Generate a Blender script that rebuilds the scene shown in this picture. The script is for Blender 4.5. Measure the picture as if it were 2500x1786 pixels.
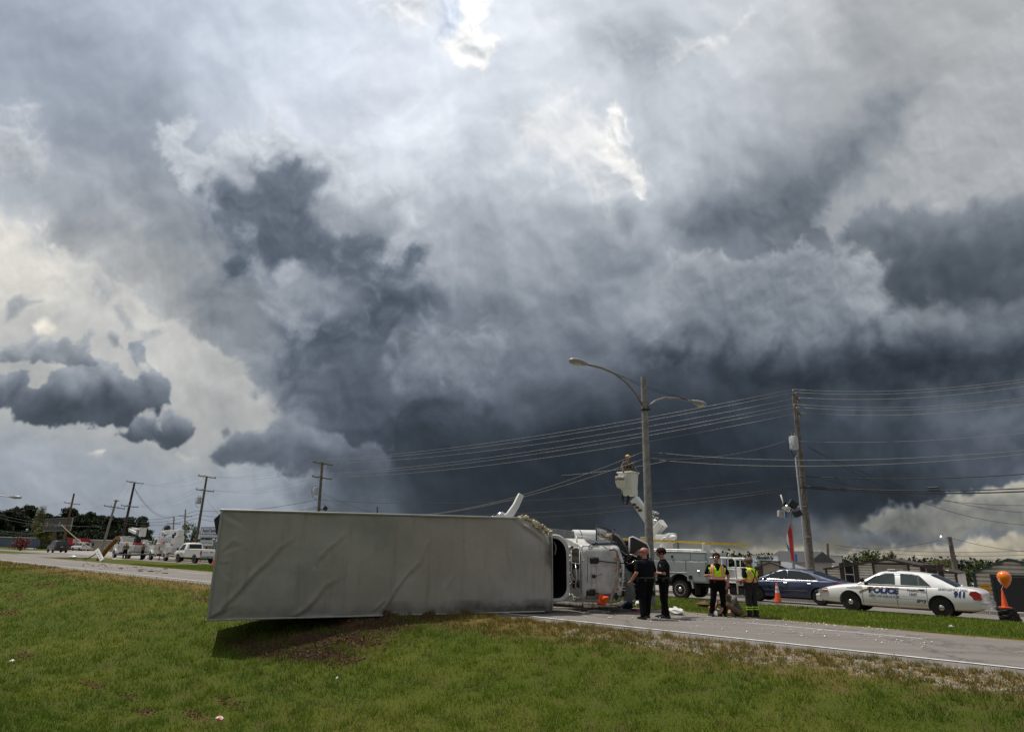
import bpy, bmesh, math, random
import numpy as np
from mathutils import Vector, Matrix, Euler
from mathutils.bvhtree import BVHTree

random.seed(7); np.random.seed(7)
C = bpy.context.scene.collection
for o in list(bpy.data.objects): bpy.data.objects.remove(o)
scn = bpy.context.scene
R = math.radians; PI = math.pi

# ------------------------------------------------------------------ camera
F_PX, PITCH, ROLL, EYE = 1550.0, math.atan(452/1550), R(1.46), 1.68
_r0 = Vector((1, 0, 0)); _f = Vector((0, math.cos(PITCH), math.sin(PITCH))); _u0 = Vector((0, -math.sin(PITCH), math.cos(PITCH)))
_r = _r0*math.cos(ROLL) + _u0*math.sin(ROLL); _u = -_r0*math.sin(ROLL) + _u0*math.cos(ROLL)
cam = bpy.data.objects.new('camera', bpy.data.cameras.new('camera')); C.objects.link(cam)
cam.data.sensor_width = 36; cam.data.lens = 36*F_PX/2500; cam.data.clip_end = 3000; cam.data.clip_start = .1
m = Matrix((_r, _u, -_f)).transposed().to_4x4(); m.translation = (0, 0, EYE); cam.matrix_world = m
scn.camera = cam

def ray(x, y):                       # view direction through a pixel of the 2500 x 1786 photograph
    return _f + _r*((x-1250)/F_PX) - _u*((y-893)/F_PX)
def onz(x, y, z=0.0):
    d = ray(x, y); return Vector((0, 0, EYE)) + d*((z-EYE)/d.z)
RD = Vector((-.76, .65, 0)).normalized(); RN = Vector((RD.y, -RD.x, 0))   # along the highway / across it
def W(s, n, z=0.0): v = RD*s+RN*n; v.z = z; return v
def onn(x, y, n):                    # point seen at a pixel on the upright plane n metres across the highway
    d = ray(x, y); return Vector((0, 0, EYE)) + d*(n/d.dot(RN))
def onY(x, y, Y):
    d = ray(x, y); return Vector((0, 0, EYE)) + d*(Y/d.y)

# ------------------------------------------------------------------ node helper
class NT:
    def __init__(s, tree): s.t = tree; s.n = tree.nodes; s.l = tree.links
    def node(s, typ, props=None, **ins):
        n = s.n.new(typ)
        for k, v in (props or {}).items(): setattr(n, k, v)
        for k, v in ins.items():
            k2 = int(k[1:]) if k[0] == 'i' and k[1:].isdigit() else k.replace('_', ' ')
            s.put(n.inputs[k2], v)
        return n
    def put(s, sock, v):
        if isinstance(v, bpy.types.NodeSocket): s.l.new(v, sock)
        elif isinstance(v, bpy.types.Node): s.l.new(v.outputs[0], sock)
        else: sock.default_value = v
    def math(s, op, a, b=0.0, c=0.0, clamp=False):
        n = s.n.new('ShaderNodeMath'); n.operation = op; n.use_clamp = clamp
        for i, v in enumerate((a, b, c)): s.put(n.inputs[i], v)
        return n.outputs[0]
    def vmath(s, op, a, b=None, scale=None):
        n = s.n.new('ShaderNodeVectorMath'); n.operation = op
        s.put(n.inputs[0], a)
        if b is not None: s.put(n.inputs[1], b)
        if scale is not None: s.put(n.inputs['Scale'], scale)
        return n.outputs['Value'] if op in ('LENGTH', 'DOT_PRODUCT') else n.outputs[0]
    def smooth(s, v, a, b, lo=0.0, hi=1.0):
        n = s.n.new('ShaderNodeMapRange'); n.interpolation_type = 'SMOOTHSTEP'
        for i, q in enumerate((v, a, b, lo, hi)): s.put(n.inputs[i], q)
        return n.outputs[0]
    def lin(s, v, a, b, lo=0.0, hi=1.0):
        n = s.n.new('ShaderNodeMapRange')
        for i, q in enumerate((v, a, b, lo, hi)): s.put(n.inputs[i], q)
        return n.outputs[0]
    def mix(s, f, a, b, blend='MIX'):
        n = s.n.new('ShaderNodeMix'); n.data_type = 'RGBA'; n.blend_type = blend
        s.put(n.inputs[0], f); s.put(n.inputs[6], a); s.put(n.inputs[7], b)
        return n.outputs[2]
    def noise(s, vec, scale, detail=3, rough=.5, dist=0.0, lac=2.0, color=False, typ='FBM'):
        n = s.n.new('ShaderNodeTexNoise'); n.noise_type = typ
        if vec is not None: s.put(n.inputs['Vector'], vec)
        n.inputs['Scale'].default_value = scale; n.inputs['Detail'].default_value = detail
        n.inputs['Roughness'].default_value = rough; n.inputs['Distortion'].default_value = dist
        n.inputs['Lacunarity'].default_value = lac
        return n.outputs[1 if color else 0]

def lin1(v): v /= 255.0; return v/12.92 if v <= .04045 else ((v+.055)/1.055)**2.4
def rgb(r, g, b): return (lin1(r), lin1(g), lin1(b), 1)

# ------------------------------------------------------------------ sun
SHX, SHY = .37, -.20                  # shadow of one metre of height
sun_dir = Vector((-SHX, -SHY, 1)).normalized()
sd = bpy.data.lights.new('sun', 'SUN'); sd.energy = 3.6; sd.angle = R(.6); sd.color = (1, .95, .87)
so = bpy.data.objects.new('sun', sd); C.objects.link(so); so.rotation_euler = sun_dir.to_track_quat('Z', 'Y').to_euler()
SUN_EL = math.asin(sun_dir.z); SUN_AZ = math.atan2(sun_dir.x, sun_dir.y)

# ------------------------------------------------------------------ sky: storm clouds over a NISHITA sky
# ---- cloud map: painted procedurally from gradient noise, in 1/2273 picture widths, then laid on the sky by direction
SX0, SX1, SY0, SY1, SST = -450, 2720, -500, 1330, 1.4
_PT = {}
def perlin(x, y, seed):
    if seed not in _PT:
        G = np.random.RandomState(seed).rand(256, 256)*2*np.pi; _PT[seed] = (np.cos(G).astype(np.float32), np.sin(G).astype(np.float32))
    gc, gs = _PT[seed]
    xi = np.floor(x).astype(np.int32); yi = np.floor(y).astype(np.int32); xf = (x-xi).astype(np.float32); yf = (y-yi).astype(np.float32)
    u = xf*xf*xf*(xf*(xf*6-15)+10); v = yf*yf*yf*(yf*(yf*6-15)+10)
    def g(a, b):
        i = (xi+a) & 255; j = (yi+b) & 255
        return gc[j, i]*(xf-a)+gs[j, i]*(yf-b)
    n00, n10, n01, n11 = g(0, 0), g(1, 0), g(0, 1), g(1, 1)
    return ((n00*(1-u)+n10*u)*(1-v)+(n01*(1-u)+n11*u)*v)*1.5
def fbm(x, y, size, octv, seed, rough=.5, billow=False):
    s = 0; a = 1; t = 0; f = 1/size
    for k in range(octv):
        n = perlin(x*f+17.3*k, y*f+9.1*k, seed+k)
        if billow: n = .5-np.abs(n)*2.0
        s = s+a*n; t += a; a *= rough; f *= 2.03
    return s/t
GX = np.array([0,162,325,487,649,812,974,1137,1299,1461,1624,1786,1948,2111,2273.])
GY = np.array([0,100,200,300,400,500,600,700,800,900,1000,1100,1180,1260.])
GV = np.array([[172,178,186,200,212,222,218,232,205,196,204,196,176,172,168],
 [166,162,176,204,216,222,238,222,196,182,208,196,166,168,172],
 [162,157,157,188,212,218,222,216,206,188,194,182,160,170,180],
 [170,154,154,178,204,222,222,214,210,196,172,166,148,190,176],
 [176,156,152,152,160,196,206,200,198,204,160,134,160,190,168],
 [200,152,144,144,135,160,178,172,156,158,130,112,186,168,140],
 [225,190,146,142,132,134,174,150,142,148,134,142,158,122,104],
 [214,214,174,136,128,122,122,128,130,146,134,130,138,124,112],
 [205,205,196,172,124,100,112,112,110,96,82,74,66,62,60],
 [180,180,178,168,120,94,78,90,78,58,60,68,78,92,96],
 [134,140,146,150,120,66,52,46,40,42,46,54,64,76,84],
 [108,118,130,142,122,76,48,41,38,36,40,42,42,60,90],
 [124,130,142,144,124,96,64,48,46,62,92,100,104,122,132],
 [138,140,146,146,130,110,92,82,88,112,132,134,134,142,146]], float)
def gridval(X, Y):
    x = np.clip(X, 0, 2272.9); y = np.clip(Y, 0, 1259.9)
    i = np.clip(np.searchsorted(GX, x, side='right')-1, 0, 13); j = np.clip(np.searchsorted(GY, y, side='right')-1, 0, 12)
    tx = (x-GX[i])/(GX[i+1]-GX[i]); ty = (y-GY[j])/(GY[j+1]-GY[j])
    tx = tx*tx*(3-2*tx); ty = ty*ty*(3-2*ty)
    return (GV[j, i]*(1-tx)+GV[j, i+1]*tx)*(1-ty)+(GV[j+1, i]*(1-tx)+GV[j+1, i+1]*tx)*ty
def sst(v, a, b):
    t = np.clip((v-a)/(b-a), 0, 1); return t*t*(3-2*t)
# outlines: (name of frame, points, softness px, raggedness px, depth px over which a rim darkens, opacity, value foot, value head, warmth)
def Z1(*p): return [(x*.5, y*.5) for x, y in p]
def Z2(*p): return [(x*.5+1136.5, y*.5) for x, y in p]
def Z3(*p): return [(x*.5, y*.5+454.6) for x, y in p]
def Z4(*p): return [(x*.5+1136.5, y*.5+454.6) for x, y in p]
CLOUDS = [
 (Z1((-500,860),(0,940),(120,1000),(210,1080),(420,1200),(560,1300),(720,1400),(930,1500),(1080,1640),(1230,1790),(1250,1960),(1100,2100),(600,2200),(-500,2200)), 16, 28, 260, .92, 158, 204, .26),
 (Z1((-500,1960),(0,1900),(500,1980),(900,2080),(1300,2000),(1300,2600),(-500,2600)), 70, 20, 320, .92, 140, 158, -.05),
 (Z1((-500,960),(0,985),(100,1040),(230,1180),(300,1300),(200,1400),(-500,1400)), 60, 60, 260, .6, 216, 228, .36),
 (Z2((2140,150),(2080,230),(1950,340),(1880,400),(1800,465),(1750,490),(1740,560),(1680,650),(1600,720),(1500,790),(1400,860),(1370,930),(1330,1000),(1420,1060),(1480,1000),(1600,930),(1800,920),(2000,940),(2273,870),(2900,800),(2900,-200),(2350,-40)), 10, 24, 200, .85, 164, 176, .12),
 (Z2((1280,1080),(1200,1110),(1080,1100),(950,1060),(880,1100),(760,1090),(720,1010),(900,900),(1100,820),(1300,740),(1480,600),(1650,420),(1790,440),(1720,560),(1600,700),(1480,790),(1390,860),(1350,960)), 60, 40, 60, .75, 96, 122, .05),
 (Z2((640,1260),(680,1180),(690,1100),(900,1130),(1080,1120),(1300,1060),(1480,1130),(1580,1150),(1640,1220),(1660,1310),(1750,1380),(1900,1540),(1200,1640),(600,1620),(590,1500),(660,1440),(715,1370),(680,1360),(650,1310)), 10, 26, 70, .8, 118, 160, .05),
 (Z2((590,1560),(700,1480),(900,1420),(1000,1460),(1150,1470),(1400,1400),(1500,1460),(1800,1480),(2273,1400),(2700,1400),(2700,1680),(2273,1720),(1400,1740),(800,1720)), 50, 50, 110, .6, 72, 116, .0),
 (Z1((700,650),(715,565),(800,525),(865,550),(865,600),(830,630),(880,660),(950,640),(1000,600),(1100,580),(1190,590),(1220,520),(1310,590),(1400,640),(1500,650),(1600,730),(1620,800),(1720,810),(1800,860),(1850,920),(1880,1000),(1860,1080),(1880,1150),(1900,1330),(1860,1400),(1800,1430),(1780,1560),(1900,1750),(1600,1900),(1300,1850),(1210,1700),(1220,1560),(1250,1480),(1240,1390),(1200,1320),(1160,1240),(1080,1250),(1010,1230),(1000,1180),(1050,1110),(1020,1040),(960,990),(900,930),(870,850),(800,830),(790,780),(740,730)), 14, 28, 110, .86, 108, 200, .0),
 (Z1((900,880),(1000,800),(1120,790),(1190,720),(1250,680),(1340,700),(1420,770),(1400,870),(1330,910),(1400,980),(1480,1050),(1600,1080),(1750,1090),(1880,1120),(1750,1170),(1650,1240),(1400,1180),(1250,1200),(1200,1230),(1130,1170),(1100,1250),(1010,1230),(1040,1150),(1040,1060),(980,1000),(920,950)), 34, 40, 70, .85, 82, 104, -.1),
 (Z1((1500,1100),(1750,1150),(1900,1260),(1930,1350),(1870,1420),(1780,1440),(1700,1530),(1500,1600),(1300,1600),(1250,1480),(1400,1420),(1560,1330),(1450,1200)), 44, 50, 60, .8, 68, 96, -.08),
 (Z1((1130,1180),(1160,1150),(1200,1240),(1240,1380),(1210,1400),(1150,1270)), 14, 14, 30, .55, 150, 182, .0),
 (Z1((1380,1260),(1560,1200),(1660,1300),(1600,1420),(1440,1420)), 40, 50, 60, .5, 120, 136, .0),
 (Z1((1320,1560),(1500,1500),(1700,1500),(1800,1600),(2100,1750),(2250,1900),(2000,1990),(1500,1950),(1350,1850),(1240,1650)), 60, 70, 80, .65, 60, 100, -.05),
 (Z1((1780,1490),(1850,1410),(1920,1420),(1990,1490),(2080,1510),(2150,1420),(2240,1500),(2200,1740),(1960,1720),(1850,1620)), 22, 30, 70, .6, 112, 160, .0),
 (Z3((920,1110),(950,1070),(1000,1060),(1050,1010),(1100,1000),(1160,990),(1220,955),(1300,955),(1340,980),(1450,1010),(1560,1060),(1700,1090),(1800,1190),(1600,1210),(1400,1185),(1300,1185),(1150,1155),(1000,1130)), 12, 26, 80, .88, 66, 124, -.03),
 (Z3((980,1000),(1010,985),(1020,1005),(995,1020)), 6, 8, 20, .7, 104, 118, 0),
 (Z3((-400,770),(-40,745),(40,725),(100,740),(150,790),(220,750),(300,690),(400,680),(440,690),(500,690),(540,740),(590,795),(635,740),(560,650),(560,610),(620,620),(680,690),(740,720),(765,800),(750,870),(700,910),(620,920),(540,1000),(440,1005),(300,990),(100,960),(-40,900),(-400,900)), 5, 22, 90, .96, 54, 150, .02),
 (Z3((-200,690),(20,610),(90,575),(160,580),(240,580),(300,570),(340,600),(400,575),(415,620),(400,690),(300,730),(230,715),(160,690),(90,670),(0,690)), 7, 30, 50, .85, 100, 160, .06),
 (Z3((470,1022),(560,1000),(600,940),(660,945),(690,975),(720,1000),(730,920),(770,900),(810,940),(845,960),(850,1000),(830,1050),(740,1060),(600,1045)), 5, 18, 50, .94, 58, 148, .02),
 (Z3((130,520),(200,505),(270,560),(240,580),(160,570)), 8, 8, 30, .8, 226, 238, .4),
 (Z3((400,330),(430,340),(500,390),(540,470),(600,540),(700,560),(640,590),(560,560),(480,470),(420,400)), 14, 26, 40, .6, 142, 160, .1),
 (Z3((480,560),(520,590),(545,650),(500,640),(470,600)), 6, 10, 30, .7, 124, 146, .1),
 (Z3((30,430),(90,410),(180,430),(120,450),(80,500),(20,520)), 8, 14, 30, .75, 134, 156, .1),
 (Z1((0,510),(80,500),(130,570),(200,680),(250,740),(150,790),(60,760),(-300,800),(-300,500)), 26, 40, 60, .55, 176, 204, .15),
 (Z1((1990,0),(2130,-60),(2160,60),(2190,200),(2140,330),(2040,280),(1960,200),(1900,180),(2020,150),(2060,60)), 14, 22, 40, .85, 236, 253, .12),
 (Z1((1600,-60),(1950,-60),(1940,80),(1880,120),(1780,110),(1700,60)), 24, 30, 50, .6, 226, 240, .1),
 (Z1((1940,-20),(2030,-40),(2050,60),(2010,150),(1920,180),(1960,90)), 14, 14, 30, .8, 210, 214, -.22),
 (Z2((360,600),(420,540),(460,440),(480,520),(500,640),(560,740),(590,820),(570,870),(520,830),(450,790),(380,700)), 14, 22, 50, .92, 232, 250, .15),
 (Z2((60,560),(200,460),(380,560),(440,700),(500,860),(400,880),(300,760),(100,700)), 56, 50, 200, .85, 214, 232, .1),
 (Z2((620,290),(700,230),(850,170),(1000,100),(1060,60),(980,160),(850,220),(720,290)), 16, 26, 40, .6, 208, 228, .12),
 (Z2((450,900),(500,880),(560,920),(570,980),(520,1040),(480,1020),(470,960)), 12, 18, 30, .6, 122, 152, 0),
 (Z2((350,140),(500,100),(700,160),(680,260),(560,330),(400,280)), 50, 50, 60, .5, 164, 178, 0),
 (Z2((1470,1040),(1510,980),(1560,920),(1640,880),(1760,900),(1900,920),(2050,910),(2200,900),(2400,820),(3000,780),(3000,1300),(2273,1290),(2100,1350),(1950,1370),(1850,1355),(1720,1370),(1660,1330),(1620,1270),(1660,1200),(1600,1140),(1500,1130)), 22, 30, 110, .88, 62, 128, .06),
 (Z4((600,660),(900,640),(1300,700),(1700,620),(2273,560),(2900,560),(2900,760),(2273,780),(1900,800),(1500,850),(1100,850),(800,780)), 70, 60, 60, .75, 38, 54, -.02),
 (Z4((1750,520),(2273,480),(2900,480),(2900,560),(2273,570),(1800,580)), 50, 30, 40, .5, 110, 130, .12),
 (Z4((-300,1060),(300,1020),(900,1000),(1500,1060),(1900,1180),(1700,1350),(1200,1420),(500,1420),(-300,1400)), 110, 60, 80, .7, 36, 46, -.08),
 (Z4((1500,1412),(1560,1385),(1640,1365),(1740,1320),(1900,1290),(2100,1265),(2400,1215),(2900,1200),(2900,1440),(2400,1450),(2100,1430),(1900,1470),(1700,1445),(1560,1432)), 10, 24, 44, .88, 112, 168, .62),
 (Z4((1200,1490),(1500,1440),(1900,1470),(2100,1440),(2900,1460),(2900,1530),(2100,1500),(1900,1530),(1500,1500)), 12, 24, 40, .7, 92, 104, .1),
 (Z4((1600,1560),(1680,1520),(1760,1540),(1850,1500),(1960,1520),(2050,1470),(2150,1490),(2240,1460),(2400,1480),(2900,1480),(2900,1700),(1600,1700)), 8, 18, 30, .8, 128, 170, .8),
 (Z4((700,1560),(780,1530),(860,1545),(980,1525),(1080,1530),(1200,1515),(1320,1540),(1600,1530),(1600,1700),(700,1700)), 9, 16, 30, .7, 126, 162, .8),
 (Z3((385,1105),(420,1092),(465,1090),(440,1112)), 5, 8, 20, .8, 172, 204, .35),
 (Z3((790,1105),(880,1095),(890,1120),(820,1125)), 8, 10, 20, .6, 172, 196, .35),
]
def poly_sd(X, Y, P):
    d = np.full(X.shape, 1e12, np.float32); ins = np.zeros(X.shape, bool); n = len(P)
    for i in range(n):
        x0, y0 = P[i]; x1, y1 = P[(i+1) % n]; ex, ey = x1-x0, y1-y0
        t = np.clip(((X-x0)*ex+(Y-y0)*ey)/(ex*ex+ey*ey), 0, 1)
        d = np.minimum(d, (X-x0-t*ex)**2+(Y-y0-t*ey)**2)
        if y0 != y1:
            ins ^= ((Y >= y0) != (Y >= y1)) & (X < x0+(Y-y0)/(y1-y0)*ex)
    d = np.sqrt(d); return np.where(ins, d, -d)
def cloud_map():
    xs = np.arange(SX0, SX1, SST); ys = np.arange(SY0, SY1, SST)
    X, Y = np.meshgrid(xs, ys); X = X.astype(np.float32); Y = Y.astype(np.float32)
    w1, w2 = fbm(X, Y, 420, 6, 11), fbm(X, Y, 420, 6, 31)
    w3, w4 = fbm(X, Y, 90, 5, 51, .55), fbm(X, Y, 90, 5, 71, .55)
    XB = X+w1*90+w3*26; YB = Y+w2*70+w4*22
    V = gridval(XB, YB)
    puff = fbm(X+w3*30, Y+w4*30, 100, 6, 91, .5, billow=True)       # billows
    soft = fbm(X+w1*60+w3*14, Y+w2*60+w4*14, 190, 5, 131, .48)
    det = fbm(X+w1*60+w3*14, Y+w2*60+w4*14, 60, 5, 171, .55)
    rel = soft-np.roll(np.roll(soft, 16, 0), -6, 1)
    prel = puff-np.roll(np.roll(puff, 7, 0), -3, 1)
    lowk = .5+.8*sst(Y, 100, 900)
    V = V*(1+lowk*(.26*rel+.16*soft+.05*prel+.04*det))
    W = np.zeros_like(V)+.0
    W += -.15*sst(Y, 600, 100)*sst(X, 1500, 600)+.15*sst(X, 1500, 2100)*sst(Y, 1000, 600)
    W += .8*sst(Y, 1120, 1210)*sst(X, 1300, 1560)
    W += .25*np.exp(-((X-150)/420)**2-((Y-690)/230)**2)
    XF = X+w3*9+w1*10; YF = Y+w4*9+w2*10
    for (P, so, rag, dep, op, vb, vt, wm) in CLOUDS:
        xs_ = [p[0] for p in P]; ys_ = [p[1] for p in P]; g = so+rag+25
        i0, i1 = max(0, int((min(xs_)-g-SX0)/SST)), max(1, int((max(xs_)+g-SX0)/SST)); j0, j1 = max(0, int((min(ys_)-g-SY0)/SST)), max(1, int((max(ys_)+g-SY0)/SST))
        sl = (slice(j0, j1), slice(i0, i1))
        sd = poly_sd(XF[sl], YF[sl], P)
        f = sd+puff[sl]*rag*1.2+det[sl]*rag*1.0
        m = sst(f, -so, so)*op
        edge = sst(f, dep, 0)                                        # thin rims let light through
        y0, y1 = max(min(ys_), -100), min(max(ys_), 1300)
        up = sst((YF[sl]-y0)/(y1-y0)+puff[sl]*.25, 1.0, .0)
        h = np.clip((.7*up+.45*edge*(.35+.65*up)), 0, 1)
        c = vb+(vt-vb)*h
        c = c*(1+lowk[sl]*(.30*rel[sl]+.12*soft[sl])*max(.4, min(1, 120/dep))+(.20*prel[sl]+.12*puff[sl])*min(1, 70/dep))
        V[sl] = V[sl]*(1-m)+c*m; W[sl] = W[sl]*(1-m)+wm*m
    V = np.clip(V, 8, 253)
    k = np.interp(V, [0, 40, 100, 160, 250], [1.7, 1.6, 1.0, .5, .12])
    r_ = -.080*k+.11*W-.0; b_ = .105*k-.21*W
    g_ = np.zeros_like(V)
    col = np.stack([V*(1+r_), V, V*(1+b_)], -1)
    return np.clip(col, 3, 253)

def build_world():
    w = bpy.data.worlds.new('World'); scn.world = w; w.use_nodes = True
    t = NT(w.node_tree); t.n.clear()
    cm = cloud_map()
    IW, IH = 4096, 2048
    el = (np.arange(IH)+.5)/IH*np.pi-np.pi/2; az = (np.arange(IW)+.5)/IW*2*np.pi-np.pi   # azimuth 0 = +Y, to the right +
    A, E = np.meshgrid(az.astype(np.float32), el[IH//2-24:].astype(np.float32))
    dx, dy, dz = np.sin(A)*np.cos(E), np.cos(A)*np.cos(E), np.sin(E)
    dot = lambda v: dx*v.x+dy*v.y+dz*v.z
    f = dot(_f); ok = f > .12; fs = np.where(ok, f, 1)
    px = (1250+dot(_r)/fs*F_PX)*2273/2500; py = (893-dot(_u)/fs*F_PX)*2273/2500
    # away from the view the same broken overcast goes on
    g = 158+26*np.sin(2.1*dx+1.3)*np.cos(1.7*dy-.4)+14*np.sin(5*dx+3*dy+4*dz)-18*sst(dz, .35, .0)
    far = np.stack([g*.98, g, g*1.03], -1)
    u = np.clip((px-SX0)/SST, 0, cm.shape[1]-1.01); v = np.clip((py-SY0)/SST, 0, cm.shape[0]-1.01)
    ui = u.astype(int); vi = v.astype(int); fu = (u-ui)[..., None]; fv = (v-vi)[..., None]
    s_ = (cm[vi, ui]*(1-fu)+cm[vi, ui+1]*fu)*(1-fv)+(cm[vi+1, ui]*(1-fu)+cm[vi+1, ui+1]*fu)*fv
    off = np.maximum(sst(np.maximum(-px, px-2273), 60, 420), sst(-py, 60, 460)); off = np.where(ok, off, 1)[..., None]
    c = s_*(1-off)+far*off; c = c/255
    c = np.where(c <= .04045, c/12.92, ((c+.055)/1.055)**2.4)
    buf = np.ones((IH, IW, 4), np.float32); buf[:, :, :3] = (.16, .165, .16)
    buf[IH//2-24:, :, :3] = c
    im = bpy.data.images.new('storm_sky', IW, IH, float_buffer=True, alpha=False)
    im.colorspace_settings.name = 'Linear Rec.709'
    # equirectangular mapping in Cycles: u grows from -X ... ; shift so that azimuth 0 (+Y) lands right
    buf = np.roll(buf, SKY_ROLL*IW//4, axis=1)
    im.pixels.foreach_set(buf.ravel()); im.update()
    tc = t.node('ShaderNodeTexCoord').outputs['Generated']
    ev = t.n.new('ShaderNodeTexEnvironment'); ev.image = im; t.put(ev.inputs[0], tc)
    cur = ev.outputs[0]
    sky = t.node('ShaderNodeTexSky'); sky.sky_type = 'NISHITA'; sky.sun_disc = False
    sky.sun_elevation = SUN_EL; sky.sun_rotation = SUN_AZ
    blue = t.mix(1.0, sky.outputs[0], (.08, .08, .08, 1), 'MULTIPLY')
    cur = t.mix(.98, blue, cur)
    bg = t.node('ShaderNodeBackground', Color=cur, Strength=1.0)
    t.l.new(bg.outputs[0], t.node('ShaderNodeOutputWorld').inputs[0])
    w.cycles.sampling_method = 'MANUAL'; w.cycles.sample_map_resolution = 1024
SKY_ROLL = -1
build_world()
scn.view_settings.view_transform = 'Standard'; scn.view_settings.look = 'None'; scn.view_settings.gamma = 1
scn.view_settings.exposure = .12; scn.view_settings.use_curve_mapping = False
scn.render.engine = 'CYCLES'

# ------------------------------------------------------------------ mesh helpers
V = Vector
class MB:
    def __init__(s): s.v = []; s.f = []
    def add(s, vs, fs, M=None):
        o = len(s.v)
        s.v += [tuple(M @ V(p)) for p in vs] if M else [tuple(p) for p in vs]
        s.f += [tuple(i+o for i in f) for f in fs]; return s
    def box(s, c, d, rot=None, b=0.0, taper=None):
        x, y, z = d[0]/2, d[1]/2, d[2]/2
        if b <= 0:
            vs = [(-x,-y,-z),(x,-y,-z),(x,y,-z),(-x,y,-z),(-x,-y,z),(x,-y,z),(x,y,z),(-x,y,z)]
            fs = [(0,3,2,1),(4,5,6,7),(0,1,5,4),(1,2,6,5),(2,3,7,6),(3,0,4,7)]
        else:
            b = min(b, .45*min(d)*1.0)
            bm = bmesh.new(); bmesh.ops.create_cube(bm, size=1)
            for v in bm.verts: v.co = V((v.co.x*d[0], v.co.y*d[1], v.co.z*d[2]))
            bmesh.ops.bevel(bm, geom=bm.edges[:], offset=b, segments=2 if b > .03 else 1, affect='EDGES', profile=.6)
            bm.verts.index_update(); vs = [tuple(v.co) for v in bm.verts]; fs = [tuple(v.index for v in f.verts) for f in bm.faces]; bm.free()
        if taper: vs = [(p[0]*(1+(taper-1)*(p[2]/d[2]+.5)), p[1]*(1+(taper-1)*(p[2]/d[2]+.5)), p[2]) for p in vs]
        M = Matrix.Translation(c)
        if rot is not None: M = M @ (rot.to_4x4() if isinstance(rot, Matrix) else Euler(rot).to_matrix().to_4x4())
        return s.add(vs, fs, M)
    def cyl(s, a, b, r0, r1=None, n=12, cap=True):
        a, b = V(a), V(b); r1 = r0 if r1 is None else r1
        z = (b-a).normalized(); x = z.orthogonal().normalized(); y = z.cross(x)
        vs = []
        for p, r in ((a, r0), (b, r1)):
            for i in range(n):
                t = 2*PI*i/n; vs.append(p+x*math.cos(t)*r+y*math.sin(t)*r)
        fs = [(i, (i+1) % n, n+(i+1) % n, n+i) for i in range(n)]
        if cap: fs += [tuple(range(n-1, -1, -1)), tuple(range(n, 2*n))]
        return s.add(vs, fs)
    def tube(s, pts, r, n=6, cap=True):
        pts = [V(p) for p in pts]; m = len(pts); rr = r if isinstance(r, (list, tuple)) else [r]*m
        vs = []; up = None
        for i, p in enumerate(pts):
            t = (pts[min(i+1, m-1)]-pts[max(i-1, 0)]).normalized()
            if up is None: up = t.orthogonal().normalized()
            up = (up-t*up.dot(t)); up = up.normalized() if up.length > 1e-6 else t.orthogonal().normalized()
            w = t.cross(up)
            for k in range(n):
                a = 2*PI*k/n; vs.append(p+up*math.cos(a)*rr[i]+w*math.sin(a)*rr[i])
        fs = []
        for i in range(m-1):
            for k in range(n): fs.append((i*n+k, i*n+(k+1) % n, (i+1)*n+(k+1) % n, (i+1)*n+k))
        if cap: fs += [tuple(range(n-1, -1, -1)), tuple(range((m-1)*n, m*n))]
        return s.add(vs, fs)
    def ball(s, c, r, n=12, m=8, M=None):
        r = (r, r, r) if not isinstance(r, (tuple, list)) else r; c = V(c); vs = [c+V((0, 0, r[2]))]
        for j in range(1, m):
            a = PI*j/m
            for i in range(n):
                t = 2*PI*i/n; vs.append(c+V((r[0]*math.sin(a)*math.cos(t), r[1]*math.sin(a)*math.sin(t), r[2]*math.cos(a))))
        vs.append(c-V((0, 0, r[2]))); fs = [(0, 1+i, 1+(i+1) % n) for i in range(n)]
        for j in range(m-2):
            for i in range(n): fs.append((1+j*n+i, 1+(j+1)*n+i, 1+(j+1)*n+(i+1) % n, 1+j*n+(i+1) % n))
        e = len(vs)-1; o = 1+(m-2)*n; fs += [(e, o+(i+1) % n, o+i) for i in range(n)]
        return s.add(vs, fs, M)
    def prism(s, poly, d0, d1, ax='y'):
        # polygon in the plane across axis ax, pushed from d0 to d1
        def P(a, b, d): return {'y': (a, d, b), 'x': (d, a, b), 'z': (a, b, d)}[ax]
        n = len(poly); vs = [P(a, b, d0) for a, b in poly]+[P(a, b, d1) for a, b in poly]
        return s.add(vs, [tuple(range(n-1, -1, -1)), tuple(range(n, 2*n))]+[(i, (i+1) % n, n+(i+1) % n, n+i) for i in range(n)])
    def loft(s, rings, cap=True, closed=True):
        n = len(rings[0]); vs = [p for r in rings for p in r]; fs = []
        for i in range(len(rings)-1):
            for k in range(n if closed else n-1): fs.append((i*n+k, i*n+(k+1) % n, (i+1)*n+(k+1) % n, (i+1)*n+k))
        if cap: fs += [tuple(range(n-1, -1, -1)), tuple(range((len(rings)-1)*n, len(rings)*n))]
        return s.add(vs, fs)
    def grid(s, fn, nu, nv):
        vs = [fn(i/nu, j/nv) for j in range(nv+1) for i in range(nu+1)]
        return s.add(vs, [(j*(nu+1)+i, j*(nu+1)+i+1, (j+1)*(nu+1)+i+1, (j+1)*(nu+1)+i) for j in range(nv) for i in range(nu)])
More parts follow.
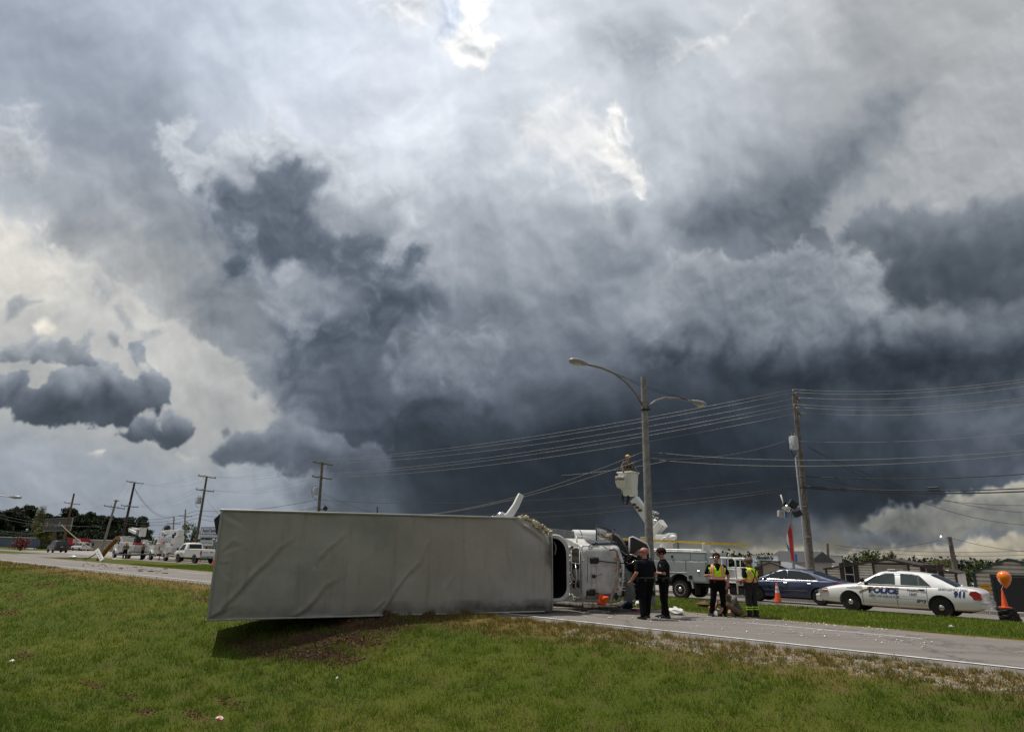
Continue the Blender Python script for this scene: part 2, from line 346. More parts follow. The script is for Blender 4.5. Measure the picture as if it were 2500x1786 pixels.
    def lathe(s, prof, c=(0, 0, 0), axis='z', n=20):
        rings = []
        for r, h in prof:
            rings.append([(r*math.cos(2*PI*k/n), r*math.sin(2*PI*k/n), h) for k in range(n)])
        M = Matrix.Translation(c)
        if axis == 'y': M = M @ Euler((PI/2, 0, 0)).to_matrix().to_4x4()
        if axis == 'x': M = M @ Euler((0, PI/2, 0)).to_matrix().to_4x4()
        vs = [p for r in rings for p in r]; fs = []
        for i in range(len(rings)-1):
            for k in range(n): fs.append((i*n+k, i*n+(k+1) % n, (i+1)*n+(k+1) % n, (i+1)*n+k))
        fs += [tuple(range(n-1, -1, -1)), tuple(range((len(rings)-1)*n, len(rings)*n))]
        return s.add(vs, fs, M)
    def xf(s, M): s.v = [tuple(M @ V(p)) for p in s.v]; return s
    def build(s, name, mat_, parent=None, smooth=False, fix=True):
        me = bpy.data.meshes.new(name); me.from_pydata([tuple(p) for p in s.v], [], s.f)
        if fix:
            bm = bmesh.new(); bm.from_mesh(me); bmesh.ops.recalc_face_normals(bm, faces=bm.faces[:]); bm.to_mesh(me); bm.free()
        if smooth is True: me.polygons.foreach_set('use_smooth', [True]*len(me.polygons))
        me.update()
        if smooth == 'auto':
            me.polygons.foreach_set('use_smooth', [True]*len(me.polygons)); me.set_sharp_from_angle(angle=R(38))
        if mat_: me.materials.append(mat_)
        o = bpy.data.objects.new(name, me); C.objects.link(o)
        if parent: o.parent = parent
        return o

def tag(o, label=None, cat=None, group=None, kind=None):
    if label: o['label'] = label
    if cat: o['category'] = cat
    if group: o['group'] = group
    if kind: o['kind'] = kind
    return o
def thing(name, label, cat, loc=(0, 0, 0), rz=0.0, group=None, rot=None):
    o = bpy.data.objects.new(name, None); C.objects.link(o); o.location = loc
    o.rotation_euler = rot if rot is not None else (0, 0, rz); o.empty_display_size = .2
    return tag(o, label, cat, group)
def copy_tree(o, parent=None):
    c = o.copy(); C.objects.link(c)
    if parent: c.parent = parent
    for ch in [q for q in bpy.data.objects if q.parent == o]: copy_tree(ch, c)
    return c
def evaluated(o):                    # bake an object's modifiers into its mesh
    o.update_tag(); bpy.context.view_layer.update(); dg = bpy.context.evaluated_depsgraph_get(); dg.update(); me = bpy.data.meshes.new_from_object(o.evaluated_get(dg), preserve_all_data_layers=True, depsgraph=dg)
    old = o.data; o.modifiers.clear(); o.data = me; bpy.data.meshes.remove(old); return o
def cut(o, cutters):
    for c in cutters:
        c.parent = o.parent
        md = o.modifiers.new('b', 'BOOLEAN'); md.operation = 'DIFFERENCE'; md.object = c; md.solver = 'EXACT'
    bpy.context.view_layer.update(); evaluated(o)
    for c in cutters: bpy.data.objects.remove(c)
    return o
def bevel(o, w=.01, seg=2, ang=35):
    md = o.modifiers.new('bevel', 'BEVEL'); md.width = w; md.segments = seg; md.limit_method = 'ANGLE'; md.angle_limit = R(ang); return o
def text_mb(txt, size, bold=0.0, shear=0.0, ext=.003, align='CENTER', space=1.0, width=None):
    cu = bpy.data.curves.new('t', 'FONT'); cu.body = txt; cu.size = size; cu.offset = bold; cu.shear = shear; cu.extrude = ext; cu.align_x = align; cu.align_y = 'CENTER'
    cu.space_character = space; cu.resolution_u = 3
    o = bpy.data.objects.new('t', cu); C.objects.link(o); bpy.context.view_layer.update()
    me = bpy.data.meshes.new_from_object(o.evaluated_get(bpy.context.evaluated_depsgraph_get()))
    vs = [v.co.copy() for v in me.vertices]; fs = [tuple(p.vertices) for p in me.polygons]
    bpy.data.objects.remove(o); bpy.data.curves.remove(cu); bpy.data.meshes.remove(me)
    if width and vs:
        x0, x1 = min(v.x for v in vs), max(v.x for v in vs); k = width/(x1-x0)
        c = {'CENTER': 0, 'LEFT': 0}[align]
        for v in vs: v.x = v.x*k
    m = MB(); m.v = [tuple(v) for v in vs]; m.f = fs; return m

# ------------------------------------------------------------------ materials
_mats = {}
def mat(name, col, rough=.6, metal=0.0, var=.15, scale=3.0, bump=0.0, bscale=30.0, spec=.5, coat=0.0, col2=None, streak=0.0, trans=0.0):
    if name in _mats: return _mats[name]
    m_ = bpy.data.materials.new(name); m_.use_nodes = True; t = NT(m_.node_tree); b = t.n['Principled BSDF']
    tc = t.node('ShaderNodeTexCoord').outputs['Object']
    c = tuple(col)+(1,) if len(col) == 3 else tuple(col)
    c2 = (tuple(col2)+(1,)) if col2 else tuple(q*(1-var) for q in c[:3])+(1,)
    n = t.noise(tc, scale, 4, .6); f = t.smooth(n, .35, .68)
    cc = t.mix(f, c, c2)
    if streak:
        mp = t.node('ShaderNodeMapping', Vector=tc); mp.inputs['Scale'].default_value = (1, 1, .12)
        n2 = t.noise(mp.outputs[0], scale*4, 3, .6); cc = t.mix(t.math('MULTIPLY', t.smooth(n2, .5, .8), streak), cc, tuple(q*.35 for q in c[:3])+(1,))
    t.put(b.inputs['Base Color'], cc)
    t.put(b.inputs['Roughness'], t.lin(n, .3, .7, max(.02, rough-.08), min(1, rough+.08)))
    b.inputs['Metallic'].default_value = metal; b.inputs['Specular IOR Level'].default_value = spec
    b.inputs['Coat Weight'].default_value = coat; b.inputs['Coat Roughness'].default_value = .06
    b.inputs['Transmission Weight'].default_value = trans
    if bump:
        bn = t.node('ShaderNodeBump', Height=t.noise(tc, bscale, 3, .6)); bn.inputs['Strength'].default_value = min(1, bump); bn.inputs['Distance'].default_value = .01*max(1, bump)
        t.put(b.inputs['Normal'], bn.outputs[0])
    _mats[name] = m_; return m_
def emis(name, col, st):
    m_ = bpy.data.materials.new(name); m_.use_nodes = True; b = m_.node_tree.nodes['Principled BSDF']
    b.inputs['Base Color'].default_value = tuple(col)+(1,); b.inputs['Emission Color'].default_value = tuple(col)+(1,); b.inputs['Emission Strength'].default_value = st; return m_
WHITE = mat('white_paint', (.72, .72, .70), .4, coat=.3, var=.07)
WHITE_D = mat('dirty_white_paint', (.55, .545, .52), .5, var=.25, scale=2, streak=.35)
BLACK = mat('black_plastic', (.012, .012, .013), .5, var=.2)
RUBBER = mat('tyre_rubber', (.018, .017, .017), .85, var=.3, bump=.3)
GLASS = mat('dark_car_glass', (.012, .016, .016), .06, var=.1, spec=.8)
CHROME = mat('bright_metal', (.62, .62, .60), .22, 1.0, var=.15, scale=8)
STEEL = mat('dull_galvanised_steel', (.36, .37, .37), .5, .6, var=.25, scale=9)
RED = mat('red_lens', (.35, .01, .012), .2, var=.1, coat=.5)
AMBER = mat('amber_lens', (.75, .16, .01), .25, var=.1, coat=.5)
ORANGE = mat('orange_plastic', (.85, .10, .015), .5, var=.15, scale=6)
SKIN = mat('sunburnt_skin', (.42, .20, .13), .5, var=.15, scale=14)
SKIN_R = mat('reddened_scalp', (.36, .135, .10), .42, var=.2, scale=14)
NAVY = mat('navy_uniform_cloth', (.007, .008, .012), .9, spec=.12, var=.25, scale=18, bump=.5, bscale=60)
BLACKCLOTH = mat('black_trouser_cloth', (.006, .006, .007), .9, spec=.12, var=.3, scale=14, bump=.5, bscale=60)
LEATHER = mat('black_leather', (.012, .011, .010), .4, var=.2)
HAIR = mat('dark_brown_hair', (.018, .011, .008), .75, spec=.15, var=.4, scale=60, bump=.6, bscale=150)
WOODPOLE = mat('weathered_pole_wood', (.17, .145, .12), .85, var=.45, scale=5, streak=.5, bump=.8, bscale=40)
WOODGREY = mat('grey_pole_wood', (.26, .25, .235), .85, var=.35, scale=6, streak=.45, bump=.8, bscale=40)
WIRE = mat('aluminium_wire', (.24, .235, .22), .5, .3, var=.1)
CABLE = mat('black_cable', (.02, .02, .02), .6, var=.2)

# ------------------------------------------------------------------ ground
def ground_z(s, n):                  # numpy: height of the verge, medians and lots
    P = [(-30, .25), (-2, .15), (0, .0), (1.5, -.45), (3.2, -1.12), (4.6, -1.32), (6.2, -1.2), (8, -.86), (10, -.42), (11.8, -.14), (13.0, -.03), (13.75, -.015)]
    z = np.interp(n, [p[0] for p in P], [p[1] for p in P])
    b = perlin(s/3.1, n/2.3, 301)*.07+perlin(s/.9, n/.7, 302)*.022
    z = z+b*sst(n, 13.6, 12.2)
    # heap of soil pushed up by the box, and the gouges
    for px_, hh, ww in ((860, .20, .6), (930, .24, .8), (1010, .20, .8), (1090, .10, .7)):
        c_ = onz(px_, 1500-(px_-930)*.02, -.05); z = z+hh*np.exp(-((s-c_.dot(RD))/ww)**2-((n-c_.dot(RN))/.42)**2)*(1+.8*perlin(s/.3, n/.25, 303))
    return z
def sheet(name, s0, s1, n0, n1, zf, ns, nn, mat_, kind='structure', parent=None, label=None):
    S, N = np.meshgrid(np.linspace(s0, s1, ns+1), np.linspace(n0, n1, nn+1)); Z = zf(S, N)
    X = RD.x*S+RN.x*N; Y = RD.y*S+RN.y*N
    me = bpy.data.meshes.new(name); co = np.stack([X, Y, Z], -1).reshape(-1, 3).astype(np.float32)
    i, j = np.meshgrid(np.arange(ns), np.arange(nn)); a = (j*(ns+1)+i).ravel(); q = np.stack([a, a+ns+1, a+ns+2, a+1], -1)
    q = q.astype(np.int32); me.vertices.add(len(co)); me.vertices.foreach_set('co', co.ravel())
    me.loops.add(q.size); me.loops.foreach_set('vertex_index', q.ravel()); me.polygons.add(len(q)); me.polygons.foreach_set('loop_start', np.arange(0, q.size, 4, dtype=np.int32))
    me.update(calc_edges=True); me.polygons.foreach_set('use_smooth', [True]*len(me.polygons)); me.materials.append(mat_)
    o = bpy.data.objects.new(name, me); C.objects.link(o)
    me.update()
    if me.polygons[0].normal.z < 0: me.flip_normals()
    if kind: o['kind'] = kind
    if label: o['label'] = label
    return o
def road_z(S, N):                    # one falling plane for the near carriageway, level median, falling far carriageway
    return np.interp(N, [13.7, 14.5, 20.9, 27.2, 34.6, 45, 90, 260], [-.015, 0, -.1, -.13, -.36, -.42, -.9, -2.6])
def rz_(n): return float(road_z(0, n))

def asphalt(name, col, tint, patch=.25, warm=0):
    m_ = bpy.data.materials.new(name); m_.use_nodes = True; t = NT(m_.node_tree); b = t.n['Principled BSDF']
    g = t.node('ShaderNodeNewGeometry').outputs['Position']
    mp = t.node('ShaderNodeMapping', Vector=g); mp.inputs['Rotation'].default_value = (0, 0, -math.atan2(RD.y, RD.x)); mp.inputs['Scale'].default_value = (.12, 1.6, 1)
    mp.vector_type = 'POINT'
    st = t.noise(mp.outputs[0], .8, 4, .6)                              # wheel track streaks along the road
    sp = t.noise(g, 42, 3, .75); big = t.noise(g, .45, 4, .6)
    vo = t.n.new('ShaderNodeTexVoronoi'); vo.inputs['Scale'].default_value = 55; t.put(vo.inputs['Vector'], g)
    c = t.mix(t.smooth(big, .3, .7), tuple(col)+(1,), tuple(tint)+(1,))
    c = t.mix(t.math('MULTIPLY', t.smooth(st, .42, .72), .45), c, tuple(q*.62 for q in col)+(1,))
    c = t.mix(t.math('MULTIPLY', t.smooth(sp, .5, .75), .55), c, tuple(min(1, q*2.1) for q in col)+(1,))
    c = t.mix(t.math('MULTIPLY', t.smooth(vo.outputs['Distance'], .22, .05), .4), c, tuple(q*.4 for q in col)+(1,))
    cr = t.n.new('ShaderNodeTexVoronoi'); cr.feature = 'DISTANCE_TO_EDGE'; cr.inputs['Scale'].default_value = .22
    t.put(cr.inputs['Vector'], t.vmath('ADD', g, t.vmath('SCALE', t.noise(g, .9, 4, .65, color=True), scale=1.6)))
    c = t.mix(t.math('MULTIPLY', t.smooth(cr.outputs['Distance'], .012, .004), .55), c, tuple(q*.25 for q in col)+(1,))
    t.put(b.inputs['Base Color'], c); b.inputs['Roughness'].default_value = .82
    bn = t.node('ShaderNodeBump', Height=sp); bn.inputs['Strength'].default_value = .35; bn.inputs['Distance'].default_value = .01; t.put(b.inputs['Normal'], bn.outputs[0])
    return m_
ROAD = asphalt('worn_asphalt', (.150, .133, .118), (.178, .158, .140))
LOT = asphalt('pale_lot_paving', (.24, .22, .20), (.28, .255, .23))
PAINT = mat('white_road_paint', (.62, .62, .60), .7, var=.35, scale=7)
YPAINT = mat('yellow_road_paint', (.42, .22, .04), .7, var=.4, scale=6)

def verge_mat(name, near):
    m_ = bpy.data.materials.new(name); m_.use_nodes = True; t = NT(m_.node_tree); b = t.n['Principled BSDF']
    g = t.node('ShaderNodeNewGeometry').outputs['Position']
    n = t.vmath('DOT_PRODUCT', g, tuple(RN)); s_ = t.vmath('DOT_PRODUCT', g, tuple(RD))
    big = t.noise(g, .35, 5, .6); mid = t.noise(g, 2.2, 5, .65); fine = t.noise(g, 26, 4, .7)
    c = t.mix(t.smooth(big, .35, .68), (.060, .080, .010, 1), (.090, .098, .016, 1))
    c = t.mix(t.math('MULTIPLY', t.smooth(mid, .5, .72), .6), c, (.085, .068, .026, 1))
    c = t.mix(t.math('MULTIPLY', t.smooth(fine, .55, .8), .5), c, (.012, .018, .005, 1))
    if near:
        e = t.math('ADD', n, t.math('MULTIPLY', t.math('SUBTRACT', mid, .5), 2.6))
        c = t.mix(t.smooth(e, 11.2, 12.8, 0, .8), c, (.17, .115, .045, 1))               # parched strip beside the asphalt
        gr = t.smooth(t.noise(g, 9, 5, .8), .47, .60)
        far = t.math('MULTIPLY', t.smooth(e, 12.0, 12.8), t.smooth(s_, 9.5, 5.5))
        c = t.mix(t.math('MULTIPLY', gr, far), c, (.34, .29, .24, 1))                     # grit
        # bare red-brown soil in the gouges: long axis along the highway
        for (cs, cn, ls, ln, k) in SCARS:
            a = t.math('DIVIDE', t.math('SUBTRACT', s_, cs), ls); bb = t.math('DIVIDE', t.math('SUBTRACT', n, cn), ln)
            dd = t.math('ADD', t.math('MULTIPLY', a, a), t.math('MULTIPLY', bb, bb))
            dd = t.math('ADD', dd, t.math('MULTIPLY', t.math('SUBTRACT', mid, .5), 2.4))
            dd = t.math('ADD', dd, t.math('MULTIPLY', t.math('SUBTRACT', fine, .5), 1.2))
            c = t.mix(t.smooth(dd, 1.1, .5, 0, k), c, (.125, .062, .032, 1))
    t.put(b.inputs['Base Color'], c); b.inputs['Roughness'].default_value = .95; b.inputs['Specular IOR Level'].default_value = .1
    h = t.math('ADD', t.math('MULTIPLY', fine, .7), mid)
    bn = t.node('ShaderNodeBump', Height=h); bn.inputs['Strength'].default_value = .9; bn.inputs['Distance'].default_value = .06; t.put(b.inputs['Normal'], bn.outputs[0])
    return m_
def sn(px, py, z):                   # where a pixel's sight line meets the verge
    for _ in range(14): p = onz(px, py, z); z = z*.4+.6*float(ground_z(np.float64(p.dot(RD)), np.float64(p.dot(RN))))
    return (p.dot(RD), p.dot(RN))
_sc = [(890, 1530, -.35, 1.3, .40, .95), (850, 1558, -.4, 1.3, .34, .95), (760, 1562, -.7, 1.2, .36, .85), (690, 1592, -.7, 1.02, .26, .7), (800, 1600, -.75, 1.02, .28, .75), (630, 1580, -.7, 1.01, .2, .5), (930, 1508, -.15, 1.1, .28, .9), (1000, 1497, -.05, 1.2, .22, .95), (760, 1600, -.8, .5, .12, .7), (660, 1598, -.85, .35, .12, .8),
       (225, 1670, -1.1, .7, .14, .7), (110, 1426, -.4, 1.6, .30, .7), (20, 1495, -.8, .9, .35, .9), (155, 1396, -.1, .5, 1.2, .55), (500, 1463, -.3, 1.2, .2, .7),
       (60, 1600, -1.1, .6, .2, .4), (350, 1735, -1.2, .4, .15, .5), (480, 1745, -1.1, .45, .15, .55), (320, 1700, -1.2, .4, .1, .5), (40, 1455, -.5, 1.0, .3, .4), (560, 1715, -1.0, .6, .15, .35)]
SCARS = [sn(x, y, z)+(ls, ln, k) for x, y, z, ls, ln, k in _sc]
VERGE = verge_mat('grassy_verge', True); TURF = verge_mat('median_turf', False)

tag(sheet('ground', -400, 900, -200, 1500, lambda S, N: -3.2+0*S-.0*N, 8, 8, mat('far_field', (.05, .06, .02), .95, var=.4, scale=.05)), kind='structure')
sheet('grass_verge', -22, 120, -26, 13.7, ground_z, 760, 260, VERGE)
sheet('highway', -30, 330, 13.7, 20.9, road_z, 60, 6, ROAD)
sheet('far_highway', -30, 330, 27.2, 34.6, road_z, 60, 6, ROAD)
def med_z(S, N): return np.interp(N, [20.9, 21.3, 24, 26.8, 27.2], [-.1, -.085, -.20, -.11, -.125])+perlin(S/2.1, N/1.3, 305)*.03
sheet('median_grass', -30, 82, 20.9, 27.2, med_z, 500, 40, TURF)
sheet('crossover', 82, 101, 20.9, 27.2, lambda S, N: road_z(S, N)+0*S, 6, 4, ROAD)
sheet('median_grass', 101, 330, 20.9, 27.2, med_z, 120, 8, TURF)
sheet('far_verge', -30, 92, 34.6, 300, lambda S, N: road_z(S, N)-.02+0*S, 20, 20, LOT)
sheet('parking_lot', 92, 330, 34.6, 300, lambda S, N: road_z(S, N)-.01+0*S, 20, 20, LOT)
for nm, s0, s1, n0, n1 in (('roadside_grass', 40, 92, 36.5, 60), ('roadside_grass', 150, 330, 34.9, 44)):
    sheet(nm, s0, s1, n0, n1, lambda S, N: road_z(S, N)+.02, 40, 8, TURF)
# painted lines and kerb
def strip(name, s0, s1, n, w, mat_, dz=.005):
    return sheet(name, s0, s1, n-w/2, n+w/2, lambda S, N: road_z(S, N)+dz, max(2, int((s1-s0)/3)), 1, mat_)
strip('edge_line', -30, 330, 14.5, .13, PAINT)
strip('yellow_edge_line', -30, 82, 20.78, .12, YPAINT)
strip('yellow_edge_line', 101, 330, 20.78, .12, YPAINT)
strip('yellow_edge_line', -30, 82, 27.35, .12, YPAINT)
s_ = -9.2
k = 0
while s_ < 200:
    strip('lane_line', s_, s_+(4.2 if s_ > -5 else 3.05), 18.72, .11, PAINT); s_ += 12.2; k += 1
kb = MB()
for i in range(40):
    a, b_ = -30+i*3, -27.02+i*3
    p0, p1 = W(a, 34.72), W(b_, 34.72)
    c_ = (p0+p1)/2; kb.box((c_.x, c_.y, -.30), (2.98, .16, .2), rot=(0, 0, math.atan2(RD.y, RD.x)), b=.02)
tag(kb.build('kerb', mat('pale_kerb_concrete', (.34, .32, .29), .85, var=.3, scale=2)), kind='structure')

# ------------------------------------------------------------------ grass blades
def blade_mat():
    m_ = bpy.data.materials.new('grass_blades'); m_.use_nodes = True; t = NT(m_.node_tree); b = t.n['Principled BSDF']
    g = t.node('ShaderNodeNewGeometry').outputs['Position']
    at = t.node('ShaderNodeAttribute', {'attribute_name': 'tint'}).outputs['Fac']
    n = t.vmath('DOT_PRODUCT', g, tuple(RN)); big = t.noise(g, .35, 5, .6); mid = t.noise(g, 2.2, 5, .65)
    c = t.mix(t.smooth(big, .35, .68), (.082, .165, .007, 1), (.175, .235, .014, 1))
    c = t.mix(t.smooth(t.noise(g, .13, 3, .5), .42, .62, 0, .6), c, (.19, .27, .016, 1))
    c = t.mix(t.smooth(t.noise(g, .8, 4, .6), .55, .75, 0, .6), c, (.060, .070, .014, 1))
    c = t.mix(t.smooth(mid, .45, .75, 0, .55), c, (.155, .135, .036, 1))
    c = t.mix(t.smooth(at, .6, 1.0, 0, .5), c, (.22, .20, .06, 1))
    c = t.mix(t.smooth(at, .42, .0, 0, .75), c, (.034, .062, .008, 1))
    e = t.math('ADD', n, t.math('MULTIPLY', t.math('SUBTRACT', mid, .5), 2.6))
    k = t.math('MULTIPLY', t.smooth(e, 11.0, 12.8), t.smooth(n, 13.9, 13.7))
    c = t.mix(t.math('MULTIPLY', k, t.smooth(at, .25, .45, .25, .95)), c, (.22, .15, .055, 1))
    c = t.mix(t.math('MULTIPLY', k, t.smooth(at, .93, .95)), c, (.45, .28, .02, 1))    # small yellow flowers
    t.put(b.inputs['Base Color'], c); b.inputs['Roughness'].default_value = .55; b.inputs['Specular IOR Level'].default_value = .25
    b.inputs['Subsurface Weight'].default_value = 0
    tr = t.node('ShaderNodeBsdfTranslucent', Color=c); mx = t.node('ShaderNodeMixShader', i0=.3, i1=b.outputs[0], i2=tr.outputs[0])
    t.l.new(mx.outputs[0], t.n['Material Output'].inputs[0]); return m_
def blades(name, s, n, z, h, w, rng, mat_, label):
    N_ = len(s); x = RD.x*s+RN.x*n; y = RD.y*s+RN.y*n
    a = rng.rand(N_)*2*np.pi; la = rng.rand(N_)*2*np.pi; ll = h*(.25+.75*rng.rand(N_))
    co = np.empty((N_, 3, 3), np.float32)
    co[:, 0] = np.stack([x-np.cos(a)*w/2, y-np.sin(a)*w/2, z-.01], -1)
    co[:, 1] = np.stack([x+np.cos(a)*w/2, y+np.sin(a)*w/2, z-.01], -1)
    co[:, 2] = np.stack([x+np.cos(la)*ll, y+np.sin(la)*ll, z+h], -1)
    me = bpy.data.meshes.new(name); me.vertices.add(N_*3); me.vertices.foreach_set('co', co.ravel())
    me.loops.add(N_*3); me.loops.foreach_set('vertex_index', np.arange(N_*3, dtype=np.int32))
    me.polygons.add(N_); me.polygons.foreach_set('loop_start', np.arange(0, N_*3, 3, dtype=np.int32)); me.update(calc_edges=True)
    at = me.attributes.new('tint', 'FLOAT', 'FACE'); at.data.foreach_set('value', rng.rand(N_).astype(np.float32))
    me.materials.append(mat_); o = bpy.data.objects.new(name, me); C.objects.link(o)
    return tag(o, label, 'grass', kind='stuff')
rng = np.random.RandomState(5)
BL = blade_mat()
NB = 620000
r = 6.2*(52/6.2)**(rng.rand(NB)**.95); th = np.radians(-47+94*rng.rand(NB))
x = r*np.sin(th); y = r*np.cos(th); s = x*RD.x+y*RD.y; n = x*RN.x+y*RN.y
ok = (n < 13.72+.12*perlin(s/.5, s*0, 311)) & (s < 118)
# thin grass where the soil is bare, patchy near the asphalt
dens = 1-.92*sst(n, 11.6, 13.4)*(.5+.5*sst(perlin(s/.45, n/.35, 307), -.05, .25)*1.0)
for (cs, cn, ls, ln, k) in SCARS: dens = dens*(1-1.0*k*np.exp(-(((s-cs)/ls)**2+((n-cn)/ln)**2)**1.5*.8))
cl = perlin(s/.55, n/.45, 309)
ok &= rng.rand(NB) < dens*(.62+.5*cl)
s, n, r = s[ok], n[ok], r[ok]; cl = cl[ok]
h = (.032+.045*rng.rand(len(s)))*(1+.9*np.clip(cl, -.3, .8))*np.clip(r/11, .85, 1.5); w = .005+.00072*r
blades('verge_grass', s, n, ground_z(s, n), h, w, rng, BL, 'short green grass covering the near verge and ditch')
NB = 90000
r = 50*(130/50)**rng.rand(NB); th = np.radians(-50+46*rng.rand(NB)); x = r*np.sin(th); y = r*np.cos(th); s = x*RD.x+y*RD.y; n = x*RN.x+y*RN.y; ok = (n < 13.7) & (s < 120); s, n, r = s[ok], n[ok], r[ok]
blades('distant_verge_grass', s, n, ground_z(s, n), .09+.07*rng.rand(len(s)), .02+.0008*r, rng, BL, 'grass of the verge running away beside the road at the left')
NB = 110000
s = -4+62*rng.rand(NB)**1.5; n = 20.95+6.2*rng.rand(NB); rr = np.hypot(s, n)
blades('median_grass_blades', s, n, med_z(s, n), (.05+.06*rng.rand(NB)), .008+.0006*rr, rng, BL, 'mown green grass on the median strip between the carriageways')
# taller weeds standing in the parched strip beside the asphalt
NW = 900; s0 = -3+20*rng.rand(NW); n0 = 11.9+1.9*rng.rand(NW)**.7; K = 26
s = np.repeat(s0, K)+rng.randn(NW*K)*.035; n = np.repeat(n0, K)+rng.randn(NW*K)*.035
blades('roadside_weeds', s, n, ground_z(s, n), np.repeat(.05+.10*rng.rand(NW), K)*(.6+.5*rng.rand(NW*K)), .012+0*s, rng, BL, 'dry weeds with small yellow flowers lining the asphalt edge')
# dead torn grass round the gouges, and taller tufts and seed heads in the near grass
big = [q for q in SCARS if q[2] > 1.0 and q[0] < 18]; N_ = 52000
ix = rng.randint(len(big), size=N_); s = np.array([big[i][0] for i in ix])+rng.randn(N_)*np.array([big[i][2] for i in ix])*.62; n = np.array([big[i][1] for i in ix])+rng.randn(N_)*np.array([big[i][3] for i in ix])*.95
DG_ = mat('dead_torn_grass', (.16, .10, .05), .9, var=.6, scale=6)
blades('torn_dead_grass', s, n, ground_z(s, n), .02+.05*rng.rand(N_)**2, .012+0*s, rng, DG_, 'torn dead grass littering the gouges below the overturned box')
NW = 2200; r_ = 6.3*(17/6.3)**rng.rand(NW); th = np.radians(-46+92*rng.rand(NW)); x = r_*np.sin(th); y = r_*np.cos(th); s0 = x*RD.x+y*RD.y; n0 = x*RN.x+y*RN.y
ok = (n0 < 12.6) & (perlin(s0/1.1, n0/.9, 331) > -.05); s0, n0, r_ = s0[ok], n0[ok], r_[ok]; K = 20; NW = len(s0)
s = np.repeat(s0, K)+rng.randn(NW*K)*.045; n = np.repeat(n0, K)+rng.randn(NW*K)*.045
blades('grass_tufts', s, n, ground_z(s, n), np.repeat(.06+.09*rng.rand(NW), K)*(.5+.6*rng.rand(NW*K)), .007+.0005*np.repeat(r_, K), rng, BL, 'taller tufts of grass dotted over the near slope')
# grit: small pale stones
NG = 5200; s = -4+13*rng.rand(NG)**.8; n = 13.72-1.5*rng.rand(NG)**1.3; g = MB()
keep = perlin(s/.8, n/.6, 321) > -.12
vs = []; fs = []
for s1, n1, q in zip(s[keep], n[keep], rng.rand(keep.sum())):
    p = W(s1, n1, float(ground_z(s1, n1))+.004); k = .012+.03*q*q; o = len(vs)
    for a in range(4): vs.append((p.x+k*math.cos(a*1.57+q*9)*(1+.4*math.sin(a*7+q*40)), p.y+k*math.sin(a*1.57+q*9), p.z-.01+.3*k*(a % 2)))
    vs.append((p.x, p.y, p.z+k*.7)); fs += [(o+a, o+(a+1) % 4, o+4) for a in range(4)]
g.v, g.f = vs, fs
tag(g.build('gravel', mat('pale_grit', (.36, .31, .26), .9, var=.45, scale=20), fix=False), 'pale grit and small stones scattered along the asphalt edge', 'gravel', kind='stuff')
# torn turf and clods around the box
vs = []; fs = []
for i in range(6500):
    cs, cn, ls, ln, k = SCARS[int(rng.choice(len(SCARS), p=np.array([q[2]*q[3]+.12 for q in SCARS])/sum(q[2]*q[3]+.12 for q in SCARS)))]
    s1 = cs+rng.randn()*ls*.55; n1 = cn+rng.randn()*ln*.6; p = W(s1, n1, float(ground_z(s1, n1))); k = (.010+.045*rng.rand()**3)*(1 if ls > 1.0 and cs < 17 else .5); o = len(vs)
    for a in range(5): q = rng.rand(); vs.append((p.x+k*math.cos(a*1.257)*(.7+.6*q), p.y+k*math.sin(a*1.257)*(.7+.6*q), p.z-.01))
    for a in range(5): q = rng.rand(); vs.append((p.x+k*.6*math.cos(a*1.257+.4)*(.6+.7*q), p.y+k*.6*math.sin(a*1.257+.4), p.z+k*(.5+.6*q)))
    fs += [(o+a, o+(a+1) % 5, o+5+(a+1) % 5, o+5+a) for a in range(5)]+[tuple(o+5+a for a in range(5))]
g = MB(); g.v, g.f = vs, fs
tag(g.build('soil_clods', mat('red_brown_soil', (.115, .058, .030), .95, var=.5, scale=9), fix=False), 'red brown clods of torn earth lying in the gouged grass', 'soil', kind='stuff')

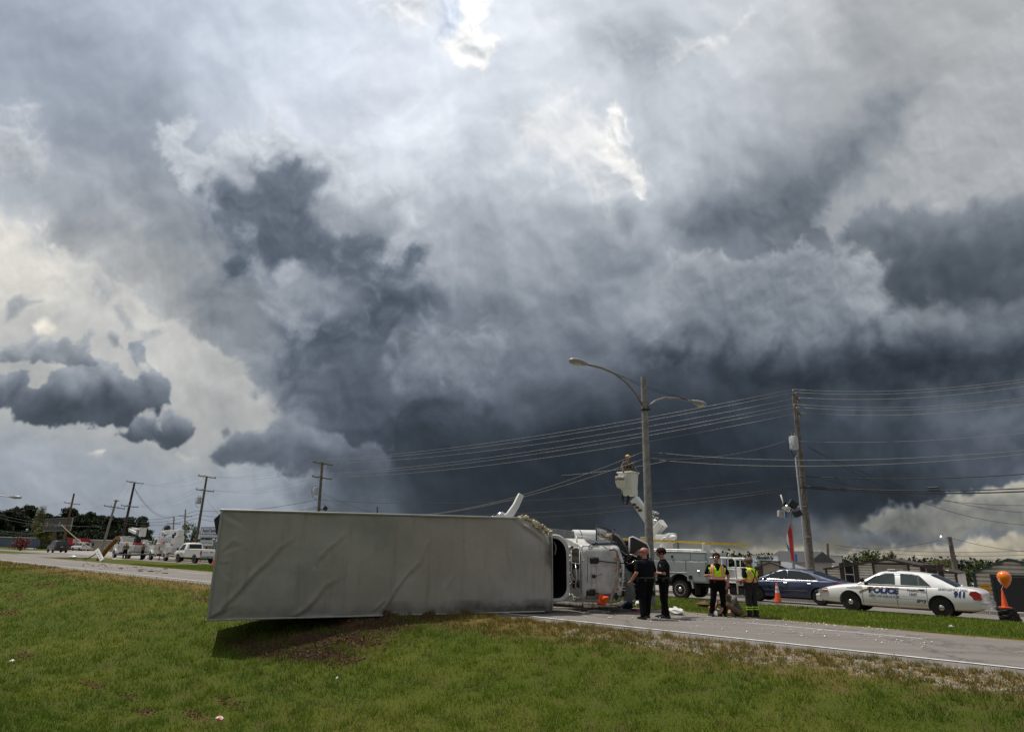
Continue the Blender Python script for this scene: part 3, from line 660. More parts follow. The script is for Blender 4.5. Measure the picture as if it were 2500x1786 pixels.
# ================================================================== the overturned box truck
BT_O = V((-7.2, 16.5, -.09)); BT_A = math.atan2(3.1, 8.52)
truck = thing('box_truck', 'overturned white box truck lying on its side with its roof towards the camera', 'truck', BT_O, BT_A)
truck.rotation_euler = (0, -math.atan2(.14, 9.07), BT_A)
LB, HB, DB = 9.1, 2.58, 2.55
def roof_panel_mat():
    m_ = bpy.data.materials.new('wrinkled_roof_sheet'); m_.use_nodes = True; t = NT(m_.node_tree); b = t.n['Principled BSDF']
    tc = t.node('ShaderNodeTexCoord').outputs['Object']; sp = t.node('ShaderNodeSeparateXYZ', Vector=tc).outputs
    n = t.noise(tc, .8, 5, .6); c = t.mix(t.smooth(n, .35, .65), (.355, .345, .315, 1), (.27, .262, .235, 1)); c = t.mix(t.smooth(t.noise(tc, .32, 3, .5), .4, .6, 0, .55), c, (.36, .325, .28, 1))
    mp = t.node('ShaderNodeMapping', Vector=tc); mp.inputs['Scale'].default_value = (1.2, 1, .16)
    st = t.noise(mp.outputs[0], 3.5, 4, .6)
    c = t.mix(t.math('MULTIPLY', t.smooth(st, .5, .75), .35), c, (.17, .15, .12, 1))
    # road dirt scraped on along the low edge and round the front corner
    dn = t.noise(tc, 4, 5, .7)
    lo = t.math('ADD', sp[2], t.math('MULTIPLY', dn, .5))
    fr = t.smooth(sp[0], 4.5, 8.8)
    c = t.mix(t.math('MULTIPLY', t.smooth(lo, .62, .26, 0, .95), t.math('ADD', .35, t.math('MULTIPLY', fr, .65))), c, (.05, .045, .04, 1))
    cd = t.vmath('LENGTH', t.vmath('MULTIPLY', t.vmath('SUBTRACT', tc, (9.1, 0, 1.5)), (1.4, 0, .8)))
    c = t.mix(t.smooth(t.math('ADD', cd, t.math('MULTIPLY', dn, .5)), .75, .3, 0, .75), c, (.06, .055, .05, 1))
    t.put(b.inputs['Base Color'], c); b.inputs['Roughness'].default_value = .48; b.inputs['Specular IOR Level'].default_value = .35
    wv = t.n.new('ShaderNodeTexWave'); wv.bands_direction = 'X'; wv.inputs['Scale'].default_value = 22; t.put(wv.inputs['Vector'], tc)
    h = t.math('ADD', t.math('MULTIPLY', t.noise(tc, 70, 2, .5), .15), t.math('MULTIPLY', t.noise(tc, 1.4, 4, .55), .9))
    bn = t.node('ShaderNodeBump', Height=h); bn.inputs['Strength'].default_value = .55; bn.inputs['Distance'].default_value = .05; t.put(b.inputs['Normal'], bn.outputs[0])
    return m_
# creases: polyline in panel px of the photograph -> x,z on the panel
def bx_(px, py):
    d = ray(px, py); o = V((0, 0, EYE))-BT_O; t_ = V((math.cos(BT_A), math.sin(BT_A), 0)); nn = V((-math.sin(BT_A), math.cos(BT_A), 0))
    k = -o.dot(nn)/d.dot(nn); p = o+d*k; return (p.dot(t_), p.z-p.dot(t_)*.0154)
z2_ = lambda x, y: bx_(500+x/4.06, 1200+y/4.06)
z3_ = lambda x, y: bx_(900+x/4.512, 1200+y/4.512)
CREASE = [([z2_(50,1250), z2_(150,1170), z2_(330,990), z2_(470,830), z2_(640,680), z2_(740,560), z2_(860,480)], .035, .085),
          ([z2_(100,1215), z2_(220,1160), z2_(300,1110)], .02, .06),
          ([z2_(880,1240), z2_(1010,1150), z2_(1110,1040), z2_(1190,930), z2_(1300,870)], .03, .09),
          ([z2_(1160,640), z2_(1230,560), z2_(1320,490), z2_(1420,400)], .018, .08),
          ([z3_(70,1300), z3_(190,1180)], .02, .04),
          ([z3_(180,1280), z3_(290,1090), z3_(390,960), z3_(540,780)], .032, .05),
          ([z3_(500,860), z3_(580,760), z3_(630,620), z3_(700,500)], .02, .07),
          ([z3_(1075,600), z3_(1075,900)], .02, .04), ([z3_(1345,880), z3_(1350,1010)], .012, .05), ([z3_(1560,700), z3_(1620,990)], .01, .06),
          ([z3_(820,1250), z3_(850,1060), z3_(960,900)], .014, .09), ([z3_(880,1280), z3_(930,1130)], .012, .05),
          ([z2_(180,580), z2_(300,470), z2_(360,520)], .014, .06), ([z2_(230,580), z2_(380,530)], -.012, .06), ([z2_(230,230), z2_(390,330)], -.02, .07),
          ([z2_(180,690), z2_(250,690)], .01, .06), ([z2_(220,830), z2_(280,880)], -.012, .05),
          ([z3_(1740,370), z3_(1860,440), z3_(1960,530), z3_(2030,640)], .05, .06)]
def panel_y(x, z):
    y = 0
    for pts, amp, wd in CREASE:
        best = 1e9; tt = 0; acc = 0
        for i in range(len(pts)-1):
            ax, az_ = pts[i]; bx, bz = pts[i+1]; ex, ez = bx-ax, bz-az_; L2 = ex*ex+ez*ez
            q = max(0, min(1, ((x-ax)*ex+(z-az_)*ez)/L2)); dx, dz = x-ax-q*ex, z-az_-q*ez; sd = (dx*ez-dz*ex)/math.sqrt(L2)
            dd = math.hypot(dx, dz)
            if dd < best: best = dd; side = sd; tt = (i+q)/(len(pts)-1)
        if best < wd*4:
            f = math.exp(-(best/wd)**2*1.6) - (.55*math.exp(-((side-wd*1.1)/wd)**2*1.2) if abs(side) > 1e-6 else 0)
            y -= 1.5*amp*f*(1-.75*max(0, (tt-.5)/.5))
    # broad slack of the sheet
    y -= .018*math.sin(x*1.9+z*1.1)*math.sin(z*1.6)+.010*math.sin(x*4.3-z*2.2)
    # dented, folded upper front corner
    c = max(0, (x-7.7))/1.4*max(0, (z-1.35))/1.2
    y += .55*min(1, c*1.15)**1.6
    # crumpled low edge near the front
    if z < .34: y += (.34-z)*.42*max(0, math.sin(x*3.1))*(.3+.7*min(1, max(0, x-3)/3))
    e = min(z/.05, (HB-z)/.05, x/.04, 1); return y*max(0, min(1, e)) if x < 7 else y*max(0, min(1, z/.05))
def top_z(x): return HB - (.0 if x < 8.0 else .46*((x-8.0)/1.1)**1.7)
pm = MB()
for zz in (0.0, 1.0):                # folded return of the sheet round the long edges
    pm.grid(lambda u, v: (u*LB, panel_y(u*LB, zz*top_z(u*LB))+v*.4, zz*top_z(u*LB)), 60, 1)
pm.grid(lambda u, v: (0, v*.4, u*HB), 4, 1)
pm.grid(lambda u, v: (u*LB, panel_y(u*LB, v*top_z(u*LB)), v*top_z(u*LB)), 230, 74)
roof = pm.build('roof_panel', roof_panel_mat(), truck, smooth=True)
BOXW = mat('box_side_sheet', (.55, .55, .53), .45, var=.2, scale=2, streak=.3)
sh = MB()
def cap_ring(x): return [(x, .30, 0.0), (x, DB, 0.0), (x, DB, top_z(x)-.01), (x, .30+.5*max(0, (x-8.0)/1.1)**1.6, top_z(x)-.01)]
sh.loft([cap_ring(x) for x in (0.0, 4, 8.0, 8.3, 8.6, 8.85, LB-.01)], cap=False)
sh.add([cap_ring(0)[i] for i in range(4)], [(0, 1, 2, 3)]); sh.build('box_wall', BOXW, truck)
fr = MB()
fr.box((4.0, -.012, HB+.012), (8.1, .07, .055), b=.012); fr.box((.0, -.012, HB/2), (.055, .07, HB+.05), b=.012); fr.box((4.4, -.012, -.0), (8.9, .06, .04), b=.01)
fr.build('edge_rail', mat('aluminium_edge_rail', (.42, .42, .40), .4, .5, var=.2, scale=5), truck)
rv = MB()
for i in range(190):
    x = .05+i*.0425
    rv.box((x, -.05, HB+.012), (.012, .012, .012))
for i in range(58): rv.box((-.0, -.05, .06+i*.043), (.012, .012, .012))
tag(rv.build('rivets', mat('rail_rivets', (.3, .3, .29), .5, .3), truck), kind='stuff')
fe = MB(); fe.box((LB, .28, 1.06), (.03, .62, 2.1), b=.008); fe.build('front_corner_post', STEEL, truck)
dr = MB(); dr.prism([(-.16, 2.36), (-.02, 2.52), (-.02, 1.98), (-.06, 2.0)], .0, .05); dr.build('rear_door', BLACK, truck)
fm = MB()
rr = random.Random(3)
for i in range(46):
    u = rr.random(); x = 8.28+u*.95; fm.ball((x, .15+rr.random()*.5, top_z(x)+.05+rr.random()*.09), (.04+rr.random()*.05, .05, .035+rr.random()*.04), 7, 5)
fm.v = [(x+rr.uniform(-.035, .035), y+rr.uniform(-.03, .03), z+rr.uniform(-.035, .03)) for x, y, z in fm.v]
tag(fm.build('torn_insulation', mat('yellow_foam', (.60, .54, .36), .9, var=.45, scale=12, bump=1), truck, smooth=False), kind='stuff')
# bent roof rail sticking up, with the lamp housing at its foot
pts = [(7.75, .5, 2.55), (7.95, .5, 2.72), (8.13, .5, 2.98), (8.25, .5, 3.22), (8.30, .5, 3.32)]
bl = MB(); bl.loft([[(p[0]-w_, p[1]-.07, p[2]+w_*.5), (p[0]+w_, p[1]-.07, p[2]-w_*.5), (p[0]+w_, p[1]+.07, p[2]-w_*.5), (p[0]-w_, p[1]+.07, p[2]+w_*.5)] for p, w_ in zip(pts, (.11, .095, .08, .075, .07))])
bl.build('bent_rail', WHITE, truck)
lb = MB(); lb.ball((7.68, .55, 2.67), (.15, .13, .12), 14, 9); lb.box((7.45, .55, 2.63), (.16, .12, .07), b=.02); lb.build('marker_lamp', CHROME, truck, smooth=True)
md = MB(); md.box((5.02, .3, 2.6), (.1, .1, .06), b=.02); md.build('clearance_lamp', BLACK, truck)

# wind deflector between box and cab: a hollow white shell, open towards the camera
def rr_ring(yy, x1, z0, z1, r_, thick=0.0, n=7):
    pts = [(LB+.02, yy, z0+thick)]
    for i in range(n): a = -PI/2+PI/2*i/(n-1); pts.append((x1-r_-thick*.6+(r_)*math.cos(a), yy, z0+r_+thick+(r_)*math.sin(a)))
    for i in range(n): a = PI/2*i/(n-1); pts.append((x1-r_*1.3-thick*.6+(r_*1.3)*math.cos(a), yy, z1-r_*1.5-thick+(r_*1.5)*math.sin(a)))
    pts.append((LB+.02, yy, z1-thick)); return pts
dm = MB(); dm.loft([rr_ring(1.5, 9.78, .22, 2.14, .3, 0), rr_ring(.42, 9.86, .20, 2.16, .34, 0), rr_ring(.38, 9.84, .22, 2.15, .34, .02), rr_ring(.40, 9.80, .24, 2.12, .32, .075)], cap=False, closed=False)
o = dm.build('wind_deflector', WHITE_D, truck, smooth='auto')
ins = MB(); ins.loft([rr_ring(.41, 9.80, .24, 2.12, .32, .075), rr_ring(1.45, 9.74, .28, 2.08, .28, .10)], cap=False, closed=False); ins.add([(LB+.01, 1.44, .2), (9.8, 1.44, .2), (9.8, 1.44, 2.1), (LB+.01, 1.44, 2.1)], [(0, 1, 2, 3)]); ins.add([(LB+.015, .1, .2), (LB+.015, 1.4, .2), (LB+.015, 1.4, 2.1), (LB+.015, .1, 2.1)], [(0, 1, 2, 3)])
ins.build('painted_inner_shade', BLACK, truck, fix=False)  # inside faces coloured black to paint in the shade of the hollow
br = MB(); br.tube([(9.28, .6, 2.0), (9.32, .6, 1.9), (9.32, .6, 1.45)], .035, 8); br.tube([(9.42, .6, 1.95), (9.5, .6, 1.8), (9.46, .6, 1.55)], .025, 8); br.build('brace', STEEL, truck, smooth=True)

# cab: lies roof to the camera.  local x = forward, y = away (roof -> floor), z = up
def cab_ring(x, y0, z0=.14, z1=2.06, top=.5):
    # outline in the (y, z) plane, roof side first
    pts = []
    def arc(cy, cz, ry, rz2, a0, a1, n=5):
        for i in range(n+1): a = a0+(a1-a0)*i/n; pts.append((x, cy+ry*math.cos(a), cz+rz2*math.sin(a)))
    arc(y0+.34, 1.62, .34, .26, PI, PI/2)
    pts.append((x, y0+.95, 2.02)); pts.append((x, 2.3, 2.12)); pts.append((x, 2.3, z0-.08)); pts.append((x, y0+.95, z0-.02))
    arc(y0+.30, z0+.32, .30, .22, 1.5*PI, PI)
    return pts
cb = MB(); cb.loft([cab_ring(10.36, .56), cab_ring(10.39, .50), cab_ring(10.45, .46), cab_ring(11.45, .46), cab_ring(11.62, .50), cab_ring(11.80, .70), cab_ring(12.05, 1.15), cab_ring(12.25, 1.6)])
CABP = mat('grimy_cab_paint', (.60, .59, .56), .42, var=.3, scale=2.5, streak=.4, coat=.2); cab = cb.build('cab', CABP, truck, smooth='auto')
# back wall: pressed ribs, long window
rr_ = MB(); rr_.box((0, 0, 0), (.05, .62, .07), b=.02); ro = rr_.build('pressed_rib', WHITE, truck, smooth='auto'); ro.location = (10.335, 1.66, .33)
for i in range(1, 9):
    q = ro.copy(); C.objects.link(q); q.location = (10.335, 1.66, (.33+i*.165+(0.03 if i > 4 else 0)) if i < 8 else 1.78)
wd = MB(); wd.prism([(.64, .42), (.72, .34), (1.12, .34), (1.2, .42), (1.2, 1.66), (1.12, 1.74), (.72, 1.74), (.64, 1.66)], 10.318, 10.352, ax='x'); wd.build('rear_window', GLASS, truck)
sl = MB(); q = [(.62, .38), (.70, .30), (1.14, .30), (1.22, .38), (1.22, 1.70), (1.14, 1.78), (.70, 1.78), (.62, 1.70)]
for i in range(8):
    a, b_ = q[i], q[(i+1) % 8]; sl.tube([(10.31, a[0], a[1]), (10.31, b_[0], b_[1])], .011, 6)
sl.build('window_seal', mat('white_window_seal', (.6, .6, .58), .5), truck, smooth=True)
gr_ = MB()
gr_.tube([(10.29, 1.5, 1.40), (10.22, .9, 1.31), (10.3, .62, 1.28)], .018, 8); gr_.tube([(10.20, .7, 1.32), (10.16, .55, .95), (10.14, .6, .62), (10.3, .5, .5)], .016, 8)
gr_.tube([(10.3, .62, 1.28), (10.36, .5, 1.38), (10.45, .44, 1.44)], .012, 6); gr_.build('grab_bar', CHROME, truck, smooth=True)
hz_ = MB(); hz_.tube([(10.28, 1.7, 1.62), (10.22, 1.5, 1.2), (10.24, 1.2, .9), (10.2, 1.0, .72), (10.24, .8, .68)], .02, 8); hz_.tube([(10.28, 1.8, 1.5), (10.2, 1.4, 1.62), (10.25, 1.0, 1.58)], .016, 6)
hz_.tube([(10.28, 1.2, 1.78), (10.24, 1.0, 1.72), (10.28, .8, 1.74)], .014, 6); hz_.box((10.28, 1.08, 1.79), (.05, .1, .07), b=.01); hz_.box((10.28, 1.5, 1.3), (.05, .12, .2), b=.01)
hz_.build('air_hose', BLACK, truck, smooth=True)
# roof pressings, seams
rp = MB(); rp.prism([(10.80, .48), (10.88, .40), (11.28, .44), (11.30, .60), (11.28, 1.30), (11.20, 1.40), (10.84, 1.44), (10.80, 1.36)], .438, .455); o = rp.build('roof_pressing', CABP, truck)
sm = MB()
for z, x0, x1 in ((1.22, 10.62, 11.5), (.98, 10.62, 11.5), (.74, 10.62, 11.5), (.56, 10.62, 11.5)): sm.box(((x0+x1)/2, .456, z), (x1-x0, .006, .008))
for x in (10.62, 11.52): sm.box((x, .456, .95), (.008, .006, 1.2))
sm.build('roof_seam', mat('seam_sealer', (.28, .28, .27), .6), truck)
sd_ = MB(); sd_.tube([(10.45, .5, .30), (10.48, .47, .8), (10.52, .47, 1.5), (10.60, .52, 1.84), (10.9, .66, 1.9)], .016, 6); sd_.build('door_seal', BLACK, truck, smooth=True)
sw = MB()
def sidept(x, y): return (x, y, 2.02+.09*(y-1.41)/.9+.012)
sw.loft([[(10.75, .62, 1.888), (11.75, .80, 1.925), (11.85, 1.25, 2.02), (10.8, 1.25, 2.02)], [(10.75, .60, 1.905), (11.75, .78, 1.945), (11.85, 1.25, 2.045), (10.8, 1.25, 2.045)]]); sw.build('side_window', GLASS, truck)
st = MB(); st.tube([(10.2, .56, 1.93), (10.25, .7, 2.12), (10.6, .66, 2.09), (10.95, .62, 1.94)], .022, 8); st.build('rain_gutter', WHITE, truck, smooth=True)
# stays of the deflector: black feet, rods
for i, (z, x) in enumerate(((1.40, 10.72), (.46, 10.58))):
    s1 = MB(); s1.box((x, .43, z), (.30, .10, .19), b=.03); s1.box((x-.06, .38, z), (.12, .06, .16), b=.02); f_ = s1.build('stay_foot', BLACK, truck)
    s2 = MB(); s2.tube([(x+.12, .40, z-.01), (x+.5, .37, z-.05-.03*i), (x+.82, .42, z-.08-.04*i)], .018, 6); s2.box((x+.86, .42, z-.08-.04*i), (.05, .06, .22), b=.01); s2.box((x+.95, .42, z-.08-.04*i), (.16, .03, .03)); s2.build('stay_rod', BLACK, f_)
cr = MB(); cr.tube([(11.18, .30, 1.72), (11.33, .26, 1.74), (11.42, .24, 1.68), (11.45, .23, 1.45), (11.44, .23, 1.1), (11.38, .24, .8), (11.24, .25, .45), (11.12, .27, .20), (11.08, .3, .06)], .040, 10); cr.build('bent_guard_bar', mat('scraped_grey_tube', (.34, .33, .32), .4, .4, var=.4, scale=5, col2=(.25, .12, .09)), truck, smooth=True)
hn = MB(); hn.lathe([(.035, 0), (.05, .03), (.05, .09), (.02, .12)], (10.62, .40, .93), 'x', 10); hn.tube([(10.7, .40, .93), (10.85, .34, .97), (10.95, .36, 1.02)], .008, 5); hn.build('antenna_base', BLACK, truck)
# sun visor with amber marker lights
vs_ = MB(); ring = []
for i in range(15):
    a = i/14; z = .20+a*1.62; bow = math.sin(PI*a); x0 = 11.62+.10*bow; x1 = 11.84+.10*bow; y0 = .52+.2*(1-bow); ring.append([(x0, y0, z), (x0+.02, y0-.04, z), (x1, y0+.16, z), (x1, y0+.2, z)])
vs_.loft(ring); vs_.build('sun_visor', WHITE, truck, smooth='auto')
gap = MB(); gap.loft([[(11.52, .50, z), (11.60, .54, z), (11.60, .60, z), (11.52, .58, z)] for z in (.28, .7, 1.2, 1.72)]); gap.build('visor_gap_shade', BLACK, truck)  # solid black strip put in as the shade between roof and visor
for z in (1.46, 1.10, .83, .56):
    l = MB(); l.box((11.50, .425, z), (.10, .05, .06), b=.012); ml = l.build('marker_light', AMBER, truck)
    l = MB(); l.box((11.66, .46, z+.045), (.26, .025, .016)); l.box((11.66, .46, z-.045), (.26, .025, .016)); l.box((11.60, .455, z), (.10, .03, .05), b=.008); l.build('visor_bracket', WHITE, ml)
# mirrors pointing at the sky
for i, (x, y, mz) in enumerate(((10.98, .75, 2.42), (11.68, .9, 2.34))):
    a = MB(); a.tube([(x, y, 1.92), (x+.0, y, 2.1), (x+.01, y, mz)], .022, 8); a.ball((x, y, 1.95), .05, 10, 6); a.tube([(x, y, mz), (x+.06, y, mz+.04)], .03, 8); a.build('mirror_post', BLACK, truck, smooth=True)
mr = MB(); mr.box((11.22, .85, 2.26), (.34, .12, .20), rot=(0, .25, 0), b=.05); mo = mr.build('mirror', CHROME, truck, smooth='auto')
mr = MB(); mr.tube([(11.0, .8, 2.40), (11.2, .8, 2.41), (11.45, .85, 2.36), (11.6, .88, 2.28)], .018, 6); mr.tube([(11.05, .8, 2.2), (11.15, .8, 2.12), (11.5, .85, 2.1), (11.62, .88, 2.2)], .014, 6); mr.tube([(11.1, .8, 2.38), (11.18, .8, 2.2), (11.3, .8, 2.12)], .01, 5); mr.build('mirror_arm', BLACK, truck, smooth=True)
# perforated deck plate, tank, straps behind the cab
pf = MB()
for k, (z, L0, L1) in enumerate(((2.36, 9.3, 10.75), (2.20, 9.3, 11.15))):
    h = .07 if k == 0 else .16; dz = -.085
    rows = 1 if k == 0 else 3
    pf.loft([[(x, 1.9, z+dz*(x-9.3)+h), (x, 1.93, z+dz*(x-9.3)+h), (x, 1.93, z+dz*(x-9.3)-h*.2), (x, 1.9, z+dz*(x-9.3)-h*.2)] for x in (L0, L1)])
pl = pf.build('deck_plate', STEEL, truck)
hl = MB()
for k, (z, L0, L1, rows) in enumerate(((2.38, 9.32, 10.7, 1), (2.22, 9.32, 11.1, 3))):
    x = L0
    while x < L1:
        for r_ in range(rows): hl.box((x+(.018 if r_ % 2 else 0), 1.897, z+r_*.045-.085*(x-9.3)), (.022, .006, .022))
        x += .05
tag(hl.build('plate_holes', BLACK, pl), kind='stuff')
tk = MB(); tk.lathe([(.20, 0), (.235, .02), (.235, .92), (.20, .95)], (10.75, 2.0, 2.12), 'x', 22); tank = tk.build('fuel_tank', WHITE, truck, smooth='auto')
tk = MB(); tk.lathe([(.243, 0), (.243, .05)], (11.55, 2.0, 2.12), 'x', 22); tk.build('strap', STEEL, tank)
tk = MB(); tk.lathe([(.243, 0), (.243, .04)], (10.95, 2.0, 2.12), 'x', 22); tk.build('strap', STEEL, tank)
tk = MB(); tk.lathe([(.22, 0), (.24, .04), (.24, .38), (.2, .44)], (11.85, 2.05, 2.02), 'x', 20); tk.build('air_cleaner', mat('brown_stained_metal', (.30, .23, .16), .6, var=.4), truck, smooth='auto')
fl = MB(); fl.box((10.5, 2.35, 2.1), (3.6, .1, .2), b=.01); fl.box((10.5, 2.35, 1.2), (6.5, .12, .25), b=.01); fl.box((10.5, 2.35, .6), (6.5, .12, .25), b=.01); fl.build('chassis_rail', BLACK, truck)
# exhaust stack lying on the road
ex = MB(); ex.cyl((9.12, .55, .20), (10.2, .34, .12), .10, .095, 18); ex.cyl((10.2, .34, .12), (10.95, .30, .09), .115, .11, 18)
ex.tube([(10.95, .30, .09), (11.2, .28, .08), (11.42, .3, .10), (11.6, .36, .16)], [.09, .095, .1, .09], 14); ex.build('exhaust_stack', mat('scorched_chrome', (.50, .45, .38), .25, 1, var=.5, scale=6, col2=(.18, .13, .09)), truck, smooth='auto')
# broken windscreen hanging out, engine bay, tilted hood
wsm = mat('crazed_windscreen', (.10, .115, .11), .25, var=.5, scale=25, bump=.8, bscale=90)
ws = MB(); ws.grid(lambda u, v: (11.80+.62*u+.05*math.sin(v*6), .62+.35*(u*u)-.12*math.sin(PI*v)*math.sin(PI*u), .16+v*1.0*(1-.25*u*u)+.03*math.sin(u*9)), 12, 12); ws.build('windscreen', wsm, truck, smooth=True, fix=False)
eg = MB(); r3 = random.Random(11)
eg.box((12.7, 1.9, 1.05), (1.1, .9, 1.6), b=.06)
for i in range(60):
    c_ = (12.15+r3.random()*1.15, 1.1+r3.random()*.6, .25+r3.random()*1.45); eg.box(c_, (.06+r3.random()*.28, .08+r3.random()*.2, .05+r3.random()*.25), rot=(r3.random(), r3.random(), r3.random()), b=.015)
eng = eg.build('engine', mat('oily_engine_metal', (.035, .028, .024), .45, .5, var=.6, scale=7), truck)
for i, (n_, m2) in enumerate((('coolant_hose', BLACK), ('wiring', mat('tan_wiring', (.24, .16, .09), .7, var=.5, scale=20)), ('metal_pipe', CHROME), ('red_component', mat('dull_maroon_casting', (.10, .022, .02), .6, var=.5, scale=9)))):
    t_ = MB()
    for k in range(16 if i != 3 else 3):
        p0 = V((12.0+r3.random()*1.0, .95+r3.random()*.4, .5+r3.random()*1.1)); p = [p0]
        for q in range(4): p.append(p[-1]+V((r3.uniform(-.05, .16), r3.uniform(-.06, .06), r3.uniform(-.13, .13))))
        if i == 3: t_.box((12.55+.12*k, .98, 1.02), (.10, .2, .5-.08*k), rot=(0, .1*k, 0), b=.03)
        else: t_.tube(p, (.035, .014, .018, .03)[i], 6)
    t_.build(n_, m2, eng, smooth=True)
hd = mat('hood_inside', (.03, .03, .032), .7, var=.4)
def fender(x0, z0, sx, sz, y, lean):
    m_ = MB(); pts = []
    for i in range(11):
        a = PI/2*i/10; pts.append((x0+sx*math.sin(a), z0+sz*math.cos(a)))
    o_ = [(p[0], y, p[1]) for p in pts]; b_ = [(p[0]+.05, y+.55, p[1]+.05) for p in pts]
    m_.loft([[o_[i], b_[i]] for i in range(11)], cap=False, closed=False); return m_, pts
m_, pts = fender(11.95, 1.30, .52, .95, 1.3, 0); fn = m_.build('front_fender', WHITE_D, truck, smooth=True)
i_ = MB(); i_.prism([(11.88, 1.42), (11.90, 2.22)]+[(p[0]-.03, p[1]-.05) for p in pts[1:]], 1.36, 1.40); i_.build('fender_liner', hd, fn)
hm = MB(); hp = [(12.52, 1.30), (12.58, 2.12), (12.70, 2.14), (13.0, 2.02), (13.22, 1.92), (13.30, 1.80), (13.32, 1.35), (13.0, 1.24)]
hm.prism(hp, 1.42, 1.46); ho = hm.build('hood', WHITE_D, truck)
h2 = MB(); h2.prism([(p[0]*.985+.19, p[1]*.96+.06) for p in hp], 1.385, 1.41); h2.build('hood_liner', hd, ho)
h3 = MB(); h3.tube([(x, 1.40, z) for x, z in hp+[hp[0]]], .03, 6); h3.build('hood_edge', WHITE, ho, smooth=True)
ft = MB(); ft.lathe([(.12, -.3), (.5, -.26), (.52, 0), (.5, .02), (.2, .04)], (12.7, 2.4, 2.0), 'z', 22); ft.build('front_wheel', RUBBER, truck, smooth='auto')
for zz in (0.35, 2.1):
    rw = MB(); rw.lathe([(.12, -.28), (.5, -.26), (.52, 0), (.5, .26), (.2, .28)], (2.4, 2.9, zz), 'z', 22); rw.build('rear_wheel', RUBBER, truck, smooth='auto')
# white bumper piece and body plastic on the far side
bp = MB(); bp.box((13.05, 1.5, .75), (.5, .5, 1.25), b=.12); bp.build('bumper', mat('cracked_grey_plastic', (.05, .052, .055), .6, var=.5), truck)

def place(px, py, z=0.0): return onz(px, py, z)
def cone_at(loc, h=.72, label='', rot=(0, 0, 0), bands=True, group=None, base=ORANGE, sc=1.0):
    t_ = thing('traffic_cone', label, 'cone', loc, rot=rot, group=group); k = h/.72
    c_ = MB(); c_.lathe([(.125*k, .03*k), (.115*k, .09*k), (.028*k, .70*k), (.022*k, .72*k)], n=20); c_.build('cone_body', ORANGE, t_, smooth='auto')
    b_ = MB(); b_.box((0, 0, .018*k), (.36*k, .36*k, .035*k), b=.012); b_.build('base', base, t_)
    if bands:
        for z0, z1 in ((.36, .45), (.50, .60)):
            q = MB(); f = lambda z: .115*k-(z-.09)/(.61)*(.087)*k+.003
            q.lathe([(f(z0), z0*k), (f(z1), z1*k)], n=20); q.build('reflective_band', mat('silver_reflective', (.62, .62, .60), .35, var=.1), t_, smooth='auto')
    return t_
_cp = truck.matrix_basis @ V((10.86, .22, .27))
cone_at(_cp, .55, 'orange traffic cone knocked over on the exhaust of the overturned truck', rot=(R(78), R(15), R(8)), bands=False)

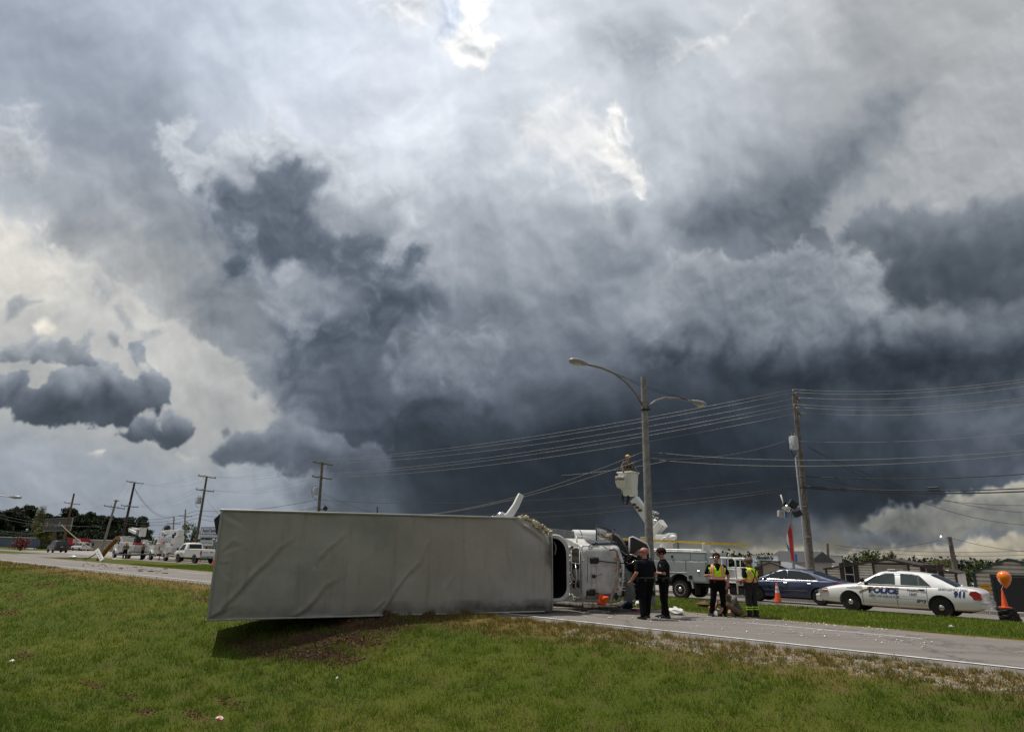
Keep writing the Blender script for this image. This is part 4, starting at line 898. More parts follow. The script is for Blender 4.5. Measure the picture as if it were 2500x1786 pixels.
# ================================================================== vehicles.  local +x = forward, y = left, z = up, origin on the ground
BLUEP = mat('steel_blue_car_paint', (.034, .048, .100), .28, .35, var=.12, coat=.8)
BLACKP = mat('black_car_paint', (.012, .012, .014), .3, coat=.6, var=.1)
CREAMW = mat('gloss_white_car_paint', (.74, .74, .73), .3, coat=.6, var=.05)
PGLASS = mat('greenish_car_glass', (.030, .048, .044), .06, var=.5, scale=3, spec=.8)
DARKIN = mat('dark_wheel_well', (.006, .006, .006), .9)
ALLOY = mat('alloy_rim', (.50, .50, .50), .4, .25, var=.2, scale=12)
BLACKRIM = mat('black_steel_rim', (.012, .012, .012), .45, .2)
def wheel(parent, x, y, r, w, rim, side, spokes=5, cap_r=None, inset=.02, rr=.62):
    t_ = MB(); prof = [(r*rr, -w/2), (r*.93, -w/2), (r, -w/2+.03), (r, w/2-.03), (r*.93, w/2), (r*rr, w/2)]
    t_.lathe(prof, (0, 0, 0), 'y', 28); tyre = t_.build('wheel', RUBBER, parent, smooth='auto'); tyre.location = (x, y, r)
    q = MB(); yo = side*(w/2+.004)
    q.lathe([(r*rr*.98, yo-side*.03), (r*rr*1.02, yo), (r*rr*.93, yo), (r*rr*.88, yo-side*.05), (r*.1, yo-side*.06)] if side > 0 else [(r*.1, -(yo-side*.06)*-1), (r*rr*.88, yo-side*.05), (r*rr*.93, yo), (r*rr*1.02, yo), (r*rr*.98, yo-side*.03)], (0, 0, 0), 'y', 28)
    q.v = [(a, -b, c) if False else (a, b, c) for a, b, c in q.v]
    m2 = Matrix.Scale(-1, 4, (0, 1, 0)); q.xf(m2)
    o = q.build('rim', BLACKRIM if spokes else rim, tyre, smooth='auto')
    if spokes:
        sp = MB()
        for k in range(spokes):
            a = 2*PI*k/spokes+.3; ca, sa = math.cos(a), math.sin(a); tx, tz = -sa, ca; w0, w1 = r*.09, r*.15
            y0, y1 = yo-side*.012, yo-side*.035
            vs = []
            for yy in (y0, y1):
                for rad, ww in ((r*.08, w0), (r*rr*.93, w1)):
                    for sg in (-1, 1): vs.append((ca*rad+tx*ww*sg, yy, sa*rad+tz*ww*sg))
            sp.add(vs, [(0, 1, 3, 2), (4, 6, 7, 5), (0, 2, 6, 4), (1, 5, 7, 3), (2, 3, 7, 6), (0, 4, 5, 1)])
        sp.lathe([(r*rr*1.0, yo-side*.02), (r*rr*.9, yo)], (0, 0, 0), 'y', 28) if False else None
        sp.cyl((0, yo-side*.03, 0), (0, yo, 0), r*.15, r*.13, 14)
        rg = MB()
        for k in range(28):
            a0, a1 = 2*PI*k/28, 2*PI*(k+1)/28
            sp.add([(math.cos(a)*rad, yy, math.sin(a)*rad) for a in (a0, a1) for rad, yy in ((r*rr*.86, yo-side*.02), (r*rr*1.03, yo))], [(0, 1, 3, 2)])
        sp.build('spokes', rim, tyre)
    if cap_r:
        c_ = MB(); c_.ball((0, yo-side*.01, 0), (cap_r, .05, cap_r), 16, 8); c_.build('hub_cap', CHROME, tyre, smooth=True)
    return tyre
def section(x, w, zb, zt, crown=.03, tuck=.0, sq=.8):
    h = zt-zb
    half = [(0.0, zb), (w*.80, zb), (w*.955, zb+.05), (w*.99, zb+.25*h), (w*1.0, zb+.55*h), (w*.985, zb+.74*h), (w*.955, zb+.90*h), (w*.90, zt-.012), (w*sq, zt+crown*.4), (w*.4, zt+crown*.9), (0, zt+crown)]
    return [(x, -a, b) for a, b in half]+[(x, a, b) for a, b in half[-2:0:-1]]
def shell(parent, stations, paint, arches, r_arch, wmax, sub=1):
    m_ = MB(); m_.loft([section(*s_) for s_ in stations]); o = m_.build('body', paint, parent, smooth=True)
    md = o.modifiers.new('s', 'SUBSURF'); md.levels = sub; md.render_levels = sub; bpy.context.view_layer.update(); evaluated(o)
    cs = []
    for x in arches:
        for sd_ in (-1, 1):
            q = MB(); q.cyl((x, sd_*(wmax-.30), r_arch*.93), (x, sd_*(wmax+.3), r_arch*.93), r_arch, n=32); cs.append(q.build('c', None))
    cut(o, cs); o.data.set_sharp_from_angle(angle=R(42))
    for x in arches:
        for sd_ in (-1, 1):
            q = MB(); q.cyl((x, sd_*(wmax-.36), r_arch*.93), (x, sd_*(wmax-.30), r_arch*.93), r_arch*1.0, n=24); w_ = q.build('wheel_well', DARKIN, parent)
    return o
def cabin(parent, paint, xs, zbelt, wb, wr, tri=True):
    # xs: list of (x, z_top) along the roof line; the side glass leans in from wb at the belt to wr at the roof
    zr = max(z for x, z in xs); m_ = MB(); rings = []
    def W_(z): return wb+(wr-wb)*min(1, (z-zbelt)/(zr-zbelt))
    for x, z in xs:
        w = W_(z); z = max(z, zbelt+.004); k = min(1, (z-zbelt)/.25)
        half = [(wb, zbelt-.06), (wb, zbelt), (w, z-.05*k), (w-.05*k, z-.012*k), (w*.6, z+.015*k), (0, z+.025*k)]
        rings.append([(x, -a, b) for a, b in half]+[(x, a, b) for a, b in half[-2::-1]])
    m_.loft(rings); o = m_.build('roof', paint, parent, smooth='auto'); return o, W_
def side_glass(parent, W_, poly, name, m_, side, off=.008, th=.006):
    b = MB(); n = len(poly)
    a = [(x, side*(W_(z)+off), z) for x, z in poly]; c = [(x, side*(W_(z)+off-th), z) for x, z in poly]
    b.add(a+c, [tuple(range(n)), tuple(range(2*n-1, n-1, -1))]+[(i, (i+1) % n, n+(i+1) % n, n+i) for i in range(n)]); return b.build(name, m_, parent)
def top_glass(parent, pts, name, m_, off=.012):
    # pts: list of (x, z, halfwidth) along the slope
    b = MB(); nx = 8; rows = []
    for x, z, w in pts: rows.append([(x, -w+2*w*i/nx, z+off+.022*(1-(2*i/nx-1)**2)) for i in range(nx+1)])
    b.loft(rows, cap=False, closed=False); return b.build(name, m_, parent, smooth=True, fix=False)
def stick(parent, body, mb, name, m_, side, off=.006):
    # lay flat print (x, z in local side plane) on the flank of the body by casting it sideways
    bm = bmesh.new(); bv = [bm.verts.new(p) for p in mb.v]
    for f in mb.f:
        try: bm.faces.new([bv[i] for i in f])
        except ValueError: pass
    zs = [p[2] for p in mb.v]; xs_ = [p[0] for p in mb.v]
    for k in range(int(min(zs)/.06)+1, int(max(zs)/.06)+1): bmesh.ops.bisect_plane(bm, geom=bm.verts[:]+bm.edges[:]+bm.faces[:], plane_co=(0, 0, k*.06), plane_no=(0, 0, 1))
    bm.verts.index_update(); mb.v = [tuple(v.co) for v in bm.verts]; mb.f = [tuple(v.index for v in f.verts) for f in bm.faces]; bm.free()
    bt = BVHTree.FromPolygons([v.co.copy() for v in body.data.vertices], [tuple(p.vertices) for p in body.data.polygons])
    out = []
    for x, d, z in mb.v:
        h = bt.ray_cast(V((x, side*3, z)), V((0, -side, 0)))
        out.append((x, (h[0].y if h[0] is not None else side*.9)+side*(off+(.002 if d > 0 else 0)), z))
    mb.v = out; return mb.build(name, m_, parent, fix=False)
def letters(txt, size, cx, cz, side, **k):
    # text readable on the left flank (y+): runs towards -x there; on the near (left) side the front is at the left
    t_ = text_mb(txt, size, ext=0, **k); t_.v = [(cx-side*a, c, cz+b) if False else (cx-a*side, 1 if c > 0 else 0, cz+b) for a, b, c in t_.v]; return t_

# ---- police patrol car
def ang_of(v): return math.atan2(v.y, v.x)
fw, rw_ = onz(2082, 1490, rz_(27)-.02), onz(2304.7, 1506.7, rz_(27)-.02)
dv = (fw-rw_).normalized(); mid = (fw+rw_)/2; left = V((-dv.y, dv.x, 0)); WB = 2.91
if left.y > 0: pass
POL_A = ang_of(dv)
# the near flank is the car's left side: its axle line lies .78 m nearer than the centre line
side_n = 1 if (left.dot(V((0, -1, 0))) > 0) else -1
pc = mid-left*side_n*.80
pol = thing('police_car', 'white police patrol car with blue POLICE lettering parked on the far carriageway', 'police car', (pc.x, pc.y, rz_(27)-.03), POL_A)
st = [(-2.70,.80,.42,.82,.01),(-2.62,.88,.30,.92,.01),(-2.45,.92,.26,.99,.02),(-2.1,.955,.24,1.02,.03),(-1.5,.975,.24,1.02,.03),(-.9,.98,.22,1.0,.02),(0,.985,.21,.985,.02),(.75,.985,.21,.975,.02),(1.0,.98,.22,.985,.03),(1.5,.965,.24,.95,.05),(2.0,.93,.26,.88,.05),(2.35,.88,.28,.80,.04),(2.58,.84,.32,.74,.02),(2.68,.76,.40,.66,.0)]
pbody = shell(pol, st, CREAMW, (-1.455, 1.455), .39, .98)
cl_, PW = cabin(pol, CREAMW, [(-1.98, 1.0), (-1.55, 1.23), (-1.18, 1.40), (-.8, 1.455), (-.2, 1.475), (.2, 1.465), (.45, 1.43), (.8, 1.24), (1.15, .995)], .985, .89, .60)
for sd_ in (side_n, -side_n):
    side_glass(pol, PW, [(.90, 1.02), (.93, 1.05), (.50, 1.32), (.22, 1.40), (-.06, 1.40), (-.10, 1.02)], 'front_window', PGLASS, sd_)
    side_glass(pol, PW, [(-.28, 1.02), (-.26, 1.40), (-.62, 1.39), (-.84, 1.35), (-1.18, 1.04), (-1.16, 1.02)], 'rear_side_window', PGLASS, sd_)
    side_glass(pol, PW, [(-.83, 1.02), (-.80, 1.38), (-.84, 1.38), (-.87, 1.02)], 'window_divider', BLACK, sd_, .014)
    for (p0, p1) in (((.93, 1.03), (.50, 1.335)), ((.50, 1.335), (.22, 1.415)), ((.22, 1.415), (-.62, 1.405)), ((-.62, 1.405), (-.86, 1.36)), ((-.86, 1.36), (-1.21, 1.02)), ((.93, 1.005), (-1.21, 1.005))):
        q = MB(); q.tube([(p0[0], sd_*(PW(p0[1])+.014), p0[1]), (p1[0], sd_*(PW(p1[1])+.014), p1[1])], .009, 5); q.build('window_trim', BLACK if p0[1] > 1.01 else mat('grey_trim', (.2, .2, .2), .4, .5), pol)
top_glass(pol, [(.44, 1.43, .56), (.62, 1.335, .62), (.8, 1.24, .67), (1.0, 1.10, .74), (1.13, 1.01, .78)], 'windshield', GLASS)
top_glass(pol, [(-1.96, 1.015, .74), (-1.75, 1.125, .68), (-1.55, 1.235, .63), (-1.36, 1.32, .59), (-1.2, 1.39, .56)], 'rear_window', GLASS)
NAVYL = mat('navy_lettering', (.012, .022, .13), .4, var=.05); GOLD = mat('gold_stripe', (.20, .125, .02), .4, var=.1); GREYL = mat('grey_lettering', (.10, .12, .16), .5, var=.05)
S_ = side_n
stick(pol, pbody, letters('POLICE', .27, .30, .80, S_, bold=.018, shear=.18, width=1.02), 'police_lettering', NAVYL, S_)
stick(pol, pbody, letters('CITY OF DECATUR', .12, .30, .60, S_, bold=.004, shear=.3, width=1.0), 'city_lettering', GREYL, S_)
stick(pol, pbody, letters('TRAFFIC', .12, -.66, .845, S_, bold=.004, width=.38), 'unit_lettering', GREYL, S_)
stick(pol, pbody, letters('UNIT', .12, -.66, .72, S_, bold=.004, width=.24), 'unit_lettering', GREYL, S_)
stick(pol, pbody, letters('893', .15, -.88, .50, S_, bold=.008, shear=.2, width=.30), 'number_lettering', GREYL, S_)
stick(pol, pbody, letters('EMERGENCY DIAL', .11, -1.86, .94, S_, bold=.003, shear=.25, width=.86), 'emergency_lettering', GREYL, S_)
stick(pol, pbody, letters('911', .24, -2.04, .79, S_, bold=.016, shear=.2, width=.34), 'emergency_number', NAVYL, S_)
def ribbon(pts, w):
    b = MB(); up = []; lo = []
    for i, (x, z, k) in enumerate(pts): up.append((x, 1, z+w*k)); lo.append((x, 1, z-w*k))
    n = len(pts); b.add(up+lo, [(i, i+1, n+i+1, n+i) for i in range(n-1)]); return b
stick(pol, pbody, ribbon([(1.10, .70, 1.0), (.98, .76, 1.0), (.85, .81, .9), (.7, .85, .75), (.5, .875, .5), (.3, .885, .35), (.1, .885, .3), (-.3, .875, .25), (-.7, .865, .25), (-.98, .86, .2)], .035), 'gold_stripe', GOLD, S_)
stick(pol, pbody, ribbon([(1.55, .84, .2), (1.4, .86, .7), (1.2, .875, 1), (1.03, .88, 1.1)], .05), 'grey_stripe', mat('grey_stripe', (.35, .35, .36), .5), S_)
for x in (1.00, -.13, -1.08):
    q = MB(); q.add([(x-.006, 1, z) for z in (.27, .5, .75, .97)]+[(x+.006, 1, z) for z in (.27, .5, .75, .97)], [(i, i+1, 4+i+1, 4+i) for i in range(3)]); stick(pol, pbody, q, 'door_seam', BLACK, S_, .006)
for x0, x1, z in ((.95, -1.05, .645 if False else .36), (-.18, -1.03, .635)):
    q = MB(); q.add([(x0, 1, z), (x1, 1, z), (x1, 1, z+.022), (x0, 1, z+.022)], [(0, 1, 2, 3)]); stick(pol, pbody, q, 'side_moulding', mat('pale_moulding', (.5, .5, .5), .5), S_, .008)
for x in (-.02, -1.0):
    q = MB(); q.box((x+.06, S_*.962, .895), (.19, .03, .04), b=.012); q.build('door_handle', BLACK, pol)
q = MB(); q.box((.82, S_*1.02, 1.02), (.10, .17, .13), b=.04); q.build('wing_mirror', BLACK, pol)
q = MB(); q.ball((1.02, S_*.80, 1.14), (.085, .06, .085), 12, 8); q.cyl((1.0, S_*.76, 1.03), (1.02, S_*.79, 1.1), .015); q.build('spotlight', BLACK, pol, smooth=True)
q = MB(); q.box((.05, 0, 1.53), (.30, 1.0, .045), b=.02); q.build('light_bar', mat('grey_lens', (.16, .17, .18), .25, coat=.5), pol); q = MB(); q.box((.05, 0, 1.50), (.2, .5, .04), b=.01); q.build('light_bar_mount', BLACK, pol)
for s2 in (S_, -S_):
    q = MB(); q.prism([(2.62, .62), (2.28, .64), (2.28, .80), (2.56, .74)], s2*.70, s2*.90); hl_ = q.build('headlight', mat('clear_lens', (.45, .47, .47), .12, var=.2, coat=.8), pol)
    q = MB(); q.box((2.34, s2*.905, .71), (.20, .02, .06), b=.008); q.build('turn_signal', AMBER, hl_)
    q = MB(); q.prism([(-2.655, .66), (-2.46, .64), (-2.32, .68), (-2.30, .80), (-2.36, .91), (-2.52, .93), (-2.63, .86)], s2*.60, s2*.915); q.build('tail_light', RED, pol)
for x0, x1, z0, z1, w in ((2.50, 2.74, .30, .56, .84), (-2.77, -2.52, .36, .60, .87)):
    q = MB(); q.box(((x0+x1)/2, 0, (z0+z1)/2), (x1-x0, w*2, z1-z0), b=.07); q.build('bumper', CREAMW, pol, smooth='auto')
    q = MB(); q.box(((x0+x1)/2, 0, (z0+z1)/2+.05), (x1-x0+.01, w*2+.01, .012)); q.build('bumper_groove', mat('grey_trim', (.2, .2, .2)), pol)
q = MB(); q.box((2.86, 0, .62), (.06, .9, .05), b=.02); q.box((2.82, .3, .50), (.05, .06, .36), b=.01); q.box((2.82, -.3, .50), (.05, .06, .36), b=.01); q.box((2.78, .3, .4), (.14, .05, .08)); q.box((2.78, -.3, .4), (.14, .05, .08)); q.build('push_bar', BLACK, pol)
q = MB(); q.box((0, 0, .28), (4.6, 1.5, .16), b=.03); q.build('underbody', BLACK, pol)
q = MB(); q.ball((-2.05, S_*.3, 1.06), (.045, .045, .05), 10, 6); q.build('antenna_dome', CREAMW, pol, smooth=True)
for x in (-1.455, 1.455):
    for s2 in (1, -1): wheel(pol, x, s2*.80, .335, .22, BLACKRIM, s2, spokes=0, cap_r=.095)

# ---- blue sedan
f2, r2 = onz(1860, 1465.5, rz_(30)), onz(1995, 1475, rz_(30)); mid = (f2+r2)/2; dv = RD.copy(); left = V((-dv.y, dv.x, 0)); s2n = 1 if left.y < 0 else -1
bc = mid-left*s2n*.78
sed = thing('sedan', 'blue four door sedan stopped behind the traffic cone on the far carriageway', 'car', (bc.x, bc.y, rz_(30)), ang_of(dv))
st = [(-2.40,.60,.42,.84,.0),(-2.33,.82,.30,.94,.01),(-2.15,.89,.26,1.00,.03),(-1.7,.915,.22,1.02,.03),(-1.0,.925,.19,.99,.02),(0,.925,.18,.96,.02),(.75,.925,.18,.94,.02),(1.0,.92,.19,.94,.03),(1.5,.90,.22,.90,.05),(1.95,.85,.26,.80,.04),(2.25,.74,.30,.70,.02),(2.40,.55,.36,.60,.0)]
sbody = shell(sed, st, BLUEP, (-1.37, 1.37), .37, .925)
_, SWd = cabin(sed, BLUEP, [(-2.1, 1.0), (-1.6, 1.16), (-1.1, 1.33), (-.6, 1.43), (-.1, 1.455), (.35, 1.41), (.8, 1.22), (1.3, .96)], .955, .84, .56)
for s2 in (1, -1):
    side_glass(sed, SWd, [(1.02, .99), (1.0, 1.03), (.62, 1.24), (.30, 1.35), (.02, 1.385), (0, .99)], 'front_window', GLASS, s2)
    side_glass(sed, SWd, [(-.06, .99), (-.04, 1.385), (-.5, 1.37), (-.95, 1.27), (-1.22, 1.10), (-1.28, .99)], 'rear_side_window', GLASS, s2)
q = MB()
for a, b_ in (((1.06, .975), (-1.34, .975)), ((-1.34, .975), (-1.25, 1.11)), ((-1.25, 1.11), (-.97, 1.29)), ((-.97, 1.29), (-.5, 1.39)), ((-.5, 1.39), (.02, 1.405)), ((.02, 1.405), (.62, 1.26)), ((.62, 1.26), (1.06, .975))): q.tube([(a[0], s2n*(SWd(a[1])+.016), a[1]), (b_[0], s2n*(SWd(b_[1])+.016), b_[1])], .011, 5)
q.build('chrome_trim', CHROME, sed)
top_glass(sed, [(.34, 1.415, .54), (.6, 1.32, .60), (.85, 1.2, .66), (1.2, 1.01, .74)], 'windshield', GLASS); top_glass(sed, [(-2.0, 1.03, .7), (-1.6, 1.16, .66), (-1.1, 1.335, .58)], 'rear_window', GLASS)
for x in (.02, -.98):
    q = MB(); q.box((x+.12-.12, s2n*.915, .85), (.16, .03, .03), b=.01); q.build('door_handle', CHROME, sed)
for x in (.98, -.05, -1.12):
    q = MB(); q.add([(x-.006, 1, z) for z in (.25, .5, .75, .95)]+[(x+.006, 1, z) for z in (.25, .5, .75, .95)], [(i, i+1, 4+i+1, 4+i) for i in range(3)]); stick(sed, sbody, q, 'door_seam', BLACK, s2n, .006)
q = MB(); q.add([(.95, 1, .52), (-.9, 1, .54), (-.9, 1, .56), (.95, 1, .54)], [(0, 1, 2, 3)]); stick(sed, sbody, q, 'side_moulding', CHROME, s2n, .025)
q = MB(); q.box((.88, s2n*.97, .99), (.12, .16, .12), b=.04); q.build('wing_mirror', BLUEP, sed)
for s2 in (1, -1):
    q = MB(); q.prism([(-2.40, .72), (-2.12, .78), (-1.98, .92), (-2.30, .93), (-2.41, .86)], s2*.55, s2*.90); q.build('tail_light', RED, sed)
    q = MB(); q.prism([(2.36, .58), (2.0, .64), (1.9, .76), (2.2, .70)], s2*.5, s2*.84); q.build('headlight', mat('clear_lens', (.45, .47, .47), .12, coat=.8), sed)
q = MB(); q.box((0, 0, .25), (4.2, 1.4, .16), b=.03); q.build('underbody', BLACK, sed)
for x in (-1.37, 1.37):
    for s2 in (1, -1): wheel(sed, x, s2*.77, .335, .21, ALLOY, s2, 5, rr=.70)

# ---- generic small car / SUV seen far off
def far_car(name, label, loc, ang, paint, L=4.6, w=.92, h=1.7, hood=.27, plate=True):
    t_ = thing(name, label, 'car', loc, ang)
    m_ = MB(); zb, zt = .35, h*.60
    m_.loft([section(x, ww, z0, z1, .02) for x, ww, z0, z1 in ((-L/2, w*.9, zb+.1, zt-.1), (-L/2+.1, w, zb, zt), (L*.1, w, zb, zt), (L/2-.15, w*.95, zb, zt-.1), (L/2, w*.8, zb+.12, zt-.22))]); m_.build('body', paint, t_, smooth='auto')
    _, WW = cabin(t_, paint, [(-L/2+.02, zt), (-L/2+.22, h-.08), (-L*.2, h), (L*.05, h-.02), (L*.25, zt)], zt, w*.93, w*.75)
    for s2 in (1, -1):
        side_glass(t_, WW, [(L*.2, zt+.04), (L*.06, h-.16), (-L*.16, h-.12), (-L*.16, zt+.04)], 'front_window', GLASS, s2); side_glass(t_, WW, [(-L*.19, zt+.04), (-L*.19, h-.12), (-L*.42, h-.2), (-L*.45, zt+.04)], 'rear_side_window', GLASS, s2)
        q = MB(); q.box((-L/2-.01, s2*w*.78, zt-.12), (.06, .2, .22), b=.02); q.build('tail_light', RED, t_)
    q = MB(); q.add([(-L/2+.0, -w*.72, zt+.04), (-L/2+.0, w*.72, zt+.04), (-L/2+.185, w*.62, h-.14), (-L/2+.185, -w*.62, h-.14)], [(0, 1, 2, 3)]); q.v = [(a-.015, b, c) for a, b, c in q.v]; q.build('rear_window', GLASS, t_)
    q = MB(); q.box((-L/2-.05, 0, zb+.12), (.12, w*1.8, .2), b=.04); q.build('bumper', BLACK if paint is BLACKP else paint, t_)
    if plate: q = MB(); q.box((-L/2-.03, 0, zt-.2), (.03, .3, .15)); q.build('licence_plate', mat('plate_white', (.5, .5, .5)), t_)
    for x in (-L*.3, L*.3):
        for s2 in (1, -1): wheel(t_, x, s2*(w-.1), .36, .22, ALLOY, s2, 0)
    return t_
# ---- pickup truck
pk = onz(497, 1378, rz_(29)); PKA = ang_of(RD)+R(4)
fwd_ = V((math.cos(PKA), math.sin(PKA), 0)); pk = W(66.3, 30.2); pk.z = rz_(30)
pick = thing('pickup_truck', 'white utility pickup truck parked on the median edge beside the leaning signs', 'pickup truck', pk, PKA)
def pickup():
    m_ = MB()
    m_.loft([section(x, w, z0, z1, c) for x, w, z0, z1, c in ((.75, .97, .55, 1.20, 0), (1.6, .98, .52, 1.20, .02), (2.5, .96, .50, 1.16, .04), (2.85, .9, .5, 1.05, .02), (2.95, .8, .55, .95, 0))]); b1 = m_.build('front_body', CREAMW, pick, smooth='auto')
    cs = []
    for s2 in (1, -1): q = MB(); q.cyl((1.95, s2*.6, .42), (1.95, s2*1.3, .42), .46, n=24); cs.append(q.build('c', None))
    cut(b1, cs)
    _, PWd = cabin(pick, CREAMW, [(.62, 1.2), (.70, 1.84), (.9, 1.92), (1.35, 1.93), (1.6, 1.88), (2.15, 1.2)], 1.2, .93, .72)
    for s2 in (1, -1):
        side_glass(pick, PWd, [(1.95, 1.24), (1.55, 1.74), (1.05, 1.80), (1.0, 1.24)], 'door_window', GLASS, s2)
        q = MB(); q.box((1.95, s2*1.08, 1.30), (.12, .2, .22), b=.05); q.build('wing_mirror', BLACK, pick)
    q = MB(); q.prism([(-.66, 1.26), (.66, 1.26), (.60, 1.78), (-.60, 1.78)], .60, .64, ax='x'); q.build('rear_window', GLASS, pick)
    m_ = MB()
    for s2 in (1, -1): m_.box((-.75, s2*.92, .93), (2.85, .14, .70), b=.05)
    bed = MB(); bed.prism([(-2.2, .58), (.68, .58), (.68, 1.27), (-2.2, 1.27)], -.98, .98); bo = bed.build('cargo_bed', CREAMW, pick)
    cs = []
    for s2 in (1, -1): q = MB(); q.cyl((-1.2, s2*.6, .42), (-1.2, s2*1.3, .42), .47, n=24); cs.append(q.build('c', None))
    q = MB(); q.box((-.75, 0, 1.2), (2.6, 1.66, 1.0)); cs.append(q.build('c', None)); cut(bo, cs)
    q = MB(); q.box((-2.22, 0, .96), (.06, 1.60, .56), b=.02); tg = q.build('tailgate', CREAMW, pick)
    q = MB(); q.box((-2.26, -.15, 1.08), (.02, .30, .07), b=.01); q.build('tailgate_handle', BLACK, tg)
    for s2 in (1, -1): q = MB(); q.box((-2.21, s2*.90, 1.0), (.08, .14, .36), b=.03); q.build('tail_light', RED, pick)
    q = MB(); q.box((-2.32, 0, .62), (.18, 1.9, .20), b=.04); q.build('bumper', STEEL, pick)
    q = MB(); q.box((-2.42, .25, .62), (.02, .31, .16)); q.build('licence_plate', mat('blue_plate', (.08, .30, .38), .5), pick)
    q = MB(); q.box((-.6, 0, 1.32), (2.4, 1.5, .09), b=.03); q.build('bed_cover', WHITE, pick)
    t_ = text_mb('UT 114', .13, bold=.004); t_.v = [(-2.258, -a+.45, b+1.05) for a, b, c in t_.v]; t_.build('fleet_number', mat('dull_red_print', (.25, .03, .03)), tg, fix=False)
    t_ = text_mb('UT', .24, bold=.008); t_.v = [(1.3-a, .985, b+.88) for a, b, c in t_.v]; t_.build('door_print', mat('dull_red_print', (.25, .03, .03)), pick, fix=False)
    q = MB(); q.box((1.1, 0, 1.97), (.15, .3, .08), b=.03); q.build('beacon', AMBER, pick)
    for x in (-1.2, 1.95):
        for s2 in (1, -1): wheel(pick, x, s2*.82, .40, .26, ALLOY, s2, 0)
    q = MB(); q.box((.2, 0, .5), (4.2, 1.2, .2)); q.build('chassis', BLACK, pick)
pickup()
